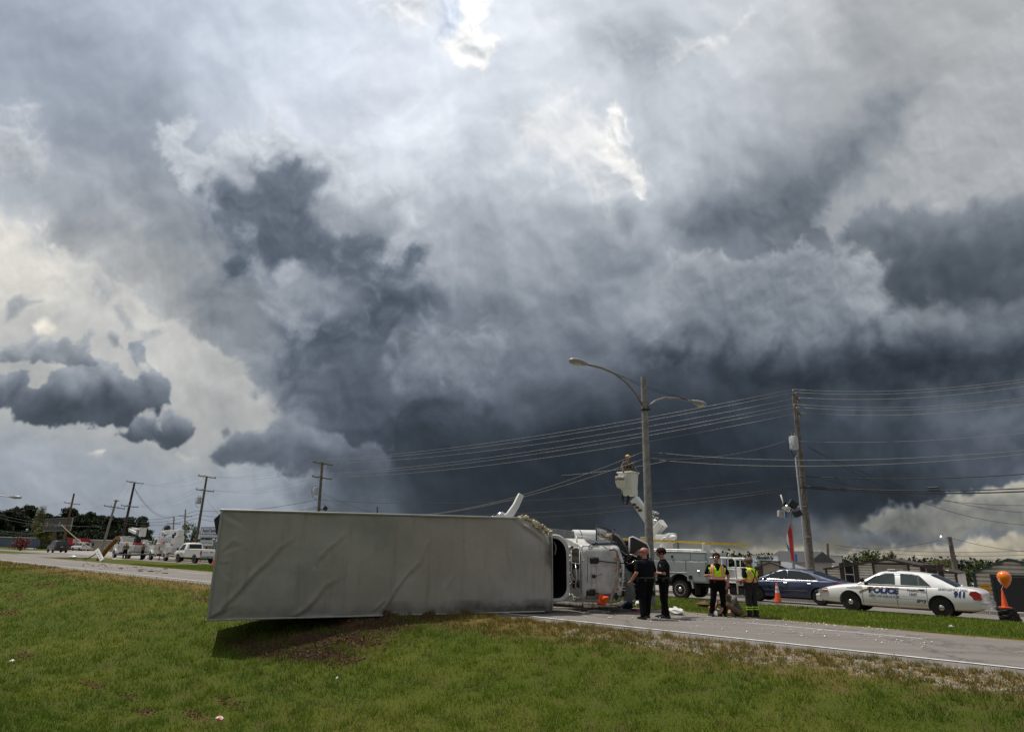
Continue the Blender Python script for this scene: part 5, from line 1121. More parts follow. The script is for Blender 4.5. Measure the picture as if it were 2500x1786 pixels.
# ---- utility bucket trucks on the left, seen from behind-left: cab at the front (x+), lockers, stowed boom
def utility_truck(label, loc, ang, kind, group):
    t_ = thing('utility_truck', label, 'bucket truck', loc, ang, group); t_.scale = (.86,)*3
    def B(name, m_, *bx, par=None, sm=False):
        q = MB()
        for c, d, *r_ in bx: q.box(c, d, b=(r_[0] if r_ else .03), rot=(r_[1] if len(r_) > 1 else None))
        return q.build(name, m_, par or t_)
    cabm = MB(); cabm.prism([(2.1, .75), (3.55, .75), (4.75, .85), (4.85, 1.2), (4.7, 1.75), (3.55, 1.95), (3.05, 2.72), (2.9, 2.82), (2.1, 2.82)], -1.02, 1.02)
    cb_ = cabm.build('cab', WHITE, t_); bevel(cb_, .05, 2)
    for s2 in (1, -1):
        q = MB(); q.prism([(2.45, 1.9), (3.35, 1.9), (3.0, 2.6), (2.45, 2.6)], s2*1.015, s2*1.035); q.build('door_window', GLASS, cb_)
        q = MB(); q.lathe([(.62, -.12), (.62, .12)], (3.95, s2*.95, .60), 'y', 24); f = MB()
        ring = [(3.95+.66*math.cos(PI*k/10), .60+.66*math.sin(PI*k/10)) for k in range(11)]+[(3.95+.56*math.cos(PI*(10-k)/10), .60+.56*math.sin(PI*(10-k)/10)) for k in range(11)]
        f.prism(ring, s2*.75, s2*1.14); f.build('fender', WHITE, t_)
        B('mirror', BLACK, ((3.2, s2*1.3, 2.2), (.08, .1, .5), .02), ((3.2, s2*1.18, 2.4), (.03, .3, .03), .005))
        B('running_board', STEEL, ((2.6, s2*1.0, .62), (.9, .2, .3), .03))
        # lockers
        for k, (x0, x1, z0, z1) in enumerate(((1.3, 2.0, .85, 2.15), (.3, 1.25, .85, 2.15), (-.9, .25, 1.25, 2.15), (-2.0, -.95, .95, 2.15), (-2.9, -2.05, .95, 1.8))):
            lk = B('locker', WHITE, (((x0+x1)/2, s2*1.0, (z0+z1)/2), (x1-x0-.03, .5, z1-z0), .03))
            B('locker_handle', BLACK, (((x0+x1)/2, s2*1.255, (z0+z1)/2), (.12, .02, .06), .005), par=lk)
            B('locker_door', WHITE_D, (((x0+x1)/2, s2*1.25, (z0+z1)/2), (x1-x0-.12, .012, z1-z0-.12), .005), par=lk)
        B('tail_light', RED, ((-3.05, s2*1.0, .95), (.05, .25, .16), .02))
    B('body_floor', BLACK, ((-.4, 0, .85), (5.4, 1.6, .2)), ((0, 0, .62), (7.4, .8, .22)))
    B('bumper', WHITE, ((-3.1, 0, .75), (.2, 2.3, .22), .03)); B('back_panel', WHITE_D, ((-2.98, 0, 1.35), (.06, 1.5, .8), .02))
    B('grille', BLACK, ((4.86, 0, 1.25), (.04, 1.2, .6), .02))
    for x, r_ in ((3.95, .50), (-1.6, .50)):
        for s2 in (1, -1):
            wheel(t_, x, s2*.93, r_, .30, CHROME, s2, 0, cap_r=.12)
            if x < 0:
                f = MB(); ring = [(x+.68*math.cos(PI*k/10), .5+.68*math.sin(PI*k/10)) for k in range(11)]+[(x+.58*math.cos(PI*(10-k)/10), .5+.58*math.sin(PI*(10-k)/10)) for k in range(11)]
                f.prism(ring, s2*.8, s2*1.27); f.build('fender', WHITE, t_)
    rack = MB()
    for y in (-.95, .95):
        rack.tube([(4.3, y, 2.9), (2.0, y, 2.95), (1.0, y, 2.95)], .035, 6); rack.tube([(4.3, y, 2.9), (4.75, y, 1.8)], .03, 6); rack.tube([(1.0, y, 2.95), (1.0, y, 2.1)], .03, 6)
    for x in (4.3, 3.2, 2.1, 1.0): rack.tube([(x, -.95, 2.93), (x, .95, 2.93)], .025, 6)
    rack.build('roof_rack', STEEL, t_, smooth=True)
    if kind == 0:
        B('turret', BLACK, ((-1.2, 0, 2.3), (.8, .8, .9), .08), ((-1.15, .1, 3.0), (.5, .5, .7), .05))
        b1 = B('lower_boom', WHITE, ((.6, .1, 3.55), (3.6, .34, .36), .04, (0, -.14, 0))); B('upper_boom', WHITE, ((.9, -.28, 3.95), (3.9, .26, .28), .04, (0, -.05, 0)))
        B('boom_joint', STEEL, ((-1.2, .05, 3.5), (.5, .6, .8), .08), ((2.5, .0, 3.95), (.4, .5, .35), .06))
        B('bucket', WHITE, ((-1.9, -.2, 3.5), (.75, .7, 1.15), .06)); B('bucket_rim', WHITE_D, ((-1.9, -.2, 4.08), (.86, .82, .08), .02))
        B('hose_reel', mat('red_reel', (.4, .02, .02)), ((-2.5, .3, 1.95), (.5, .9, .28), .05)); B('toolbox', WHITE, ((-2.3, -.5, 2.3), (.9, .6, .5), .03))
    else:
        B('turret', WHITE, ((-2.0, 0, 2.6), (1.2, 1.1, 1.0), .08)); B('winch', BLACK, ((-1.9, .55, 3.05), (.5, .3, .5), .1))
        b1 = B('lower_boom', WHITE, ((.3, 0, 3.55), (4.8, .5, .5), .05)); q = MB(); q.cyl((1.3, 0, 3.55), (3.7, 0, 3.5), .26, .22, 16); q.build('boom_sleeve', mat('cream_sleeve', (.6, .54, .42), .6, var=.3), t_, smooth='auto')
        B('boom_head', WHITE, ((-2.3, 0, 3.45), (1.0, .7, .8), .08)); B('boom_tip', WHITE, ((3.9, 0, 3.55), (.5, .5, .4), .08)); B('pulley', BLACK, ((-1.7, .38, 3.2), (.5, .1, .6), .1))
        B('orange_tube', ORANGE, ((-.2, 1.29, 2.35), (1.9, .1, .09), .03)); B('guard', STEEL, ((-.9, 1.1, 2.2), (1.0, .3, .5), .02)); B('red_tool', mat('red_reel', (.4, .02, .02)), ((.3, 1.28, 1.5), (.25, .08, .5), .03))
        B('beacon', AMBER, ((2.7, .7, 2.92), (.25, .2, .15), .04)); B('tail_lamp_box', mat('red_reel', (.4, .02, .02)), ((-2.95, 1.15, .95), (.25, .2, .25), .03))
    t2 = text_mb('UT', .42, bold=.01); t2.v = [(2.75-a, 1.045, b+1.45) for a, b, c in t2.v]; t2.build('door_print', mat('dull_red_print', (.25, .03, .03)), cb_, fix=False)
    return t_
utility_truck('white bucket truck with its boom folded over the cab, behind the broken pole', W(85.0, 31.0, rz_(31)), ang_of(RD)-R(2), 0, 'bucket trucks parked left of the box')
utility_truck('white digger truck with an orange tube on its side, just ahead of the pickup', W(75.6, 31.4, rz_(31)), ang_of(RD)-R(4), 1, 'bucket trucks parked left of the box')
p_ = onz(138, 1348, rz_(32)); far_car('suv', 'black sport utility car stopped beyond the pole crossing', (p_.x, p_.y, rz_(32)), ang_of(RD)-R(2), BLACKP, 4.7, .98, 1.85)
p_ = onz(195, 1346.6, rz_(70)); far_car('suv', 'white sport utility car parked in front of the tan building', (p_.x, p_.y, rz_(p_.dot(RN))), ang_of(RD)+R(8), CREAMW, 4.7, .95, 1.75)
p_ = onz(171, 1344.5, rz_(70)); far_car('parked_car', 'silver car parked beside the red awning building', (p_.x, p_.y, rz_(p_.dot(RN))), ang_of(RD)+R(60), mat('silver_paint', (.3, .31, .32), .3, .5), 4.5, .9, 1.5)

# ---- service truck with raised boom, right of the box truck
us = W(13.6, 28.95); UA = ang_of(RD)-R(1)
ut = thing('service_truck', 'grey white service truck with tool lockers, yellow ladder and raised bucket boom', 'bucket truck', (us.x, us.y, rz_(28.5)), UA)
LOCK = mat('pale_grey_locker_paint', (.37, .40, .42), .4, coat=.3, var=.1, scale=2)
def UB(name, m_, *bx, par=None):
    q = MB()
    for c, d, *r_ in bx: q.box(c, d, b=(r_[0] if r_ else .02), rot=(r_[1] if len(r_) > 1 else None))
    return q.build(name, m_, par or ut)
# near side is y+ (left side of the truck); rear axle at x = 0, body from -1.6 to 3.2
sgn = 1 if V((-math.sin(UA), math.cos(UA), 0)).y < 0 else -1
Yf = sgn*1.05
bd = MB(); bd.prism([(-1.35, .72), (3.0, .72), (3.0, 2.02), (-1.35, 2.02)], -1.05, 1.05); bo = bd.build('service_body', LOCK, ut); bevel(bo, .02, 2)
q = MB(); q.cyl((0, -1.5, .48), (0, 1.5, .48), .60, n=32); cut(bo, [q.build('c', None)])
f = MB(); ring = [(.66*math.cos(PI*k/16), .48+.66*math.sin(PI*k/16)) for k in range(17)]+[(.60*math.cos(PI*(16-k)/16), .48+.60*math.sin(PI*(16-k)/16)) for k in range(17)]
f.prism(ring, sgn*.9, sgn*1.075); f.build('fender_lip', mat('locker_trim_grey', (.5, .52, .53), .45), ut)
UB('wheel_well', DARKIN, ((0, 0, .7), (1.1, 1.5, .5)))
for (x0, x1, z0, z1, nm) in ((-1.28, -.38, .78, 1.60, 1), (-.33, 1.35, 1.16, 1.60, 2), (1.4, 2.9, .78, 1.60, 3), (-1.28, -.62, 1.66, 1.97, 0), (-.58, 1.2, 1.66, 1.97, 2), (1.25, 2.9, 1.66, 1.97, 2)):
    lk = UB('locker_door', LOCK, (((x0+x1)/2, sgn*1.06, (z0+z1)/2), (x1-x0, .03, z1-z0), .012))
    if nm: UB('locker_handle', BLACK if nm > 1 else CHROME, (((x0+x1)/2+.1*(nm-2), sgn*1.082, (z0+z1)/2), (.10, .02, .14 if nm > 1 else .08), .01), par=lk)
UB('locker_trim', mat('locker_trim_grey', (.5, .52, .53), .45), ((.5, sgn*1.07, 1.13), (1.75, .03, .02)), ((.8, sgn*1.06, 1.625), (4.3, .03, .02)), ((.8, sgn*1.06, 2.03), (4.35, .05, .03)))
UB('hazard_plate', BLACK, ((.9, sgn*1.085, .98), (.26, .01, .2)), ); UB('fuel_door', BLACK, ((-.55, sgn*1.085, .95), (.17, .01, .17)))
UB('lid', WHITE, ((.7, sgn*.75, 2.10), (3.6, .5, .07), .02))
fr_ = UB('chassis', BLACK, ((.5, 0, .62), (6.5, .8, .24)), ((-1.5, 0, .62), (1.8, 1.0, .2)))
for s2 in (1, -1): wheel(ut, 0, s2*.88, .40, .34, ALLOY, s2, 0, cap_r=.10)
for s2 in (1, -1): wheel(ut, 3.9, s2*.88, .40, .25, ALLOY, s2, 0)
cbm = MB(); cbm.prism([(3.05, .7), (4.6, .7), (5.6, .8), (5.6, 1.35), (4.7, 1.5), (4.3, 2.15), (3.05, 2.2)], -.98, .98); cc_ = cbm.build('cab', WHITE, ut); bevel(cc_, .06, 2)
q = MB(); q.prism([(3.3, 1.5), (4.45, 1.5), (4.15, 2.05), (3.3, 2.05)], sgn*.975, sgn*.995); q.build('door_window', GLASS, cc_)
# tail end: tray with rails, steps, lights
UB('tail_tray', WHITE_D, ((-2.0, 0, .92), (1.3, 2.1, .12)), ((-2.64, 0, .82), (.06, 2.1, .28)))
pr = MB()
for y in (-1.0, 1.0):
    pr.tube([(-1.4, y, .98), (-1.42, y, 1.72), (-1.5, y, 1.8), (-2.5, y, 1.8), (-2.6, y, 1.7), (-2.62, y, .35)], .035, 8)
    pr.tube([(-1.4, y, 1.4), (-2.62, y, 1.4)], .02, 6); pr.tube([(-2.0, y, 1.0), (-2.0, y, 1.8)], .02, 6)
pr.tube([(-2.6, -1, 1.75), (-2.6, 1, 1.75)], .03, 6); pr.build('tail_rail', WHITE, ut, smooth=True)
for k, m2 in enumerate((RED, mat('plate_blue', (.1, .2, .3)), CHROME, RED)): UB('tail_lamp', m2, ((-2.68, -.9+.55*k, .82), (.02, .26 if k else .14, .14), .01))
UB('spare_step', BLACK, ((-2.4, .2, .45), (.5, 1.2, .3), .08)); UB('mud_flap', BLACK, ((-.75, sgn*.85, .45), (.03, .5, .5)))
UB('control_box', WHITE, ((-2.2, sgn*.8, 1.18), (.45, .3, .35), .03))
# yellow ladder on the rack
ld = MB()
for y in (.25, .62): ld.box((.4, sgn*y, 2.48), (6.6, .05, .09), rot=(0, -.035, 0))
for i in range(20): ld.cyl((-2.7+i*.33, sgn*.25, 2.38+.0+.035*(-2.7+i*.33)+.085), (-2.7+i*.33, sgn*.62, 2.38+.035*(-2.7+i*.33)+.085), .018, n=6)
ld.build('ladder', mat('yellow_fibreglass', (.62, .40, .03), .5, var=.15), ut)
UB('ladder_rack', WHITE, ((-1.1, sgn*.5, 2.22), (.05, .7, .40)), ((2.3, sgn*.5, 2.3), (.05, .7, .5)))
q = MB(); q.tube([(1.1, sgn*.6, 2.5), (.95, sgn*.62, 2.62), (.75, sgn*.62, 2.66)], .05, 8); q.ball((.45, sgn*.62, 2.66), (.2, .1, .12), 10, 7); q.build('ladder_clamp', WHITE, ut, smooth=True)
# turret and boom: world pixels on the upright plane over the truck axis
def U(px, py, off=0.0):
    p = onn(px, py, 28.95+off); q_ = p-V((us.x, us.y, rz_(28.5))); c, s__ = math.cos(-UA), math.sin(-UA)
    return V((q_.x*c-q_.y*s__, q_.x*s__+q_.y*c, q_.z))
def beam(name, m_, p0, p1, w, h0, h1, par=None, b=.02):
    p0, p1 = V(p0), V(p1); z = (p1-p0).normalized(); y = V((0, 1, 0)); x = y.cross(z).normalized(); q = MB(); rings = []
    for p, hh in ((p0, h0), (p1, h1)): rings.append([p+x*hh/2+y*w/2, p+x*hh/2-y*w/2, p-x*hh/2-y*w/2, p-x*hh/2+y*w/2])
    q.loft(rings); o = q.build(name, m_, par or ut); 
    if b: bevel(o, b, 2)
    return o
tb = U(1625, 1345)
q = MB(); q.cyl((tb.x, tb.y, 1.9), (tb.x, tb.y, 2.5), .38, .34, 20); q.box((tb.x, tb.y, 2.6), (.7, .7, .4), b=.06); q.box((tb.x-.3, tb.y, 2.75), (.5, .3, .25), b=.04); q.build('turret', WHITE, ut, smooth='auto')
beam('lower_boom', WHITE, U(1608, 1345), U(1597, 1290), .42, .30, .36)
beam('boom_link', WHITE, U(1598, 1296), U(1621, 1276), .36, .34, .40); e_ = beam('elbow', WHITE, U(1600, 1300), U(1619, 1277), .52, .28, .30)
UB('boom_stop', WHITE, (tuple(U(1573, 1322)), (.32, .3, .1), .03), (tuple(U(1573, 1312)), (.3, .3, .1), .03), (tuple(U(1579, 1317)), (.12, .3, .3), .03))
beam('upper_boom', WHITE, U(1594, 1280), U(1549, 1217), .34, .52, .40)
h = MB()
for k in range(3): p = U(1548+7*k, 1231+7*k, -.19); h.ball(p, (.13, .02, .07), 10, 6)
h.build('boom_hole', mat('hole_brown', (.12, .06, .04), .8), ut)
jm = MB(); r4 = random.Random(4)
for k in range(14): p = U(1596+r4.uniform(-4, 6), 1262+r4.uniform(-14, 20)); q4 = p+V((r4.uniform(-.3, .3), r4.uniform(-.2, .2), r4.uniform(-.35, .35))); jm.tube([p, (p+q4)/2+V((.05, 0, .05)), q4], .022, 6)
jm.build('hydraulic_hose', BLACK, ut, smooth=True)
jb = MB()
for k in range(6): p = U(1596+r4.uniform(-3, 5), 1260+r4.uniform(-10, 16)); jb.box(p, (.25, .3, .09), rot=(0, r4.uniform(-1, 1), 0), b=.02)
jb.build('knuckle', CHROME, ut)
bc0 = U(1534, 1180); 
# bucket: tall tub with side step, leaning a little with the boom
tub = MB()
def tubring(z, sx, sy, ox=0):
    sx *= .74; sy *= .8; return [(bc0.x+ox-sx, bc0.y-sy, bc0.z+z), (bc0.x+ox+sx, bc0.y-sy, bc0.z+z), (bc0.x+ox+sx, bc0.y+sy, bc0.z+z), (bc0.x+ox-sx, bc0.y+sy, bc0.z+z)]
tub.loft([tubring(-.62, .36, .34, -.10), tubring(-.30, .38, .36, -.1), tubring(-.28, .46, .38), tubring(.0, .50, .40), tubring(.52, .55, .42), tubring(.52, .48, .36), tubring(-.2, .42, .32)], cap=True)
tubo = tub.build('bucket', mat('cream_white_fibreglass', (.66, .65, .58), .45, coat=.2, var=.1), ut); bevel(tubo, .03, 2)
st_ = MB(); st_.loft([[(bc0.x-.08, bc0.y+sgn*.28, bc0.z+z), (bc0.x+.46, bc0.y+sgn*.28, bc0.z+z), (bc0.x+.44, bc0.y+sgn*(yy-.12), bc0.z+z), (bc0.x-.08, bc0.y+sgn*(yy-.12), bc0.z+z)] for z, yy in ((-.22, .50), (.02, .66), (.34, .66), (.36, .5))]); sto = st_.build('bucket_step', mat('cream_white_fibreglass', (.66, .65, .58)), tubo); bevel(sto, .02, 2)
rm = MB(); rm.box((bc0.x, bc0.y, bc0.z+.54), (.92, .76, .07), b=.02); ro = rm.build('bucket_rim', mat('cream_white_fibreglass', (.66, .65, .58)), tubo); 
q = MB(); q.box((bc0.x, bc0.y, bc0.z+.6), (.66, .5, .3)); cut(ro, [q.build('c', None)])
q = MB(); q.box((bc0.x+.50, bc0.y, bc0.z+.08), (.16, .2, .2), b=.05); q.box((bc0.x+.50, bc0.y, bc0.z-.14), (.16, .2, .1), b=.04); q.build('leveling_bracket', CHROME, tubo)
lt = text_mb('Altec', .22, bold=.006, shear=.15); cxx = bc0.x+.12
lt.v = [(cxx-a*sgn if sgn > 0 else cxx+a, bc0.y+sgn*(.55+.004+c), bc0.z+.20+b) for a, b, c in lt.v]; lt.build('bucket_lettering', mat('black_print', (.02, .02, .025)), tubo, fix=False)
lg = MB(); lg.box((cxx+.28, bc0.y+sgn*.552, bc0.z+.20), (.10, .01, .13)); lg.build('bucket_logo', mat('tan_print', (.30, .18, .06)), tubo)
hs = MB(); hs.tube([(bc0.x+.35, bc0.y, bc0.z-.22), (bc0.x+.37, bc0.y, bc0.z-.7), (bc0.x+.28, bc0.y, bc0.z-.98), (bc0.x+.10, bc0.y, bc0.z-1.02), (bc0.x+.02, bc0.y, bc0.z-.75), (bc0.x+.04, bc0.y, bc0.z-.58)], .075, 10); hs.build('hanging_hose', BLACK, tubo, smooth=True)

# ================================================================== people.  local: facing -y, x = their left... built in metres, feet at z = 0
def remesh(mb, name, mat_, parent, vox=.014, it=3):
    o = mb.build(name, mat_, parent, fix=True); m_ = o.modifiers.new('r', 'REMESH'); m_.mode = 'VOXEL'; m_.voxel_size = vox
    s_ = o.modifiers.new('s', 'SMOOTH'); s_.iterations = it; s_.factor = .5
    evaluated(o); o.data.polygons.foreach_set('use_smooth', [True]*len(o.data.polygons)); return o
def ell(c, rx, ry, n=14, tilt=0.0, yaw=0.0):
    M = Matrix.Translation(c) @ Matrix.Rotation(yaw, 4, 'Z') @ Matrix.Rotation(tilt, 4, 'X')
    return [tuple(M @ V((rx*math.cos(2*PI*k/n), ry*math.sin(2*PI*k/n), 0))) for k in range(n)]
def limb(mb, pts, rad, n=10):
    P = [V(p) for p in pts]; ps = [P[0]]; rs = [rad[0]]
    for i in range(len(P)-1):
        for k in (1/3, 2/3, 1): ps.append(P[i].lerp(P[i+1], k)); rs.append(rad[i]+(rad[i+1]-rad[i])*k)
    mb.tube(ps, rs, n); mb.ball(P[0], rad[0], 10, 7); mb.ball(P[-1], rad[-1], 10, 7)
    for i in range(1, len(P)-1): mb.ball(P[i], rad[i]*1.0, 10, 7)
def hand(mb, wrist, elbow, side, curl=.5, k=1.0):
    # palm and five separate bent fingers, thumb from the side of the palm
    d = (V(wrist)-V(elbow)).normalized(); x = d.cross(V((0, 1, 0))).normalized() if abs(d.y) < .9 else V((1, 0, 0)); y = x.cross(d).normalized()
    w = V(wrist); mb.loft([[w+d*t*k+x*a*sx*k+y*b*sy*k for a, b in ((1, 1), (-1, 1), (-1, -1), (1, -1))] for t, sx, sy in ((-.01, .022, .02), (.03, .034, .017), (.085, .040, .014))])
    for i, (off, L) in enumerate(((.030, .068), (.010, .078), (-.011, .072), (-.031, .056))):
        p = w+d*.07*k+y*off*0+y*0+x*off*k; q = [p, p+(d*.5+d*.5)*L*.45*k, None, None]; b1 = (d*math.cos(curl)+y*math.sin(curl)); b2 = (d*math.cos(curl*2)+y*math.sin(curl*2))
        q[2] = q[1]+b1*L*.35*k; q[3] = q[2]+b2*L*.3*k; mb.tube(q, [.0095*k, .0095*k, .0085*k, .007*k], 6)
    t0 = w+d*.025*k+x*side*.028*k; mb.tube([t0, t0+(d*.6+x*side*.7).normalized()*.035*k, t0+(d*.6+x*side*.7).normalized()*.035*k+(d*.9+y*.4).normalized()*.03*k], [.013*k, .011*k, .008*k], 6)
def head(mb, c, yaw=0.0, pitch=0.0, k=1.0):
    M = Matrix.Translation(c) @ Matrix.Rotation(yaw, 4, 'Z') @ Matrix.Rotation(pitch, 4, 'X'); m_ = MB()
    m_.ball((0, .012, .03), (.076, .096, .095), 16, 12); m_.ball((0, -.030, -.035), (.058, .062, .078), 14, 10); m_.ball((0, -.052, -.095), (.032, .030, .026), 10, 7)
    m_.loft([[( -.010, -.088, .02), (.010, -.088, .02), (.008, -.080, .03), (-.008, -.080, .03)], [(-.017, -.085, -.028), (.017, -.085, -.028), (.010, -.118, -.022), (-.010, -.118, -.022)], [(-.013, -.085, -.038), (.013, -.085, -.038), (.006, -.105, -.036), (-.006, -.105, -.036)]])
    m_.ball((0, -.088, -.062), (.024, .012, .007), 8, 6); m_.ball((0, -.078, .038), (.055, .020, .012), 10, 6)
    for s_ in (-1, 1): m_.ball((s_*.078, .012, -.008), (.012, .020, .032), 8, 6)
    m_.v = [tuple(V(p)*k) for p in m_.v]; m_.xf(M); mb.add(m_.v, m_.f); return M
def person(name, label, loc, rz, J, skin=SKIN, hair=None, shirt=NAVY, trousers=BLACKCLOTH, shoes=LEATHER, scale=1.0, girth=1.0, sleeve=.55, glasses=True, group=None, yaw=0.0, pitch=0.0, cat='person', shorts=False, belt=True, wide=1.1, long=False, bald_mat=None):
    t_ = thing(name, label, cat, loc, rz, group); t_.scale = (scale*wide, scale*wide, scale)
    g = girth; P = {k: V(v) for k, v in J.items()}; body = MB()
    pel, ch, nk, hd_ = P['pelvis'], P['chest'], P['neck'], P['head']
    up = (nk-pel).normalized(); tilt = math.atan2(-(nk-pel).y, (nk-pel).z)
    def torso(mb, e=0.0, z0=0.0):
        t = lambda a: pel.lerp(nk, a)
        prof = [(-.14, .145, .105), (-.06, .172*g, .128*g), (.05, .170*g, .125*g), (.22, .160*g, .122*g), (.42, .168*g, .122*g), (.62, .185, .128), (.80, .195, .118), (.92, .150, .092), (1.0, .070, .066)]
        mb.loft([ell(pel+(nk-pel)*a, rx+e, ry+e, 16, tilt) for a, rx, ry in prof if a >= z0])
    torso(body); limb(body, [nk-up*.02, hd_-(hd_-nk).normalized()*.06], [.060, .054])
    for s_ in ('L', 'R'):
        limb(body, [P['sh'+s_], P['el'+s_], P['wr'+s_]], [.058, .044, .030]); limb(body, [P['hip'+s_], P['kn'+s_], P['an'+s_]], [.088*g**.5, .058, .042])
        body.ball(P['sh'+s_], .066, 10, 7); a_ = P['an'+s_]; f_ = P.get('toe'+s_, a_+V((0, -.16, -.05))); limb(body, [a_+V((0, .0, -.02)), a_.lerp(f_, .4)+V((0, 0, -.01))], [.030, .020])
    hm = MB(); M = head(hm, tuple(hd_), yaw, pitch, 1.08); body.add(hm.v, hm.f)
    bo = remesh(body, 'body', skin, t_, .013, 2)
    hb = MB()
    for s_, sg in (('L', 1), ('R', -1)): hand(hb, P['wr'+s_], P['el'+s_], sg, .45)
    # fingers are joined into the body mesh, rooted in the palm
    hv = MB(); o_ = len(bo.data.vertices); vs = [tuple(v.co) for v in bo.data.vertices]+[tuple(p) for p in hb.v]; fs = [tuple(p.vertices) for p in bo.data.polygons]+[tuple(i+o_ for i in f) for f in hb.f]
    me = bpy.data.meshes.new('body'); me.from_pydata(vs, [], fs); me.polygons.foreach_set('use_smooth', [True]*len(me.polygons)); me.materials.append(skin)
    if bald_mat:
        me.materials.append(bald_mat)
        for p in me.polygons:
            if (p.center-hd_).length < .22 and p.center.z > hd_.z-.02: p.material_index = 1
    old = bo.data; bo.data = me; bpy.data.meshes.remove(old)
    sh = MB(); torso(sh, .016, 0.05 if not shorts else -.2); limb(sh, [nk-up*.07, nk-up*.01], [.085, .072])
    for s_ in ('L', 'R'):
        a, b, c = P['sh'+s_], P['el'+s_], P['wr'+s_]
        if long: limb(sh, [a, b, c], [.076, .060, .046])
        else: limb(sh, [a, a.lerp(b, sleeve*.6), a.lerp(b, sleeve*1.25)], [.078, .072, .068])
    so_ = remesh(sh, 'shirt', shirt, t_, .016, 3)
    tr = MB(); tr.loft([ell(pel+(nk-pel)*a, rx, ry, 16, tilt) for a, rx, ry in ((-.16, .15, .12), (-.06, .188*g, .146*g), (.05, .186*g, .142*g), (.12, .178*g, .137*g))])
    for s_ in ('L', 'R'):
        h_, k_, a_ = P['hip'+s_], P['kn'+s_], P['an'+s_]
        if shorts: limb(tr, [h_, k_.lerp(h_, .12)], [.092, .080])
        else: limb(tr, [h_, k_, a_.lerp(k_, .04)], [.112*g**.5, .082, .072])
    remesh(tr, 'trousers', trousers, t_, .017, 3)
    for s_ in ('L', 'R'):
        a_ = P['an'+s_]; f_ = P.get('toe'+s_, a_+V((0, -.16, -.05))); b_ = MB(); d = (f_-a_); d.z = 0; d = d.normalized() if d.length > 1e-3 else V((0, -1, 0)); q = V((-d.y, d.x, 0)); z0 = a_.z-.095
        r_ = []
        for t2, w2, h2 in ((-.09, .030, .07), (-.06, .042, .11), (.0, .044, .12), (.07, .046, .085), (.14, .050, .06), (.19, .040, .045), (.215, .02, .03)):
            c = V((a_.x, a_.y, z0))+d*t2; r_.append([tuple(c-q*w2), tuple(c+q*w2), tuple(c+q*w2*.8+V((0, 0, h2))), tuple(c-q*w2*.8+V((0, 0, h2)))])
        b_.loft(r_); so2 = b_.build('shoe', shoes, t_, smooth='auto')
        md_ = so2.modifiers.new('s', 'SUBSURF'); md_.levels = 1; md_.render_levels = 1
    if hair:
        h_ = MB(); h_.ball((0, .022, .040), (.083, .100, .094), 18, 12); h_.v = [tuple(V(p)*1.08) for p in h_.v]
        h_.f = [f for f in h_.f if not all((h_.v[i][1] < -.028 and h_.v[i][2] < .088) or h_.v[i][2] < -.035 for i in f)]
        rr5 = random.Random(8); h_.v = [(x*(1+rr5.uniform(-.02, .05)), y*(1+rr5.uniform(-.02, .05)), z+rr5.uniform(-.002, .01)) for x, y, z in h_.v]
        h_.xf(M); ho_ = h_.build('hair', hair, t_, smooth=True, fix=False); sd4 = ho_.modifiers.new('s', 'SOLIDIFY'); sd4.thickness = .012; sd4.offset = 1
    if glasses:
        q = MB(); 
        for s_ in (-1, 1): q.ball((s_*.034, -.098, .014), (.030, .010, .019), 12, 8)
        q.box((0, -.104, .02), (.03, .006, .006)); 
        for s_ in (-1, 1): q.tube([(s_*.062, -.092, .018), (s_*.086, -.03, .02), (s_*.086, .02, .01)], .004, 5)
        q.v = [tuple(V(p)*1.06) for p in q.v]; q.xf(M); q.build('sunglasses', GLASS, t_, smooth=True)
    if belt and not shorts:
        q = MB(); z_ = .10; q.loft([ell(pel+(nk-pel)*z_, .186*g, .145*g, 20, tilt), ell(pel+(nk-pel)*(z_+.09), .184*g, .143*g, 20, tilt)], cap=False); bl_ = q.build('belt', LEATHER, t_, smooth=True)
        sm_ = bl_.modifiers.new('s', 'SOLIDIFY'); sm_.thickness = .014; sm_.offset = 1
        q = MB()
        for x, y in ((.19*g, .02), (-.19*g, .0), (.10*g, .14), (-.12*g, .13), (-.1*g, -.135)): q.box(pel+(nk-pel)*.12+V((x, y, -.02)), (.055, .05, .12), b=.012)
        tag(q.build('belt_pouches', LEATHER, bl_), kind='stuff')
    return t_, P, M
STAND = dict(pelvis=(0, 0, .98), chest=(0, 0, 1.30), neck=(0, .005, 1.53), head=(0, -.015, 1.72), shL=(.185, 0, 1.45), shR=(-.185, 0, 1.45),
             elL=(.25, .03, 1.17), wrL=(.25, -.04, .92), elR=(-.25, .03, 1.17), wrR=(-.25, -.04, .92),
             hipL=(.095, 0, .93), knL=(.11, -.01, .52), anL=(.12, .02, .10), hipR=(-.095, 0, .93), knR=(-.11, -.01, .52), anR=(-.12, .02, .10))
def J(**k): d = dict(STAND); d.update(k); return d
def facing(px): return 0
def gp(px, py, n): return onz(px, py, rz_(n))
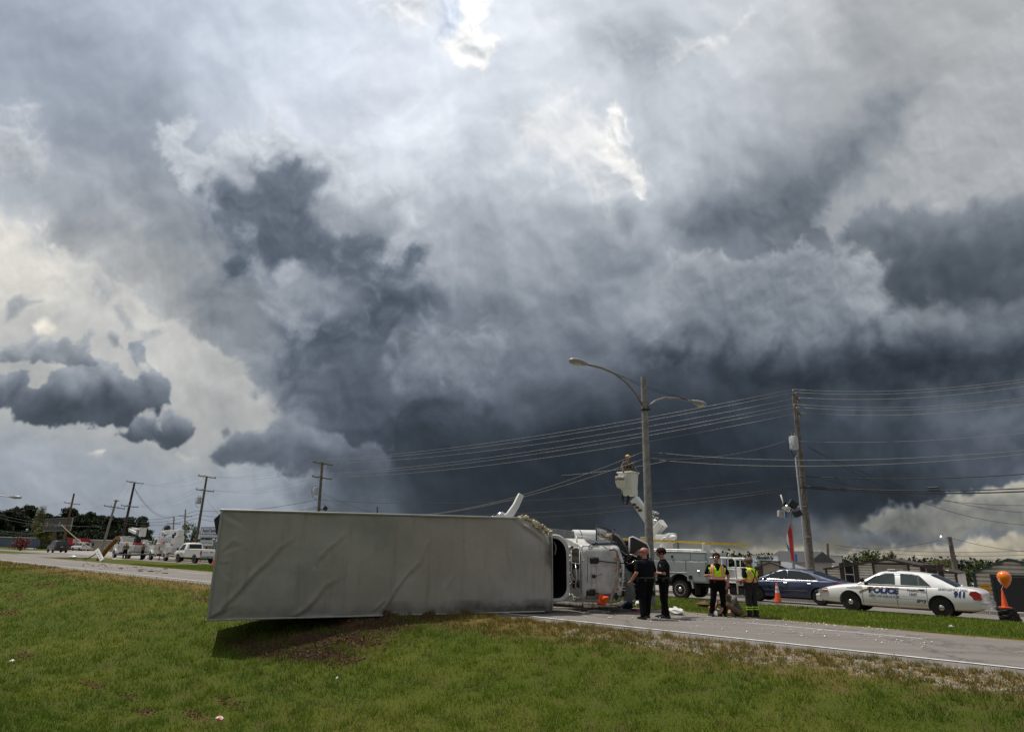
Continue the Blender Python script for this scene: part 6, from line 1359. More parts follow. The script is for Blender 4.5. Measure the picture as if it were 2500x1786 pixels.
# 1 bald officer, seen from behind-left, looking left
p = gp(1578, 1510, 17)
off1, P1, M1 = person('person', 'bald officer in dark uniform seen from behind, wristwatch on his hanging arm', p, R(-150),
    J(elR=(-.29, .0, 1.17), wrR=(-.31, -.10, .93), elL=(.27, .03, 1.17), wrL=(.26, -.16, .96), anL=(.16, .10, .10), knL=(.13, .03, .52), anR=(-.13, -.12, .10), knR=(-.12, -.07, .52)),
    skin=SKIN, hair=None, scale=1.035, girth=1.22, yaw=R(52), wide=1.26, bald_mat=SKIN_R)
q = MB(); q.lathe([(.037, -.02), (.037, .02)], (0, 0, 0), 'z', 14); w_ = q.build('wristwatch', BLACK, off1); w_.location = (-.307, -.08, .97)
PATCH = mat('pale_shoulder_patch', (.42, .44, .42), .6, var=.4, scale=40)
def patch(t_, c, nrm):
    q = MB(); n_ = V(nrm).normalized(); q.cyl(V(c)-n_*.006, V(c)+n_*.004, .045, .045, 18); po = q.build('shoulder_patch', PATCH, t_)
    q = MB(); q.cyl(V(c), V(c)+n_*.006, .028, .028, 12); q.build('patch_emblem', mat('patch_dark', (.05, .07, .10), .6), po)
patch(off1, (-.262, -.02, 1.40), (-1, -.15, .25))
# 2 dark haired officer reading notes
p = gp(1624, 1508, 18)
off2, P2, M2 = person('person', 'dark haired officer in navy uniform looking down at notes in his raised hands', p, R(-112),
    J(elL=(.27, .06, 1.18), wrL=(.08, -.25, 1.19), elR=(-.27, .06, 1.18), wrR=(-.07, -.27, 1.18), head=(0, -.035, 1.715), anL=(.12, .06, .10), anR=(-.12, -.04, .10)),
    hair=HAIR, scale=1.04, yaw=R(10), pitch=R(24), girth=1.05, wide=1.2)
patch(off2, (.262, .0, 1.40), (1, -.05, .25)); patch(off2, (-.262, -.0, 1.40), (-1, -.05, .25))
q = MB(); q.box((0, -.34, 1.20), (.10, .02, .14), rot=(.5, 0, 0), b=.004); no = q.build('notebook', WHITE, off2)
# 3 man in hi-vis vest facing the camera
def vest_mat(name, back=False):
    m_ = bpy.data.materials.new(name); m_.use_nodes = True; t = NT(m_.node_tree); b = t.n['Principled BSDF']
    tc = t.node('ShaderNodeTexCoord').outputs['Object']; x, y, z = t.node('ShaderNodeSeparateXYZ', Vector=tc).outputs[:3]
    ax = t.math('ABSOLUTE', x)
    def band(v, c, w): return t.math('LESS_THAN', t.math('ABSOLUTE', t.math('SUBTRACT', v, c)), w)
    c = t.mix(t.noise(tc, 9, 3), (.42, .78, .01, 1), (.56, .92, .02, 1)); OR = (.95, .115, .01, 1); SI = (.50, .49, .46, 1)
    if not back:
        v1 = band(ax, .135, .042); v2 = band(z, 1.115, .052)
        c = t.mix(v1, c, OR); c = t.mix(band(ax, .135, .018), c, SI); c = t.mix(v2, c, OR); c = t.mix(band(z, 1.115, .022), c, SI)
    else:
        d = t.math('SUBTRACT', ax, t.math('MULTIPLY', t.math('SUBTRACT', z, 1.05), .32))
        c = t.mix(band(d, .04, .035), c, OR); c = t.mix(band(d, .04, .014), c, SI); c = t.mix(band(z, 1.12, .05), c, OR); c = t.mix(band(z, 1.12, .02), c, SI)
    t.put(b.inputs['Base Color'], c); b.inputs['Roughness'].default_value = .7
    bn = t.node('ShaderNodeBump', Height=t.noise(tc, 18, 3)); bn.inputs['Strength'].default_value = .5; bn.inputs['Distance'].default_value = .02; t.put(b.inputs['Normal'], bn.outputs[0]); return m_
def vest(t_, P, mt, g=1.0, front_open=True, back=False):
    pel, nk = P['pelvis'], P['neck']; tilt = math.atan2(-(nk-pel).y, (nk-pel).z); n = 40; rings = []
    for a, rx, ry in ((.16, .200*g, .160*g), (.28, .200*g, .158*g), (.42, .203*g, .155*g), (.62, .218, .162), (.80, .226, .152), (.90, .195, .128), (.97, .125, .10), (1.0, .088, .082)): rings.append(ell(pel+(nk-pel)*a, rx, ry, n, tilt))
    m_ = MB(); m_.loft(rings, cap=False)
    def keep(f):
        c = sum((V(m_.v[i]) for i in f), V())/len(f); a = (c.z-pel.z)/(nk.z-pel.z); dx = abs(c.x); fr = c.y < 0
        if fr and a > .46 and dx < (a-.46)*.20: return False                                     # V neck
        if dx > .165 and .55 < a < .90 and abs(c.y) < .075: return False                         # arm holes
        return True
    m_.f = [f for f in m_.f if keep(f)]; o = m_.build('safety_vest', mt, t_, smooth=True, fix=False)
    s_ = o.modifiers.new('s', 'SUBSURF'); s_.levels = 1; s_.render_levels = 1; s2 = o.modifiers.new('t', 'SOLIDIFY'); s2.thickness = .008; s2.offset = 1
    for s5 in (-1, 1):
        q = MB(); q.tube([(s5*.19, -.10, 1.28), (s5*.215, -.06, 1.42), (s5*.20, .0, 1.49), (s5*.215, .07, 1.42), (s5*.19, .11, 1.28)], .014, 6); q.build('vest_edging', mat('lime_edging', (.52, .88, .05), .6), o, smooth=True)
    return o
p = gp(1757, 1503, 20)
vm, P3, M3 = person('person', 'young man in an orange and lime safety vest and sunglasses facing the camera', p, R(-8),
    J(elL=(.30, .02, 1.19), wrL=(.24, -.12, .97), elR=(-.30, .05, 1.17), wrR=(-.24, -.16, 1.20), head=(.0, -.02, 1.72), anL=(.13, .0, .10), anR=(-.20, -.02, .10), knR=(-.14, -.04, .52)),
    hair=HAIR, scale=1.005, girth=.96, wide=1.16, yaw=R(-14), shirt=BLACKCLOTH)
vest(vm, P3, vest_mat('vest_front_pattern')); q = MB(); q.box((-.235, -.20, 1.24), (.05, .035, .12), b=.01); q.build('radio', BLACK, vm)
# 4 firefighter from behind
p = gp(1838, 1506, 20)
ff, P4, M4 = person('person', 'firefighter seen from behind in a safety vest, suspenders and bunker trousers with lime cuffs', p, R(-150),
    J(elL=(.27, .05, 1.16), wrL=(.16, -.22, 1.10), elR=(-.27, .05, 1.16), wrR=(-.16, -.22, 1.10), head=(0, -.03, 1.70)),
    skin=SKIN, hair=mat('shaved_head_hair', (.12, .065, .045), .7, var=.3, scale=60), scale=.955, girth=1.1, wide=1.22, glasses=False, shirt=BLACKCLOTH, trousers=mat('bunker_cloth', (.010, .010, .011), .85, bump=.5))
vest(ff, P4, vest_mat('vest_back_pattern', True), 1.05)
q = MB()
q.tube([(.10, .16, 1.06), (.02, .165, 1.25), (-.07, .15, 1.44), (-.10, .03, 1.53)], .020, 6); q.tube([(-.10, .16, 1.06), (-.02, .167, 1.25), (.07, .15, 1.44), (.10, .03, 1.53)], .020, 6); q.build('suspenders', BLACKCLOTH, ff, smooth=True)
for s_ in ('L', 'R'):
    for z0 in (.235, .30):
        q = MB(); c = V(P4['an'+s_]).lerp(V(P4['kn'+s_]), (z0-.10)/.42); q.lathe([(.083, 0), (.085, .03)], (c.x, c.y, z0), 'z', 18); q.build('lime_cuff', mat('lime_reflective', (.50, .85, .05), .6), ff, smooth='auto')
# 5 man sitting on the grass, bent over
p = gp(1795, 1503, 21)
SIT = dict(pelvis=(0, .10, .13), chest=(0, -.02, .40), neck=(0, -.17, .60), head=(0, -.30, .70), shL=(.18, -.12, .54), shR=(-.18, -.12, .54), elL=(.25, -.28, .33), wrL=(.10, -.42, .36), elR=(-.25, -.28, .33), wrR=(-.10, -.42, .36),
           hipL=(.11, .02, .13), knL=(.20, -.42, .40), anL=(.14, -.62, .10), hipR=(-.11, .02, .13), knR=(-.20, -.42, .40), anR=(-.14, -.62, .10))
sit, P5, M5 = person('person', 'man in grey shirt and tan shorts sitting hunched on the median grass', p, R(-72), SIT, hair=mat('brown_hair', (.10, .05, .025), .6, var=.4, scale=60),
    shirt=mat('grey_green_shirt', (.16, .155, .125), .85, var=.2), trousers=mat('tan_shorts', (.26, .175, .12), .85, var=.2), glasses=False, yaw=0, pitch=R(35), shorts=True, scale=1.0)
q = MB(); q.box((.02, -.48, .38), (.08, .14, .012), rot=(.4, 0, 0), b=.003); q.build('phone', BLACK, sit)
# lineman in the bucket and two lower left workers
KHAKI = mat('khaki_work_shirt', (.16, .125, .085), .85, var=.25); HV = mat('yellow_helmet', (.78, .42, .02), .35, coat=.4); HW = mat('white_helmet', (.75, .75, .73), .35, coat=.4)
def hardhat(t_, M, mt):
    h = MB(); h.ball((0, .015, .05), (.10, .122, .092), 18, 10); h.f = [f for f in h.f if not all(h.v[i][2] < .03 for i in f)]
    h.loft([ell((0, .01, .042), .10, .125, 18), ell((0, -.012, .036), .115, .155, 18)], cap=False); h.v = [tuple(V(p)*1.08) for p in h.v]; h.xf(M); o = h.build('hard_hat', mt, t_, smooth=True, fix=False); s_ = o.modifiers.new('s', 'SOLIDIFY'); s_.thickness = .006
wc = ut.matrix_basis @ V((bc0.x, bc0.y, bc0.z-.35))
ln_, P6, M6 = person('lineman', 'lineman in a yellow helmet and khaki shirt standing in the raised bucket', wc, R(8),
    J(elL=(.30, -.02, 1.22), wrL=(.34, -.20, .99), elR=(-.30, -.02, 1.22), wrR=(-.30, -.18, .99)), shirt=KHAKI, trousers=KHAKI, long=True, glasses=False, scale=.98, girth=1.1, belt=False)
hardhat(ln_, M6, HV)
q = MB()
for s5 in (-1, 1): q.tube([(s5*.09, -.16, 1.10), (s5*.10, -.165, 1.3), (s5*.10, -.09, 1.50), (s5*.08, .02, 1.53)], .014, 5)
q.tube([(-.14, -.15, 1.22), (0, -.17, 1.2), (.14, -.15, 1.22)], .014, 5); q.build('harness', BLACKCLOTH, ln_)
for px, py, hat, lb_, rz6 in ((303, 1362, HV, 'worker in a yellow helmet and khaki shirt standing by the bucket truck', 20), (345, 1364.5, HW, 'worker in a white helmet bending over the loose crossarm beside the trucks', -30)):
    p = gp(px, py, 26.5); p = W(p.dot(RD), p.dot(RN), -.2)
    t6, P7, M7 = person('person', lb_, p, R(rz6), J(elL=(.26, -.05, 1.16), wrL=(.05, -.28, 1.12), elR=(-.26, -.05, 1.16), wrR=(-.05, -.30, 1.1)), shirt=KHAKI, trousers=BLACKCLOTH, long=True, glasses=False, scale=.98, belt=False)
    hardhat(t6, M7, hat)
p = W(64.6, 33.2, rz_(33))
t6, P7, M7 = person('person', 'distant worker in an orange shirt behind the pickup bed', p, R(30), J(), shirt=mat('orange_shirt', (.6, .12, .02), .8), long=True, glasses=False, hair=HAIR, belt=False)

# ================================================================== utility poles, wires, street lamps
def pole_thing(name, label, cat, foot, top, r0, r1, m_=WOODPOLE, group=None, n=14):
    t_ = thing(name, label, cat, foot, 0, group); f = V(foot); d = V(top)-f; b = MB(); pts = [V((0, 0, -.3)), d*.33, d*.66, d]
    b.tube([p if i else V((0, 0, -.3)) for i, p in enumerate(pts)], [r0, r0+(r1-r0)*.33, r0+(r1-r0)*.66, r1], n); b.build('pole', m_, t_, smooth='auto'); return t_, d
IH_ = RN.copy()                       # crossarms stand across the line
def crossarm(t_, d, z, half, off=0.0, ins=3, name='crossarm', tilt=0.0, thick=.06, dirv=None):
    a = (dirv or IH_); c = d*(z/d.z); b = MB(); b.box(c+V((0, 0, 0))+RD*-.13, (half*2, .10, .12), rot=(0, tilt, math.atan2(a.y, a.x)), b=.01)
    o = b.build(name, WOODPOLE, t_)
    q = MB()
    for s_ in (-1, 1): q.cyl(c+a*s_*half*.55+RD*-.15, c+V((0, 0, -.55)), .018, n=5)
    q.build('arm_brace', STEEL, o)
    pts = []
    for k in range(ins):
        u = (-1+2*k/(ins-1))*.93 if ins > 1 else 0
        if ins == 3 and k == 1: u = -.28
        p = c+a*u*half+RD*-.13+V((0, 0, .06+math.sin(tilt)*-u*half)); q = MB(); q.lathe([(.025, 0), (.06, .06), (.045, .09), (.06, .12), (.03, .17)], tuple(p), 'z', 8); q.build('insulator', mat('porcelain', (.30, .28, .27), .3, var=.2), o, smooth='auto'); pts.append(V(t_.location)+p+V((0, 0, .17)))
    return pts
def can(t_, c, r=.24, h=.75):
    b = MB(); b.lathe([(r*.9, 0), (r, .03), (r, h*.92), (r*.85, h), (r*.2, h+.03)], tuple(c), 'z', 18); o = b.build('transformer', mat('pale_transformer_grey', (.42, .44, .45), .45, var=.12, streak=.15), t_, smooth='auto')
    q = MB(); 
    for s_ in (-.1, .1): q.lathe([(.03, 0), (.045, .06), (.03, .1), (.04, .14), (.015, .2)], (c[0]+s_, c[1], c[2]+h), 'z', 8)
    q.build('bushing', mat('porcelain', (.30, .28, .27), .3), o, smooth='auto')
    q = MB(); q.tube([(c[0]-.1, c[1], c[2]+h+.18), (c[0]-.42, c[1]-.1, c[2]+h*.8), (c[0]-.40, c[1]-.1, c[2]+.1), (c[0]-.1, c[1]-.1, c[2]-.4), (c[0]+.25, c[1], c[2]-.45)], .014, 5); q.tube([(c[0]-.15, c[1]-.1, c[2]+h*.5), (c[0]-.32, c[1]-.15, c[2]+.3), (c[0]-.2, c[1]-.15, c[2]-.35), (c[0]+.1, c[1], c[2]-.5)], .012, 5); q.build('transformer_lead', CABLE, o, smooth=True)
WN = [0]
def wire(a, b, sag=.5, r=.012, m_=WIRE, label=None, group='overhead wires on the pole line', n=14, cat='wire', name='overhead_wire'):
    a, b = V(a), V(b); pts = [a.lerp(b, t/n)-V((0, 0, 4*sag*(t/n)*(1-t/n))) for t in range(n+1)]
    q = MB(); o_ = pts[0].copy(); q.tube([p-o_ for p in pts], r, 5); o = q.build(name, m_, None, smooth=True, fix=False); o.location = o_
    return tag(o, label, cat, group)
WPN = 40.0
def foot_of(px, n):                   # where the upright line through a pixel column meets the ground at offset n
    lo, hi = -60.0, 600.0
    for _ in range(50):
        mm = (lo+hi)/2; p = W(mm, n, rz_(n)); d = p-V((0, 0, EYE)); x = 1250+d.dot(_r)/d.dot(_f)*F_PX
        if x > px: lo = mm
        else: hi = mm
    return W(mm, n, rz_(n))
# pole A, right
fA = foot_of(1988, WPN); tA = onn(1939, 966, WPN)
pA, dA = pole_thing('utility_pole', 'tall brown utility pole with a grey transformer standing behind the blue sedan', 'utility pole', fA, tA, .20, .13)
insA1 = crossarm(pA, dA, dA.z-.10, .62, ins=3, tilt=.25); zA2 = (onn(1945, 1006, WPN)-fA).z; insA2 = crossarm(pA, dA, zA2, .75, ins=3, tilt=.2)
zc = (onn(1935, 1100, WPN)-fA).z; c_ = dA*(zc/dA.z)+V((-.42, -.25, 0)); can(pA, c_, .25, .78)
q = MB(); q.box(dA*((zc+.3)/dA.z)+V((-.18, -.1, 0)), (.4, .06, .08)); q.build('bracket', STEEL, pA)
q = MB(); z0 = (onn(1948, 1118, WPN)-fA).z; p0 = dA*(z0/dA.z)+V((-.42, -.3, 0)); p1 = V((-.40, -.35, 0)); q.tube([p0+V((.1, 0, .1)), p0, p1], .05, 8)
for k in range(4): pz = p1.lerp(p0, .2+.22*k); q.box(pz+V((.2, .15, 0)), (.42, .04, .04))
q.build('conduit', mat('galvanised_conduit', (.45, .46, .47), .45, .5, var=.2), pA, smooth='auto')
# pole B (behind the box), C, D, E, F
fB = foot_of(768, WPN); tB = onn(787, 1128, WPN); pB, dB = pole_thing('utility_pole', 'utility pole with a transformer rising behind the overturned box', 'utility pole', fB, tB, .20, .13)
insB1 = crossarm(pB, dB, dB.z-.15, 1.25, ins=3, tilt=.03); zB2 = (onn(783, 1166, WPN)-fB).z; insB2 = crossarm(pB, dB, zB2, 1.25, ins=3, tilt=.03); zc = (onn(772, 1208, WPN)-fB).z; can(pB, dB*(zc/dB.z)+V((-.45, -.2, 0)), .26, .8)
q = MB(); c = dB*((onn(775, 1241, WPN)-fB).z/dB.z); q.box(c+V((.75, -.2, 0)), (.4, .3, .45), rot=(0, .5, 0), b=.03); q.tube([c, c+V((.4, -.1, -.1)), c+V((.6, -.15, -.1))], .03, 6); q.build('floodlight', BLACK, pB)
fC = foot_of(472, WPN); tC = onn(505, 1162, WPN); pC, dC = pole_thing('utility_pole', 'utility pole with two crossarms and a transformer beside the auto center sign', 'utility pole', fC, tC, .20, .13)
insC1 = crossarm(pC, dC, dC.z-.1, 1.25, ins=3, tilt=.04); zC2 = (onn(499, 1197, WPN)-fC).z; insC2 = crossarm(pC, dC, zC2, 1.25, ins=3, tilt=.04); zc = (onn(489, 1230, WPN)-fC).z; can(pC, dC*(zc/dC.z)+V((-.5, -.1, 0)), .3, .9)
fD = foot_of(290, WPN); tD = onn(329, 1176, WPN); pD, dD = pole_thing('utility_pole', 'dark utility pole leaning right behind the left bucket truck', 'utility pole', fD, tD, .24, .15, mat('creosoted_pole', (.045, .038, .03), .8, var=.3))
insD1 = crossarm(pD, dD, dD.z-.1, 1.3, ins=3, tilt=.06); zD2 = (onn(312, 1236, WPN)-fD).z; insD2 = crossarm(pD, dD, zD2, 1.3, ins=3, tilt=.06)
fE = foot_of(245, 37.0); tE = onn(284, 1220, 37.0); pE, dE = pole_thing('utility_pole', 'shorter leaning utility pole directly left of the dark one', 'utility pole', fE, tE, .20, .14, WOODGREY)
insE1 = crossarm(pE, dE, dE.z-1.1, 1.5, ins=4, tilt=.1); crossarm(pE, dE, dE.z-.1, .4, ins=1)
fF = foot_of(150, WPN); tF = onn(181, 1204, WPN); pF, dF = pole_thing('utility_pole', 'brown utility pole in front of the billboard', 'utility pole', fF, tF, .24, .15, mat('brown_pole_wood', (.14, .075, .04), .85, var=.35, streak=.3))
zF = (onn(173, 1229, WPN)-fF).z; insF1 = crossarm(pF, dF, zF, 1.3, ins=3, tilt=.08); crossarm(pF, dF, zF-.85, .6, ins=2, tilt=.08)
for px, py, bx, lb in ((453, 1243, 447, 'thin utility pole behind the digger truck boom, right one of a pair'), (425, 1261, 419, 'thin utility pole behind the digger truck boom, left one of a pair')):
    f = foot_of(bx, 60.0); t = onn(px, py, 60.0); t_, d_ = pole_thing('utility_pole', lb, 'utility pole', f, t, .2, .13, WOODGREY); crossarm(t_, d_, d_.z-1.4, 1.4, ins=3)
for px, py, bx, nn, lb in ((2020, 1326, 2025, 70, 'thin bare pole far behind the shed with the white roof'), (1655, 1318, 1657, 80, 'distant light pole between the ladder and the officer'), (921, 1237, 921, 60, 'dark stub pole showing above the overturned box')):
    f = foot_of(bx, nn); t = onn(px, py, nn); pole_thing('utility_pole', lb, 'utility pole', f, t, .17, .12, WOODPOLE)
f = foot_of(2345, 52.0); t = onn(2318, 1310, 52.0); tG, dG = pole_thing('lamp_pole', 'leaning wooden lamp pole behind the striped shed', 'lamp post', f, t, .18, .12)
q = MB(); q.tube([dG, dG+V((-.3, 0, .12)), dG+V((-.45, 0, .05))], .03, 6); q.lathe([(.24, -.14), (.22, .0), (.1, .12), (.08, .3)], tuple(dG+V((-.5, 0, -.05))), 'z', 14); q.build('lamp_head', CHROME, tG, smooth='auto')

# street lamp with two arms, on the median
LN = 22.0
fL = foot_of(1591, LN); tL = onn(1571, 920, LN); pL, dL = pole_thing('street_lamp', 'double armed street lamp on a grey wooden pole behind the officers', 'street lamp', fL, tL, .165, .115, WOODGREY)
def rel(px, py, n=LN): return onn(px, py, n)-fL
def lamp(pts, hd0, hd1, name):
    q = MB(); q.tube(pts, .042, 8); a = q.build('lamp_arm', mat('tan_grey_arm', (.25, .235, .205), .5, .3, var=.2), pL, smooth=True)
    h0, h1 = V(hd0), V(hd1); d = (h1-h0); L = d.length; dn = d.normalized(); sd = dn.cross(V((0, 0, 1))).normalized(); up = sd.cross(dn)
    rings = []
    for t, w, hh, lo in ((0, .05, .05, .05), (.12, .09, .08, .07), (.35, .16, .11, .10), (.65, .19, .12, .12), (.88, .15, .09, .10), (1.0, .05, .04, .04)):
        c = h0+d*t; rings.append([c+sd*w*math.cos(2*PI*k/14)+up*(hh if math.sin(2*PI*k/14) > 0 else lo)*math.sin(2*PI*k/14) for k in range(14)])
    q = MB(); q.loft(rings); hd_ = q.build('lamp_head', mat('lamp_head_grey', (.30, .30, .29), .45, .2, var=.1), a, smooth=True)
    c = h0+d*.62-up*.08; q = MB(); q.ball((0, 0, 0), (L*.27, .14, .07), 14, 8); q.v = [tuple(dn*p[0]+sd*p[1]+up*p[2]+c) for p in q.v]; q.build('lamp_glass', mat('lamp_glass', (.5, .45, .34), .2, var=.1), a, smooth=True)
NL1, NL2 = LN-3.6, LN+3.6
def armpt(px, py, n): return onn(px, py, n)-fL
# long arm reaches over the near carriageway, short-looking one over the far carriageway
A1 = [rel(1570, 992), armpt(1555, 964, LN-.5), armpt(1530, 934, LN-1.2), armpt(1500, 911, LN-2.0), armpt(1470, 898, LN-2.8), armpt(1434, 889, LN-3.5)]
lamp(A1, A1[-1], armpt(1391, 878, LN-4.4), 'l')
A2 = [rel(1583, 992), armpt(1600, 978, LN+.6), armpt(1622, 971, LN+1.4), armpt(1650, 972, LN+2.3), armpt(1690, 979, LN+3.4)]
lamp(A2, A2[-1], armpt(1722, 988, LN+4.3), 'r')
for a, b in (((A1[-2]), rel(1575, 944)), ((A2[-1]), rel(1577, 946))):
    for k in (0, .10):
        q = MB(); q.tube([a, b+V((0, 0, k-.05))], .008, 4); q.build('arm_stay', CABLE, pL)
q = MB(); q.tube([rel(1568, 1001), rel(1568, 1030), rel(1569, 1100)], .012, 5); q.build('pole_cable', CABLE, pL)
q = MB(); q.box(rel(1576, 1000), (.34, .3, .08), b=.02); q.build('arm_clamp', BLACK, pL)
fl = foot_of(-60, 21.5); t = onn(-70, 1205, 21.5)
fl = foot_of(-150, 21.8); t_, d_ = pole_thing('street_lamp', 'street lamp head poking in at the left edge of the road', 'street lamp', fl, fl+V((0, 0, 9.0)), .14, .1, WOODGREY)
base_ = V(t_.location); e0 = onn(24, 1212, 21.8)-base_; e1 = onn(50, 1214, 21.8)-base_
q = MB(); q.tube([(0, 0, d_.z-.3), V((0, 0, d_.z+.1)).lerp(e0, .5), e0], .06, 6); q.build('lamp_arm', STEEL, t_, smooth=True); q = MB(); q.tube([e0, e0.lerp(e1, .5), e1], [.10, .22, .14], 8); q.build('lamp_head', STEEL, t_, smooth=True)

# wires: long spans between the crossarms, three on each arm
def farR(px, py, n=WPN): return onn(px, py, n)
names = [('top', insB1, insA1, (920, 931, 943)), ('second', insB2, insA2, (1000, 1010, 1021))]
ordr = ('first', 'second', 'third')
for nm, I0, I1, ys in (('upper crossarm', insB1, insA1, (919, 925, 936)), ('lower crossarm', insB2, insA2, (967, 972, 981))):
    for k in range(3):
        wire(I0[k], I1[k], .75+.05*k, label='%s wire on the %s of the tall pole, spanning left over the overturned box' % (('top', 'middle', 'lowest')[k], nm), group='wires spanning from the transformer pole on the %s' % nm, r=.013)
        wire(I1[k], farR(2600, ys[k]-9), .45, label='%s wire from the %s of the tall pole to the right edge' % (('top', 'middle', 'lowest')[k], nm), group='wires leaving the tall pole to the right on the %s' % nm, r=.013)
for nm, I0, I1 in (('upper crossarms', insC1, insB1), ('lower crossarms', insC2, insB2)):
    for k in range(3): wire(I0[k], I1[k], 1.0, r=.009, label='%s thin wire between the %s of the two poles left of the box' % (('near', 'middle', 'far')[k], nm), group='thin wires on the %s left of the box' % nm)
for nm, I0, I1 in (('upper crossarms', insD1, insC1), ('lower crossarms', insD2, insC2)):
    for k in range(3): wire(I0[k], I1[k], 1.1, r=.009, label='%s thin wire from the dark pole to the sign pole on the %s' % (('near', 'middle', 'far')[k], nm), group='thin wires on the %s by the bucket trucks' % nm)
for k in range(3): wire(insF1[k], insE1[k], 1.0, r=.01, label='%s wire from the billboard pole to the shorter leaning pole' % ('near', 'middle', 'far')[k], group='wires crossing in front of the pines')
for k in range(3): wire(insE1[k+1], insD1[k], .3, r=.01, label='%s drooping jumper wire between the two leaning poles' % ('near', 'middle', 'far')[k], group='jumper wires of the leaning poles')
for k in range(2): wire(insF1[k], onn(-60, 1236+6*k, WPN), 1.0, r=.01, label='%s wire running from the billboard pole off the left edge' % ('upper', 'lower')[k], group='wires at the left edge')
def up_(f, d, px_or_z): return f+d*(px_or_z/d.z)
def zat(px, py, n, f): return (onn(px, py, n)-f).z
# street lamp wires
L1, L2 = onn(1573, 1101, LN), onn(1574, 1119, LN)
wire(L1, onn(2600, 1090, LN), .35, label='bright wire from the street lamp to the right, upper of two', group='lamp wires', r=.007); wire(L2, onn(2600, 1099, LN), .35, label='bright wire from the street lamp to the right, lower of two', group='lamp wires', r=.007)
LE = foot_of(760, LN)
wire(L1, onn(1000, 1258, LN+4), .5, label='wire descending left from the street lamp towards the box, upper of two', group='lamp wires', r=.009); wire(L2, onn(960, 1262, LN+4), .5, label='wire descending left from the street lamp towards the box, lower of two', group='lamp wires', r=.009)
wire(onn(1370, 1160, 30), onn(1632, 1124, 30), .1, label='short thin wire passing behind the lineman', r=.009, group='lamp wires')
# heavy communication cables
zA3 = [zat(1962, 1162, WPN, fA), zat(1965, 1187, WPN, fA), zat(1965, 1191, WPN, fA)]
for k, (py, yl, yr, r_, sg) in enumerate(((1162, 1219, 1149, .022, .35), (1186, 1247, 1186, .030, .55), (1190, 1262, 1194, .034, .55))):
    a = onn(1962, py, WPN-.25); wire(a, onn(2600, yr, WPN-.25), .25, r=r_, m_=CABLE, label=('upper', 'middle', 'lowest')[k]+' black cable running right from the tall pole', group='black cables right of the tall pole')
    b = onn((775, 775, 905)[k], (1219, 1243, 1262)[k], WPN-.25); wire(a, b, (.9, 1.1, .9)[k], r=r_*.8, m_=CABLE, label=('upper', 'middle', 'lowest')[k]+' black cable running left from the tall pole behind the bucket', group='black cables left of the tall pole')
q = wire(onn(1935, 1076, WPN-.3), onn(2600, 1046, WPN-.3), .3, r=.009, label='faint wire running right from the transformer', group='thin wires right of the tall pole'); wire(onn(1918, 1076, WPN-.3), onn(1590, 1118, WPN-6), .4, r=.009, label='faint wire running left from the transformer', group='thin wires left of the tall pole')
for k, (x0, y0, x1, y1, sg) in enumerate(((1972, 1090, 2560, 1282, 1.2), (1972, 1090, 2560, 1252, 1.0), (2005, 1168, 2560, 1232, .5))):
    wire(onn(x0, y0, WPN-.3), onn(x1, y1, WPN+16), sg, r=.013, m_=CABLE, label=('lowest', 'middle', 'upper')[k]+' service drop sloping down right from the tall pole', group='service drops of the tall pole')
bC = up_(fC, dC, zat(489, 1245, WPN, fC))
for k in range(3):
    a = onn(481, 1246+9*k, WPN-.3); wire(a, onn(774, 1219+3*k+(14 if k else 0), WPN-.3), .5+.3*k, r=.022, m_=CABLE, label=('upper', 'middle', 'lowest')[k]+' black cable between the sign pole and the transformer pole behind the box', group='black cables left of the box')
    wire(a, onn(300, 1263+6*k, WPN-.3), .7, r=.022, m_=CABLE, label=('upper', 'middle', 'lowest')[k]+' black cable running left from the sign pole', group='black cables over the bucket trucks')
for k in range(3): wire(onn(329, 1190+3*k, WPN), onn(425, 1258+2*k, 58), 1.6, r=.016, m_=CABLE, label='%s drooping cable from the dark pole down to the thin pair of poles' % ('upper', 'middle', 'lowest')[k], group='drooping cables of the dark pole')
for k, (x1, y1) in enumerate(((960, 1262), (905, 1258), (850, 1250))): wire(onn(788, (1204, 1229, 1230)[k], WPN-.2), onn(x1, y1, WPN+10), .3, r=.013, m_=CABLE, label='%s service drop sloping down right behind the box from the transformer pole' % ('upper', 'middle', 'lowest')[k], group='service drops behind the box')
wire(onn(505, 1220, WPN), onn(540, 1262, WPN+2), .02, r=.012, m_=CABLE, label='guy wire sloping down from the sign pole', group='guy wires')
for k, (y0, x1, y1) in enumerate(((1244, 250, 1285), (1250, 180, 1282), (1282, 120, 1295), (1290, 110, 1297))): wire(onn(-40, y0, 30), onn(x1, y1, 36), .8, r=.014, m_=WIRE, label='%s fallen slack wire drooping across the left edge' % ('top', 'second', 'third', 'bottom')[k], group='slack wires at the left edge')
for k in range(4): wire(onn(2040, 1330+9*k, 75), onn(2600, 1338+10*k, 75), .5, r=.016, m_=CABLE, label='%s faint distant wire low behind the sheds' % ('top', 'second', 'third', 'lowest')[k], group='distant wires behind the sheds')
wire(onn(2318, 1312, 52), onn(2600, 1348, 60), .3, r=.013, m_=CABLE, label='wire running right from the lamp pole behind the sheds', group='lamp pole wires'); wire(onn(2318, 1312, 52), onn(2050, 1333, 60), .4, r=.013, m_=CABLE, label='wire running left from the lamp pole behind the sheds', group='lamp pole wires')
q = MB(); q.box((0, 0, 0), (.55, .09, .09), b=.03); o = q.build('cable_splice', CABLE); o.location = onn(2278, 1190, WPN-.25); o.rotation_euler = (0, 0, ang_of(RD)); tag(o, 'black splice case hanging on the cable right of the tall pole', 'splice case')
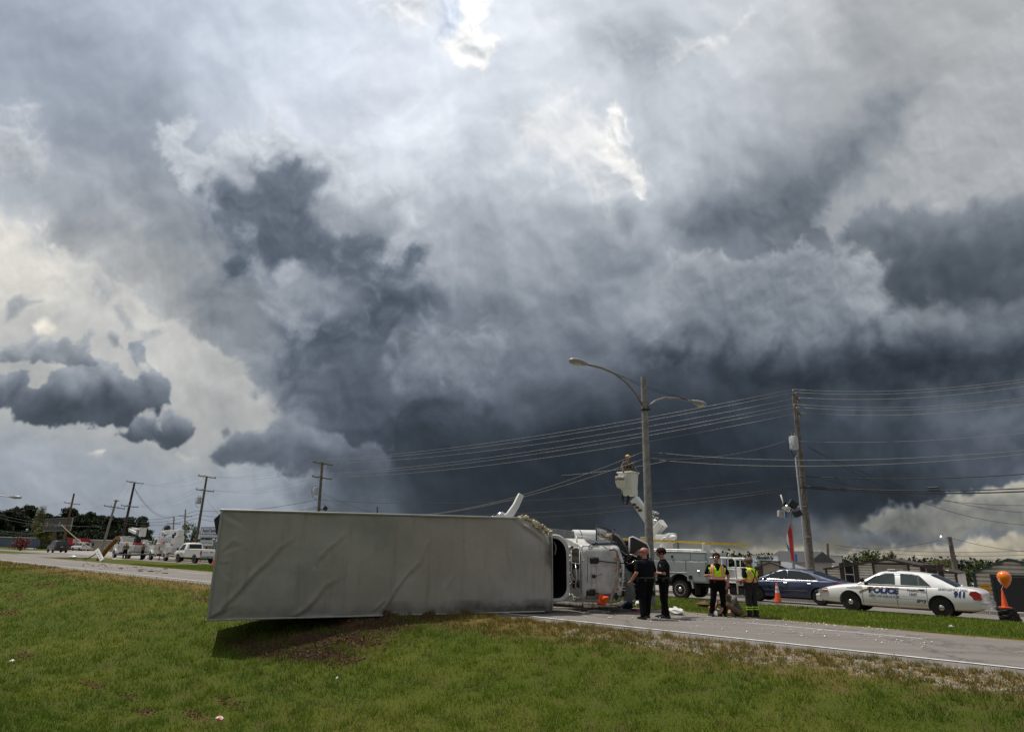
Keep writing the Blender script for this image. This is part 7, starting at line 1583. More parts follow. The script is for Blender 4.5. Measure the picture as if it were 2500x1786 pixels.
q = MB(); q.box((0, 0, 0), (.6, .09, .09), b=.03); o = q.build('cable_splice', CABLE); o.location = onn(1222, 1257, WPN-.25); o.rotation_euler = (0, 0, ang_of(RD)); tag(o, 'black splice case on the cable just above the box roof edge', 'splice case')

# broken pole stump, white arm, fallen crossarm and lines at the left
a0, a1 = onn(236, 1366, 23.5), onn(288, 1312, 23.5); t_ = thing('broken_pole', 'broken orange brown pole butt leaning on the median by the bucket truck', 'broken pole', a0)
q = MB(); q.tube([V((0, 0, -.3)), (a1-a0)*.5, a1-a0], [.24, .22, .19], 12); q.build('pole', mat('split_raw_wood', (.33, .15, .05), .8, var=.5, scale=5, streak=.3), t_, smooth='auto')
a0, a1 = onn(250, 1368, 22.2), onn(236, 1341, 22.2); t_ = thing('fallen_crossarm', 'white fallen crossarm propped against the broken pole', 'crossarm', a0)
d = a1-a0; q = MB(); q.box(d/2, (.36, .12, d.length), rot=V((0, 0, 1)).rotation_difference(d).to_euler(), b=.02); q.build('timber', WHITE_D, t_)
bb = MB()
for k in range(4): bb.ball(d*(.2+.2*k)+V((0, -.08, 0)), .05, 8, 5)
bb.build('bolts', BLACK, t_)
a0, a1 = onn(228, 1342, 24), onn(150, 1280, 34); wire(a0, a1, .2, r=.05, m_=mat('tan_guy_guard', (.26, .22, .13), .7), label='taut yellowish guy line from the broken pole up towards the billboard', group='broken pole lines', name='guy_line')
wire(onn(235, 1350, 23.5), onn(180, 1361, 23), .35, r=.05, m_=CABLE, label='black cable sagging from the broken pole to the ground', group='broken pole lines')
t_ = thing('fallen_beam', 'long dark fallen beam held level in front of the two utility workers', 'beam', onn(285, 1353, 24.5)); d = onn(376, 1352, 24.5)-V(t_.location); q = MB(); q.tube([(0, 0, 0), d*.5+V((0, 0, -.05)), d], .07, 6); q.build('beam', CABLE, t_)

# lamp cluster, banners and signs on the right
fS = foot_of(1942, 38.0); tS = onn(1930, 1250, 38.0); tS_, dS = pole_thing('light_mast', 'steel mast with four floodlights and banners in front of the small shed', 'light mast', fS, tS, .08, .06, STEEL)
q = MB(); q.tube([dS+V((-.45, 0, .25)), dS+V((-.3, 0, .05)), dS, dS+V((.35, 0, .12)), dS+V((.5, 0, .35))], .03, 6); q.build('mast_bracket', STEEL, tS_, smooth=True)
for i, (px, py, sz, rot) in enumerate(((1909, 1254, .45, .1), (1947, 1253, .42, -.4), (1935, 1230, .45, .6), (1917, 1231, .3, .2))):
    c = onn(px, py, 38.0)-fS; q = MB(); q.box(c, (sz, .3, sz*.8), rot=(0, rot, 0), b=.04); q.build('floodlight', BLACK if i != 0 else mat('pale_grey_case', (.35, .35, .34), .5), tS_)
q = MB(); q.ball(onn(1925, 1240, 38.0)-fS, (.26, .2, .24), 14, 9); q.build('siren', CHROME, tS_, smooth=True)
BR, BW, BBl = mat('banner_red', (.42, .018, .02), .7), mat('banner_white', (.62, .62, .62), .7), mat('banner_blue', (.03, .13, .45), .7)
def banner(parent, P, m_, name='banner_field'):
    q = MB(); pts = [onn(x, y, 37.9)-fS for x, y in P]; n = len(pts); q.add(pts+[p+RN*.03 for p in pts], [tuple(range(n)), tuple(range(2*n-1, n-1, -1))]+[(i, (i+1) % n, n+(i+1) % n, n+i) for i in range(n)]); return q.build(name, m_, parent)
bn_ = thing('banner', 'tall red, white and blue feather banner hanging on the light mast', 'banner', fS)
banner(bn_, [(1928, 1280), (1933, 1290), (1939, 1369), (1932, 1367), (1923, 1300)], BR, 'red_field'); banner(bn_, [(1922, 1298), (1926, 1310), (1929, 1350), (1923, 1335), (1920, 1312)], BW, 'white_field'); banner(bn_, [(1919, 1322), (1927, 1335), (1932, 1350), (1923, 1342)], BBl, 'blue_field')
bn_ = thing('banner', 'small blue and white banner on the raised arm above the floodlights', 'banner', fS)
banner(bn_, [(1913, 1240), (1918, 1236), (1922, 1262), (1916, 1264)], BBl, 'blue_field'); q = MB(); q.tube([onn(1906, 1207, 37.9)-fS, onn(1912, 1226, 37.9)-fS, onn(1916, 1264, 37.9)-fS], .035, 6); q.build('banner_rod', BW, bn_, smooth=True)
bn_ = thing('banner', 'light blue banner low on the mast behind the red one', 'banner', fS); banner(bn_, [(1940, 1350), (1945, 1352), (1947, 1370), (1941, 1370)], BBl, 'blue_field')

# ================================================================== buildings
BROWN = mat('dark_brown_trim', (.035, .022, .018), .6, var=.2); SIDING = mat('tan_grey_lap_siding', (.74, .71, .64), .4, .0, var=.18, scale=2); SIDING2 = mat('beige_lap_siding', (.58, .54, .47), .42, .0, var=.15); BEIGE = mat('beige_roller_door', (.30, .27, .215), .6, var=.12)
def shed(label, p0, p1, zb, eave, peak, peak_t, depth, roofm, pitch_, sid, openings, group=None, boards=13, trim=BROWN, ov=.12):
    # p0 -> p1: foot line of the gable wall facing the camera
    p0, p1 = V((p0.x, p0.y, zb)), V((p1.x, p1.y, zb)); L = (p1-p0).length; a = math.atan2((p1-p0).y, (p1-p0).x); t_ = thing('shed', label, 'shed', p0, a, group)
    def top(x): return eave+(peak-eave)*(x/(peak_t*L) if x < peak_t*L else (L-x)/((1-peak_t)*L))
    w = MB(); w.prism([(0, 0), (L, 0), (L, eave-.03), (peak_t*L, peak-.03), (0, eave-.03)], .05, depth); w.build('wall', sid, t_)
    bh = peak/boards
    for k in range(boards):
        z0, z1 = k*bh, (k+1)*bh-.006; x0, x1 = 0.0, L
        if z1 > eave-.02: 
            f = (z0+bh*.5-eave)/(peak-eave)
            if f >= .98: continue
            if f > 0: x0 = peak_t*L*f; x1 = L-(1-peak_t)*L*f
        segs = [(x0, x1)]
        for (ox0, ox1, oz0, oz1, kind) in openings:
            if z0+bh*.5 > oz0 and z0+bh*.5 < oz1:
                ns = []
                for a0, a1 in segs:
                    if ox1 <= a0 or ox0 >= a1: ns.append((a0, a1)); continue
                    if ox0 > a0: ns.append((a0, ox0))
                    if ox1 < a1: ns.append((ox1, a1))
                segs = ns
        for a0, a1 in segs:
            if a1-a0 < .05: continue
            b = MB(); b.add([(a0, .05, z0), (a1, .05, z0), (a1, -.03, z0+bh*.12), (a0, -.03, z0+bh*.12), (a0, .05, z1), (a1, .05, z1), (a1, .03, z1), (a0, .03, z1), (a0, -.045, z0+bh*.62), (a1, -.045, z0+bh*.62)],
                  [(0, 3, 2, 1), (4, 5, 6, 7), (3, 8, 9, 2), (8, 7, 6, 9), (0, 4, 7, 8, 3), (1, 2, 9, 6, 5)]); b.build('siding_board', sid, t_)
    for (x0, z0, x1, z1) in ((-ov, eave-ov*.5, peak_t*L, peak+.02), (peak_t*L, peak+.02, L+ov, eave-ov*.5)):
        b = MB(); b.prism([(x0, z0), (x1, z1), (x1, z1+.06), (x0, z0+.06)], -.22, depth+.2); b.build('roof', roofm, t_)
        b = MB(); b.prism([(x0, z0-.05), (x1, z1-.05), (x1, z1+.055), (x0, z0+.055)], -.25, -.222); b.build('fascia', trim, t_)
    for x in (0, L): b = MB(); b.box((x, -.03, eave/2), (.11, .06, eave)); b.build('corner_trim', trim, t_)
    for (x0, x1, z0, z1, kind) in openings:
        fr = MB()
        for c, d in ((((x0+x1)/2, -.045, z1+.03), (x1-x0+.2, .05, .09)), ((x0-.04, -.045, (z0+z1)/2), (.1, .05, z1-z0)), ((x1+.04, -.045, (z0+z1)/2), (.1, .05, z1-z0))): fr.box(c, d)
        if kind == 'window':
            w_ = fr.build('window', trim, t_); g = MB(); g.box(((x0+x1)/2, .0, (z0+z1)/2), (x1-x0, .03, z1-z0)); g.build('pane', GLASS, w_); g = MB()
            g.box(((x0+x1)/2, -.03, (z0+z1)/2), (x1-x0, .03, .04)); 
            for x in (x0+.02, x1-.02): g.box((x, -.03, (z0+z1)/2), (.04, .03, z1-z0))
            g.build('sash', WHITE, w_)
            for x in (x0-.15, x1+.15): g = MB(); g.box((x, -.06, (z0+z1)/2), (.2, .04, z1-z0+.1)); g.build('shutter', BROWN, w_)
        elif kind == 'door': w_ = fr.build('roller_door', trim, t_); g = MB(); g.box(((x0+x1)/2, .0, (z0+z1)/2), (x1-x0, .03, z1-z0)); g.build('door_leaf', BEIGE, w_)
        else: w_ = fr.build('open_doorway', trim, t_); g = MB(); g.box(((x0+x1)/2, .02, (z0+z1)/2), (x1-x0, .03, z1-z0)); g.build('interior_shade_panel', BLACK, w_)  # flat black panel paints the unlit inside of the doorway
    return t_, L
def gpt(px, Y, z): d = ray(px, 1440); p = V((0, 0, EYE))+d*(Y/d.y); p.z = z; return p
zS = -.5
# striped shed in the middle
def fn_(px, n, z): p = foot_of(px, n); p.z = z; return p
a, b = fn_(2024, 44, zS), fn_(2345, 44, zS); ztop = onn(2010, 1386, 44).z-zS; zpk = onn(2160, 1366, 44).z-zS
L_ = (b-a).length
shed('long striped metal shed with a shuttered window behind the police car', a, b, zS, ztop, zpk, .52, 4.2, BROWN, 0, SIDING, [(L_*.155, L_*.235, .75, 1.95, 'window'), (L_*.40, L_*.66, .0, 1.98, 'door'), (L_*.79, L_*.88, 1.15, 1.95, 'window')], boards=15)
# garage with dark open door, far right
a, b = fn_(2393, 38, -.42), fn_(2680, 38, -.42); ztop = onn(2374, 1397, 38).z+.42; zpk = onn(2446, 1366, 38).z+.42; L3 = (b-a).length
sh3, L3 = shed('beige shed with a green roof and dark open doorway at the right edge', a, b, -.42, ztop, zpk, .34, 5.0, mat('green_shingle', (.02, .045, .04), .8, var=.4, scale=12), 0, SIDING2, [(L3*.17, L3*.72, .0, ztop*.93, 'open')], boards=12, trim=mat('dark_green_trim', (.015, .035, .030), .6))
q = MB(); q.box((.34, -.06, 1.0), (.42, .02, .36)); sg = q.build('notice_board', mat('yellow_notice', (.62, .33, .02), .6), sh3)
for k, tx in enumerate(('GARAGES', 'CARPORTS')):
    t2 = text_mb(tx, .085, bold=.002, width=.34); t2.v = [(.34+x, -.074-z, 1.08-.16*k+y) for x, y, z in t2.v]; t2.build('notice_text', mat('orange_print', (.45, .05, .01)), sg, fix=False)
# small brown shed with bright roof
a, b = fn_(1845, 47, zS), fn_(1935, 47, zS); L1_ = (b-a).length; ztop = onn(1838, 1386, 47).z-zS; zpk = onn(1883, 1373, 47).z-zS
BRS = mat('brown_board', (.10, .065, .05), .5, var=.2)
shed('small brown shed with a beige door under the white sign', a, b, zS, ztop, zpk, .5, 3.5, mat('bright_metal_roof', (.6, .6, .6), .3, .6), 0, BRS, [(L1_*.24, L1_*.72, 0, 1.92, 'door')], boards=9)
# low grey building behind, white trailer bits
def plain(name, label, cat, pts, zb, h, depth, wall, roofm, ridge=0.0, group=None):
    p0, p1 = pts; L = (p1-p0).length; a = math.atan2((p1-p0).y, (p1-p0).x); t_ = thing(name, label, cat, V((p0.x, p0.y, zb)), a, group)
    w = MB(); w.box((L/2, depth/2, h/2), (L, depth, h)); w.build('wall', wall, t_)
    r_ = MB()
    if ridge: r_.prism([(-.3, h), (depth+.3, h), (depth/2, h+ridge)], -.3, L+.3, ax='x')
    else: r_.box((L/2, depth/2, h+.08), (L+.4, depth+.4, .16))
    r_.build('roof', roofm, t_); return t_, L
DG = mat('dark_grey_shingle', (.055, .055, .058), .85, var=.3, scale=8)
a, b = fn_(1880, 60, -.6), fn_(1975, 60, -.6); t_, L = plain('house', 'low house with a dark grey shingle roof behind the brown shed', 'house', (a, b), -.6, 2.0, 8, mat('pale_house_wall', (.38, .36, .33), .7), DG, .95)
a, b = fn_(1978, 72, -.6), fn_(2030, 72, -.6); plain('building', 'low white walled building with a red striped awning left of the striped shed', 'building', (a, b), -.6, 2.7, 5, WHITE_D, WHITE)
# sign board of the car and shed dealer
def sign(label, x0, y0, x1, y1, n, faces, name='sign', posts=True, frame=None):
    a = onn(x0, y1, n); b = onn(x1, y1, n); t = onn(x0, y0, n); w = (b-a).length; h = t.z-a.z; an = math.atan2((b-a).y, (b-a).x); c = (a+b)/2; t_ = thing(name, label, 'sign', V((c.x, c.y, rz_(n))), an); zb = a.z-rz_(n)
    q = MB(); q.box((0, 0, zb+h/2), (w, .12, h), b=.02); pan = q.build('sign_panel', faces, t_)
    q = MB()
    for c2, d in (((0, 0, zb+h), (w+.1, .16, .07)), ((0, 0, zb), (w+.1, .16, .07)), ((-w/2, 0, zb+h/2), (.07, .16, h)), ((w/2, 0, zb+h/2), (.07, .16, h))): q.box(c2, d)
    q.build('sign_frame', frame or STEEL, t_)
    if posts:
        for x in (-w*.3, w*.3): q = MB(); q.cyl((x, .1, -.3), (x, .1, zb+h*.5), .09, n=8); q.build('post', STEEL, t_)
    def put(txt, rx, rz2, size, m_, **k):
        t2 = text_mb(txt, size*h, **k); t2.v = [(rx*w+x, -.065-z, zb+h*rz2+y) for x, y, z in t2.v]; t2.build('sign_lettering', m_, pan, fix=False)
    return t_, put, w, h
SW_ = mat('white_sign_face', (.62, .66, .66), .5, var=.06); K_ = mat('black_print', (.02, .02, .025)); GT = mat('teal_print', (.02, .20, .17)); NB_ = mat('navy_print', (.03, .03, .16))
t_, put, w, h = sign("white dealer sign reading Smith's behind the brown shed", 1837, 1354, 1903, 1381, 50, SW_)
put("Smith's", -.02, .76, .36, K_, shear=.35, bold=.02, width=w*.66); put('CARS•TRUCKS', 0, .50, .17, GT, bold=.012, width=w*.55); put('PORTABLE BUILDINGS', 0, .34, .16, GT, bold=.012, width=w*.82); put('350-', -.18, .13, .26, K_, bold=.015, width=w*.3)
t_, put, w, h = sign('white and navy auto center sign on a dark frame left of the box', 489, 1287, 534, 1312, 36, SW_, frame=BLACK)
put('AutoCenter', 0, .68, .42, NB_, shear=.2, bold=.02, width=w*.88); put('256-340-2132 of Decatur', 0, .36, .2, NB_, bold=.008, width=w*.88); put('www.autocenterofdecatur.com', 0, .13, .13, NB_, width=w*.9)
q = MB(); q.box((-w/2-.35, .2, 2.8), (.45, .5, 6.6 if False else h+.4)); 
t_, put, w, h = sign('small pale heating and cooling style sign hanging below the auto center sign', 489, 1317, 521, 1331, 36, SW_, frame=STEEL)
put('Lenox & Cooper', 0, .5, .42, K_, width=w*.85)
# billboard
t_, put, w, h = sign('dark billboard with a portrait and white letters in front of the pines', 105, 1266, 172, 1295, 43, mat('billboard_dark', (.035, .033, .026), .6, var=.5, scale=.6), name='billboard', frame=mat('billboard_frame', (.3, .29, .27)), posts=False)
put('JO', .08, .58, .34, mat('print_white', (.5, .5, .48)), bold=.01); put('C A R E   F R O M   T H E   H E A R T' if False else 'C A R E', .12, .38, .14, mat('print_white', (.5, .5, .48)), width=w*.4)
q = MB(); zb = 0
pan = [c for c in t_.children if c.name.startswith('sign_panel')][0]; zc_ = sum(v.co.z for v in pan.data.vertices)/len(pan.data.vertices)
for nm_, c, r_, m_ in (('portrait_shoulders', (-.36*w, -.075, zc_-h*.36), (h*.38, .01, h*.16), mat('print_navy', (.015, .015, .04))), ('portrait_face', (-.37*w, -.085, zc_+h*.02), (h*.19, .01, h*.27), mat('print_skin', (.30, .16, .11))), ('portrait_hair', (-.375*w, -.08, zc_+h*.18), (h*.23, .01, h*.2), mat('print_hair', (.05, .03, .02)))):
    q = MB(); q.ball(c, r_, 14, 8); q.v = [(x, max(y, c[1]-.006), z) for x, y, z in q.v]; q.build(nm_, m_, pan)
q = MB(); q.box((-w*.12, .4, (zc_-h/2)/2), (.6, .5, zc_-h/2+.6), b=.05); q.build('column', mat('maroon_column', (.12, .06, .05), .6), t_)
# far left buildings
a, b = gpt(193, 150, -1.9), gpt(300, 142, -1.9); TANW = mat('tan_metal_wall', (.33, .30, .23), .7, var=.12); ht = onY(190, 1317, 150).z+1.9
bt_, L = plain('warehouse', 'tan metal warehouse with a white roof edge beyond the broken pole', 'warehouse', (a, b), -1.9, ht, 20, TANW, WHITE)
for x0, x1, z1 in ((L*.40, L*.55, ht*.62), (L*.60, L*.68, ht*.45)):
    q = MB(); q.box(((x0+x1)/2, -.05, z1/2), (x1-x0, .1, z1)); q.build('roller_door', WHITE_D, bt_)
q = MB(); q.cyl((L*.12, -.1, ht*.75), (L*.12, .0, ht*.75), .35, n=14); q.build('wall_logo', mat('print_navy', (.015, .015, .04)), bt_)
a, b = gpt(145, 148, -1.9), gpt(190, 150, -1.9); ht2 = onY(165, 1313, 149).z+1.9
br_, L = plain('shop', 'shop with a red fascia and white lettering behind the parked cars', 'shop', (a, b), -1.9, ht2, 16, mat('dark_red_wall', (.10, .01, .012), .6), mat('dark_red_wall', (.10, .01, .012)))
q = MB(); q.box((L/2, -.4, ht2*.83), (L+.6, .8, ht2*.36)); fa_ = q.build('fascia', mat('red_fascia', (.36, .012, .02), .5), br_)
t2 = text_mb('SMOKE OUTLET', 1.2, bold=.04, width=L*.42); t2.v = [(L*.36+x, -.83-z, ht2*.84+y) for x, y, z in t2.v]; t2.build('fascia_lettering', WHITE, fa_, fix=False)
a, b = gpt(-60, 165, -2.2), gpt(26, 165, -2.2); plain('building', 'blue grey metal building with a white roof line at the left edge', 'building', (a, b), -2.2, onY(10, 1311, 165).z+2.2, 20, mat('blue_metal_wall', (.10, .14, .20), .6), WHITE)

# ================================================================== trees
LEAFM = {}
def leaf_mat(name, c1, c2):
    if name in LEAFM: return LEAFM[name]
    m_ = bpy.data.materials.new(name); m_.use_nodes = True; t = NT(m_.node_tree); b = t.n['Principled BSDF']
    at = t.node('ShaderNodeAttribute', {'attribute_name': 'tint'}).outputs['Fac']; c = t.mix(at, tuple(c1)+(1,), tuple(c2)+(1,))
    t.put(b.inputs['Base Color'], c); b.inputs['Roughness'].default_value = .6; b.inputs['Specular IOR Level'].default_value = .2
    tr = t.node('ShaderNodeBsdfTranslucent', Color=c); mx = t.node('ShaderNodeMixShader', i0=.22, i1=b.outputs[0], i2=tr.outputs[0]); t.l.new(mx.outputs[0], t.n['Material Output'].inputs[0]); LEAFM[name] = m_; return m_
def crown_mesh(name, clumps, per, leaf, seed, m_):
    # leaf-sized faces spread through lumpy clumps
    rg = np.random.RandomState(seed); cs = []; 
    for (c, r_) in clumps:
        n = int(per*(r_[0]*r_[1]*r_[2])**(2/3)); d = rg.randn(n, 3); d /= np.linalg.norm(d, axis=1)[:, None]; rad = rg.rand(n)**.38; bump_ = 1+.22*np.sin(d[:, 0]*5+seed)*np.cos(d[:, 2]*6+c[0])+.16*rg.randn(n)*.6
        cs.append(np.array(c)+d*np.array(r_)*(rad*bump_)[:, None])
    P = np.concatenate(cs); n = len(P); u = rg.randn(n, 3); u /= np.linalg.norm(u, axis=1)[:, None]; v = np.cross(u, rg.randn(n, 3)); v /= np.linalg.norm(v, axis=1)[:, None]; s_ = leaf*(.6+.8*rg.rand(n))[:, None]
    co = np.stack([P-u*s_, P-v*s_*.6, P+u*s_, P+v*s_*.6], 1).astype(np.float32); me = bpy.data.meshes.new(name); me.vertices.add(n*4); me.vertices.foreach_set('co', co.ravel()); me.loops.add(n*4); me.loops.foreach_set('vertex_index', np.arange(n*4, dtype=np.int32))
    me.polygons.add(n); me.polygons.foreach_set('loop_start', np.arange(0, n*4, 4, dtype=np.int32)); me.update(calc_edges=True); at = me.attributes.new('tint', 'FLOAT', 'FACE'); at.data.foreach_set('value', rg.rand(n).astype(np.float32)); me.materials.append(m_); return me
BARK = mat('grey_brown_bark', (.07, .055, .04), .9, var=.4, bump=1)
def tree(label, foot, h, w, kind, seed, group=None, name='tree', cat='tree', leafs=None, trunk_h=.35):
    rg = random.Random(seed); t_ = thing(name, label, cat, foot, rg.uniform(0, 6), group); cl = []
    if kind == 'pine':
        for k in range(11): z = h*(.42+.55*k/10); r_ = w*.5*(1-.55*(k/10))*rg.uniform(.6, 1.1); a = rg.uniform(0, 6.3); cl.append(((math.cos(a)*w*.16*(1-k/12), math.sin(a)*w*.16*(1-k/12), z), (r_, r_, h*.07)))
    elif kind == 'bush':
        for k in range(9): a = rg.uniform(0, 6.3); q = rg.random(); cl.append(((math.cos(a)*w*.28*q, math.sin(a)*w*.28*q, h*rg.uniform(.35, .75)), (w*.25, w*.25, h*.25)))
    else:
        for k in range(12): a = rg.uniform(0, 6.3); q = rg.random()**.6; z = h*rg.uniform(trunk_h+.12, .90); e = math.sin(PI*min(1, max(.15, (z/h-trunk_h)/(1-trunk_h)))); cl.append(((math.cos(a)*w*.36*q*e, math.sin(a)*w*.36*q*e, z), (w*rg.uniform(.14, .24), w*rg.uniform(.14, .24), h*rg.uniform(.08, .14))))
    lf = leafs or leaf_mat('mid_green_leaves', (.028, .050, .010), (.075, .100, .022))
    me = crown_mesh('crown', cl, 360 if kind != 'pine' else 300, max(.10, w*.028), seed, lf); o = bpy.data.objects.new('crown', me); C.objects.link(o); o.parent = t_
    b = MB(); b.tube([(0, 0, -.3), (rg.uniform(-.1, .1), 0, h*.3), (rg.uniform(-.2, .2), rg.uniform(-.2, .2), h*.62), (0, 0, h*.85)], [w*.035+.06, w*.028+.05, w*.018+.03, .03], 8)
    for (c, r_) in cl[:7]: z0 = max(h*.2, c[2]-h*.2); b.tube([(0, 0, z0), V((0, 0, z0)).lerp(V(c), .6)+V((0, 0, .1)), c], [w*.014+.03, w*.01+.02, .015], 5)
    b.build('trunk', BARK, t_, smooth=True); return t_
PINE = leaf_mat('pine_needles', (.008, .018, .006), (.024, .040, .012)); BRT = leaf_mat('yellow_green_leaves', (.07, .085, .012), (.15, .16, .03)); PALE = leaf_mat('pale_olive_leaves', (.09, .10, .035), (.17, .17, .07))
MIDG = leaf_mat('mid_green_leaves', (.028, .050, .010), (.075, .100, .022))
def tree_px(label, px, ytop, Y, wpx, kind, seed, group=None, lf=None, zb=None, **k):
    zb = rz_(min(250, Y)) if zb is None else zb; d = ray(px, 1340); p = V((0, 0, EYE))+d*(Y/d.y); tp = onY(px, ytop, Y); h = tp.z-zb; w = wpx/F_PX*(V((p.x, p.y, 0)).length*.99)*math.cos(math.atan2(abs(p.x), p.y)) if False else wpx/F_PX*Y*1.0
    return tree(label, V((p.x, p.y, zb)), h, w, kind, seed, group, leafs=lf, **k)
ORD = ['first', 'second', 'third', 'fourth', 'fifth', 'sixth', 'seventh', 'eighth', 'ninth', 'tenth', 'eleventh', 'twelfth', 'thirteenth', 'fourteenth']
ROW = [(-30, 1240, 60), (15, 1238, 62), (48, 1232, 62), (95, 1256, 55), (125, 1262, 50), (152, 1243, 46), (180, 1258, 48), (205, 1252, 52), (232, 1260, 48), (258, 1262, 50), (285, 1266, 48), (305, 1264, 40), (335, 1263, 44)]
for i, (px, yt, wp) in enumerate(ROW):
    pos = ('leftmost', 'second', 'third', 'fourth', 'fifth', 'sixth', 'seventh', 'eighth', 'ninth', 'tenth', 'eleventh', 'twelfth', 'rightmost')[i]
    tree_px('%s dark pine in the row behind the billboard and warehouse' % pos, px, yt, 185+8*(i % 3), wp*1.5, 'broad' if i < 3 else 'pine', 40+i, 'pines behind the warehouse', PINE, zb=-2.3, **({'trunk_h': .05} if i < 3 else {}))
for i in range(14):
    px = -20+27*i; tree_px('%s dark undergrowth tree below the pine row, counted from the left' % ORD[i], px, 1290+(i*7) % 9, 178, 62, 'bush', 70+i, 'undergrowth trees below the pines', PINE, zb=-2.4)
tree_px('thin grey green tree rising above the dark pines at the left', 80, 1228, 170, 30, 'broad', 91, None, PALE, zb=-2.3)
tree_px('bright yellow green tree left of the billboard', 98, 1282, 150, 62, 'broad', 92, None, BRT, zb=-2, trunk_h=.02)
tree_px('crape myrtle bush with pink blossom by the left kerb', 50, 1304, 118, 46, 'bush', 93, None, leaf_mat('pink_blossom_leaves', (.035, .04, .015), (.26, .055, .06)), zb=-.6)
tree_px('dark round tree between the two bucket trucks', 398, 1277, 130, 40, 'broad', 94, None, PINE, zb=-1.4, trunk_h=.0); tree_px('dark round tree behind the left bucket truck boom', 338, 1262, 150, 34, 'broad', 95, None, PINE, zb=-1.6, trunk_h=.1)
tree_px('green tree behind the digger truck, left of the sign pole', 440, 1266, 105, 46, 'broad', 96, None, BRT, zb=-1.0, trunk_h=.05); tree_px('green tree right of the sign pole behind the signs', 466, 1272, 100, 40, 'broad', 97, None, MIDG, zb=-1.0, trunk_h=.05)
tree_px('dark tree behind the auto center sign', 505, 1300, 95, 60, 'broad', 98, None, PINE, zb=-1.0, trunk_h=.0); tree_px('tip of a green tree just above the box roof edge', 958, 1247, 75, 26, 'broad', 99, None, BRT, zb=-.7)
tree_px('round green tree above the striped shed, left of the pair', 2122, 1339, 62, 62, 'broad', 100, None, MIDG, zb=-.7, trunk_h=.2); tree_px('round green tree above the striped shed, right of the pair', 2168, 1340, 66, 38, 'broad', 101, None, MIDG, zb=-.7, trunk_h=.2)
tree_px('olive tree behind the lamp pole', 2290, 1362, 78, 80, 'broad', 102, None, PALE, zb=-.8, trunk_h=.1); tree_px('small olive tree left of the lamp pole', 2255, 1365, 85, 34, 'broad', 103, None, PALE, zb=-.8, trunk_h=.1)
tree_px('broad green tree between the two right sheds', 2370, 1361, 60, 78, 'broad', 104, None, MIDG, zb=-.7, trunk_h=.0); tree_px('green shrub tree in the gap beside the garage', 2350, 1385, 45, 30, 'broad', 105, None, MIDG, zb=-.6, trunk_h=.0)
k = 0
for px, yt, wp in ((1775, 1363, 60), (1810, 1365, 60), (1745, 1372, 50), (1690, 1378, 60), (1640, 1376, 60), (1960, 1370, 60), (1995, 1366, 60), (2035, 1368, 60), (1850, 1372, 60), (1900, 1376, 60), (1590, 1376, 60), (2085, 1375, 50)):
    k += 1; tree_px('%s dark tree of the low wood on the right horizon, counted from the left' % ORD[[1590, 1640, 1690, 1745, 1775, 1810, 1850, 1900, 1960, 1995, 2035, 2085].index(px)], px, yt, 170, wp*1.5, 'bush', 110+k, 'trees of the low wood on the right horizon', PINE, zb=-1.0)
# distant low tree belt closing the horizon
rg = np.random.RandomState(77); cl = []
for i in range(150):
    th_ = math.radians(-64+128*i/149); Y_ = 330+40*rg.rand(); p_ = (math.tan(th_)*Y_ if abs(th_) < 1.2 else 0, Y_); cl.append(((p_[0], p_[1], -1+rg.rand()*1.2), (9, 6, 3.6+1.6*rg.rand())))
me = crown_mesh('far_woods', cl, 6, .9, 7, PINE); o = bpy.data.objects.new('far_woods', me); C.objects.link(o); tag(o, 'low dark belt of distant woods along the horizon', 'woods', kind='stuff')

# ================================================================== small things
p = onz(1900, 1471, rz_(27.4)); cone_at(p, .82, 'orange traffic cone with two white bands in front of the blue sedan', base=BLACK)
p = onz(521, 1378, rz_(28.2)); cone_at(p, .9, 'orange traffic cone with white bands at the left edge of the box', base=BLACK)
for px, py in ((388, 1366), (488, 1372)):
    p = onz(px, py, rz_(29)); cone_at(p, .45, 'low orange cone under the %s' % ('digger truck' if px < 400 else 'pickup'), bands=False)
# balloon cone at the right: cone standing on stacked black rubber bases, orange balloon tied to it
pb = onz(2468, 1517, rz_(27.6)); t_ = thing('rubber_base_stack', 'leaning stack of black rubber cone bases at the right edge', 'cone bases', pb)
q = MB()
for i in range(8):
    b = MB(); b.box((0, 0, 0), (.46-.010*i, .46-.010*i, .05), rot=(0, 0, (i*37 % 11)*.05), b=.014); o = b.build('rubber_base', RUBBER, t_); o.location = (-.014*i+.012*((i*5) % 3), 0, .03+.053*i)
ct = cone_at(pb+V((-.10, 0, .435)), .56, 'orange cone without bands standing on the stack of black bases', bands=False)
t_ = thing('balloon', 'orange balloon tied to the cone at the right edge', 'balloon', pb+V((-.13, 0, .98))); b = MB(); zb = onY(2453, 1440, pb.y).z
bz = onY(2452, 1412, pb.y); c = bz-V(t_.location)
b.lathe([(.012, -.30), (.05, -.26), (.13, -.16), (.19, -.03), (.205, .06), (.19, .14), (.13, .21), (.05, .245), (.005, .25)], tuple(c), 'z', 22); b.build('balloon_skin', mat('orange_latex', (.85, .19, .005), .25, coat=.6, var=.05), t_, smooth=True)
b = MB(); b.tube([(0, 0, 0), c*.5+V((.02, 0, 0)), c+V((0, 0, -.29))], .006, 5); b.build('string', mat('white_string', (.6, .6, .6)), t_)
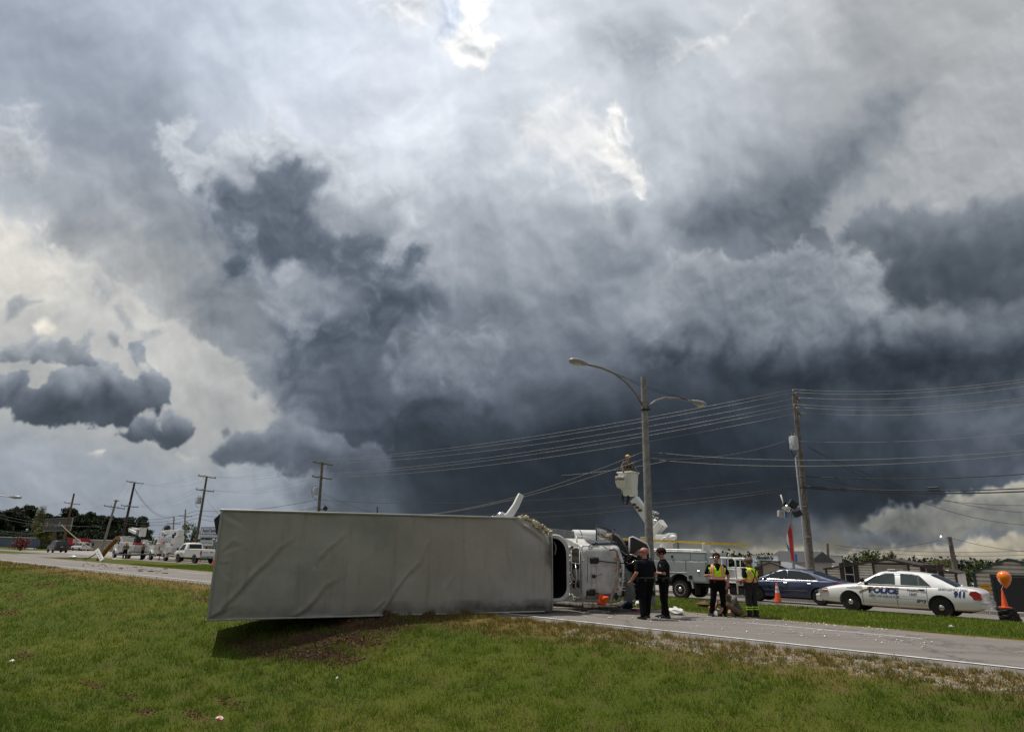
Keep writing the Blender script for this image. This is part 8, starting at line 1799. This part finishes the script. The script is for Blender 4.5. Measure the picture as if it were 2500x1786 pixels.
# litter thrown on the road
PAPER = mat('white_litter', (.66, .65, .62), .7, var=.2); rg = random.Random(21)
def crumple(name, label, cat, loc, sz, m_, seed, flat=.4, group=None):
    r_ = random.Random(seed); b = MB(); b.ball((0, 0, 0), (sz[0]/2, sz[1]/2, sz[2]/2), 10, 7); b.v = [(x*r_.uniform(.7, 1.3), y*r_.uniform(.7, 1.3), max(0, z*r_.uniform(.5, 1.4)+sz[2]*.3)) for x, y, z in b.v]; o = b.build(name, m_, None, smooth=False); o.location = loc; o.rotation_euler = (0, 0, r_.uniform(0, 6)); return tag(o, label, cat, group)
def gz(px, py, n=17): return onz(px, py, rz_(n))
crumple('cloth', 'crumpled white cloth on the road right of the dark haired officer', 'cloth', gz(1651, 1499, 19), (.62, .3, .26), PAPER, 1)
crumple('cloth', 'yellowish rag beside the crumpled white cloth', 'rag', gz(1661, 1500, 19), (.16, .14, .12), mat('yellow_rag', (.45, .38, .05), .8), 2)
crumple('cloth', 'pink cloth lying among the litter by the cab', 'cloth', gz(1551, 1490, 19.5), (.42, .25, .08), mat('pink_cloth', (.42, .05, .16), .8), 3)
crumple('cloth', 'dark blue cloth heaped in front of the broken windscreen', 'cloth', gz(1530, 1484, 20), (.6, .4, .3), mat('navy_cloth', (.02, .04, .09), .8), 4)
crumple('bag', 'white bag on the grass behind the officers', 'bag', gz(1563, 1480, 20.5), (.55, .35, .3), PAPER, 5); crumple('bag', 'grey white plastic sheet by the cab on the grass', 'plastic sheet', gz(1548, 1472, 20.6), (.5, .3, .35), mat('grey_plastic_sheet', (.22, .25, .26), .4), 6)
crumple('bag', 'red and white bag at the feet of the vest wearer', 'bag', gz(1742, 1490, 20.8), (.4, .22, .16), mat('red_white_bag', (.5, .03, .04), .6, var=.8, scale=6, col2=(.6, .6, .6)), 7)
crumple('paper', 'white paper piece right at the boots of the vest wearer', 'paper', gz(1748, 1504, 20), (.14, .12, .2), PAPER, 8)
crumple('box', 'small tan carton on the grass by the sitting man', 'carton', gz(1785, 1503, 20.7), (.2, .15, .26), mat('tan_carton', (.36, .26, .15), .8), 9)
q = MB(); q.cyl((-.1, 0, .09), (.13, 0, .10), .075, .09, 14); o = q.build('paper_cup', PAPER, None, smooth='auto'); o.location = gz(1507, 1487, 18); tag(o, 'white paper cup lying beside the cab', 'cup')
q = MB(); q.tube([(-.35, 0, .02), (-.1, .05, .03), (.1, -.02, .03), (.36, .03, .02)], [.03, .05, .04, .02], 6); o = q.build('foam_strip', PAPER); o.location = gz(1462, 1494, 17); tag(o, 'long white foam strip on the road below the cab', 'foam strip')
q = MB(); q.box((0, 0, .01), (.12, .10, .015), b=.003); o = q.build('paper_tag', PAPER); o.location = gz(1489, 1507, 16); tag(o, 'square white tag on the road in front of the cab', 'tag')
crumple('wrapper', 'white wrapper with red print in the foreground grass', 'wrapper', onz(536, 1766, -.98)+V((0, 0, .06)), (.16, .09, .06), mat('red_white_wrapper', (.6, .58, .55), .5, var=.8, scale=14, col2=(.5, .05, .04)), 12)
crumple('paper', 'white paper scrap in the grass at the left', 'paper', onz(28, 1620, -1.1)+V((0, 0, .05)), (.12, .1, .06), PAPER, 13); crumple('paper', 'tiny white scrap in the foreground grass below the box', 'paper', onz(822, 1668, -.85)+V((0, 0, .08)), (.05, .05, .06), PAPER, 14)
crumple('plastic_lid', 'white plastic lid on the median grass below the police car', 'lid', onz(2321, 1529, -.1), (.12, .1, .06), PAPER, 15)
crumple('turf_clod', 'brown clod of turf on the median grass between the officers', 'clod', onz(1718, 1479, -.15), (.9, .5, .22), mat('red_brown_soil', (.085, .036, .017)), 16)
crumple('insulator_debris', 'grey hardware heap at the tip of the median by the broken pole', 'debris', onz(178, 1360, -.1), (.7, .4, .22), STEEL, 17); crumple('panel', 'white sheet panel lying on the median by the workers', 'panel', onz(284, 1364, -.1), (1.1, .5, .06), PAPER, 18)
bits = MB()
for i in range(520):
    if i < 330: px = 1380+rg.random()**.8*900; py = 1492+(px-1380)*.085+rg.gauss(0, 1)*10; n_ = 18
    else: px = 1640+rg.random()*560; py = 1497+(px-1666)*.080+rg.gauss(0, 1.5); n_ = 20.5
    p = onz(px, py, rz_(n_)); n1 = p.dot(RN)
    if n1 < 14.6 or n1 > 21.2: continue
    p.z = rz_(n1)+.004; k = .006+.020*rg.random()**3; bits.box(p+V((0, 0, k*.4)), (k*2, k*1.5, k), rot=(rg.random(), rg.random(), rg.random()*3))
tag(bits.build('debris_fragments', PAPER, fix=False), 'tiny white fragments of broken panel strewn over the road', 'debris', kind='stuff')
db = MB()
for i in range(90):
    px = 200+rg.random()*210; py = 1368+(px-200)*.085+rg.gauss(6, 5); p = onz(px, py, 0); n1 = p.dot(RN)
    if n1 < 14.6 or n1 > 20.8: continue
    p.z = rz_(n1)+.01; k = .02+.06*rg.random()**2; db.box(p, (k*4, k, k*.5), rot=(0, 0, rg.random()*3))
tag(db.build('splinters', mat('dark_splinters', (.06, .045, .03), .9), fix=False), 'dark wood splinters and leaves strewn across the road at the left', 'debris', kind='stuff')
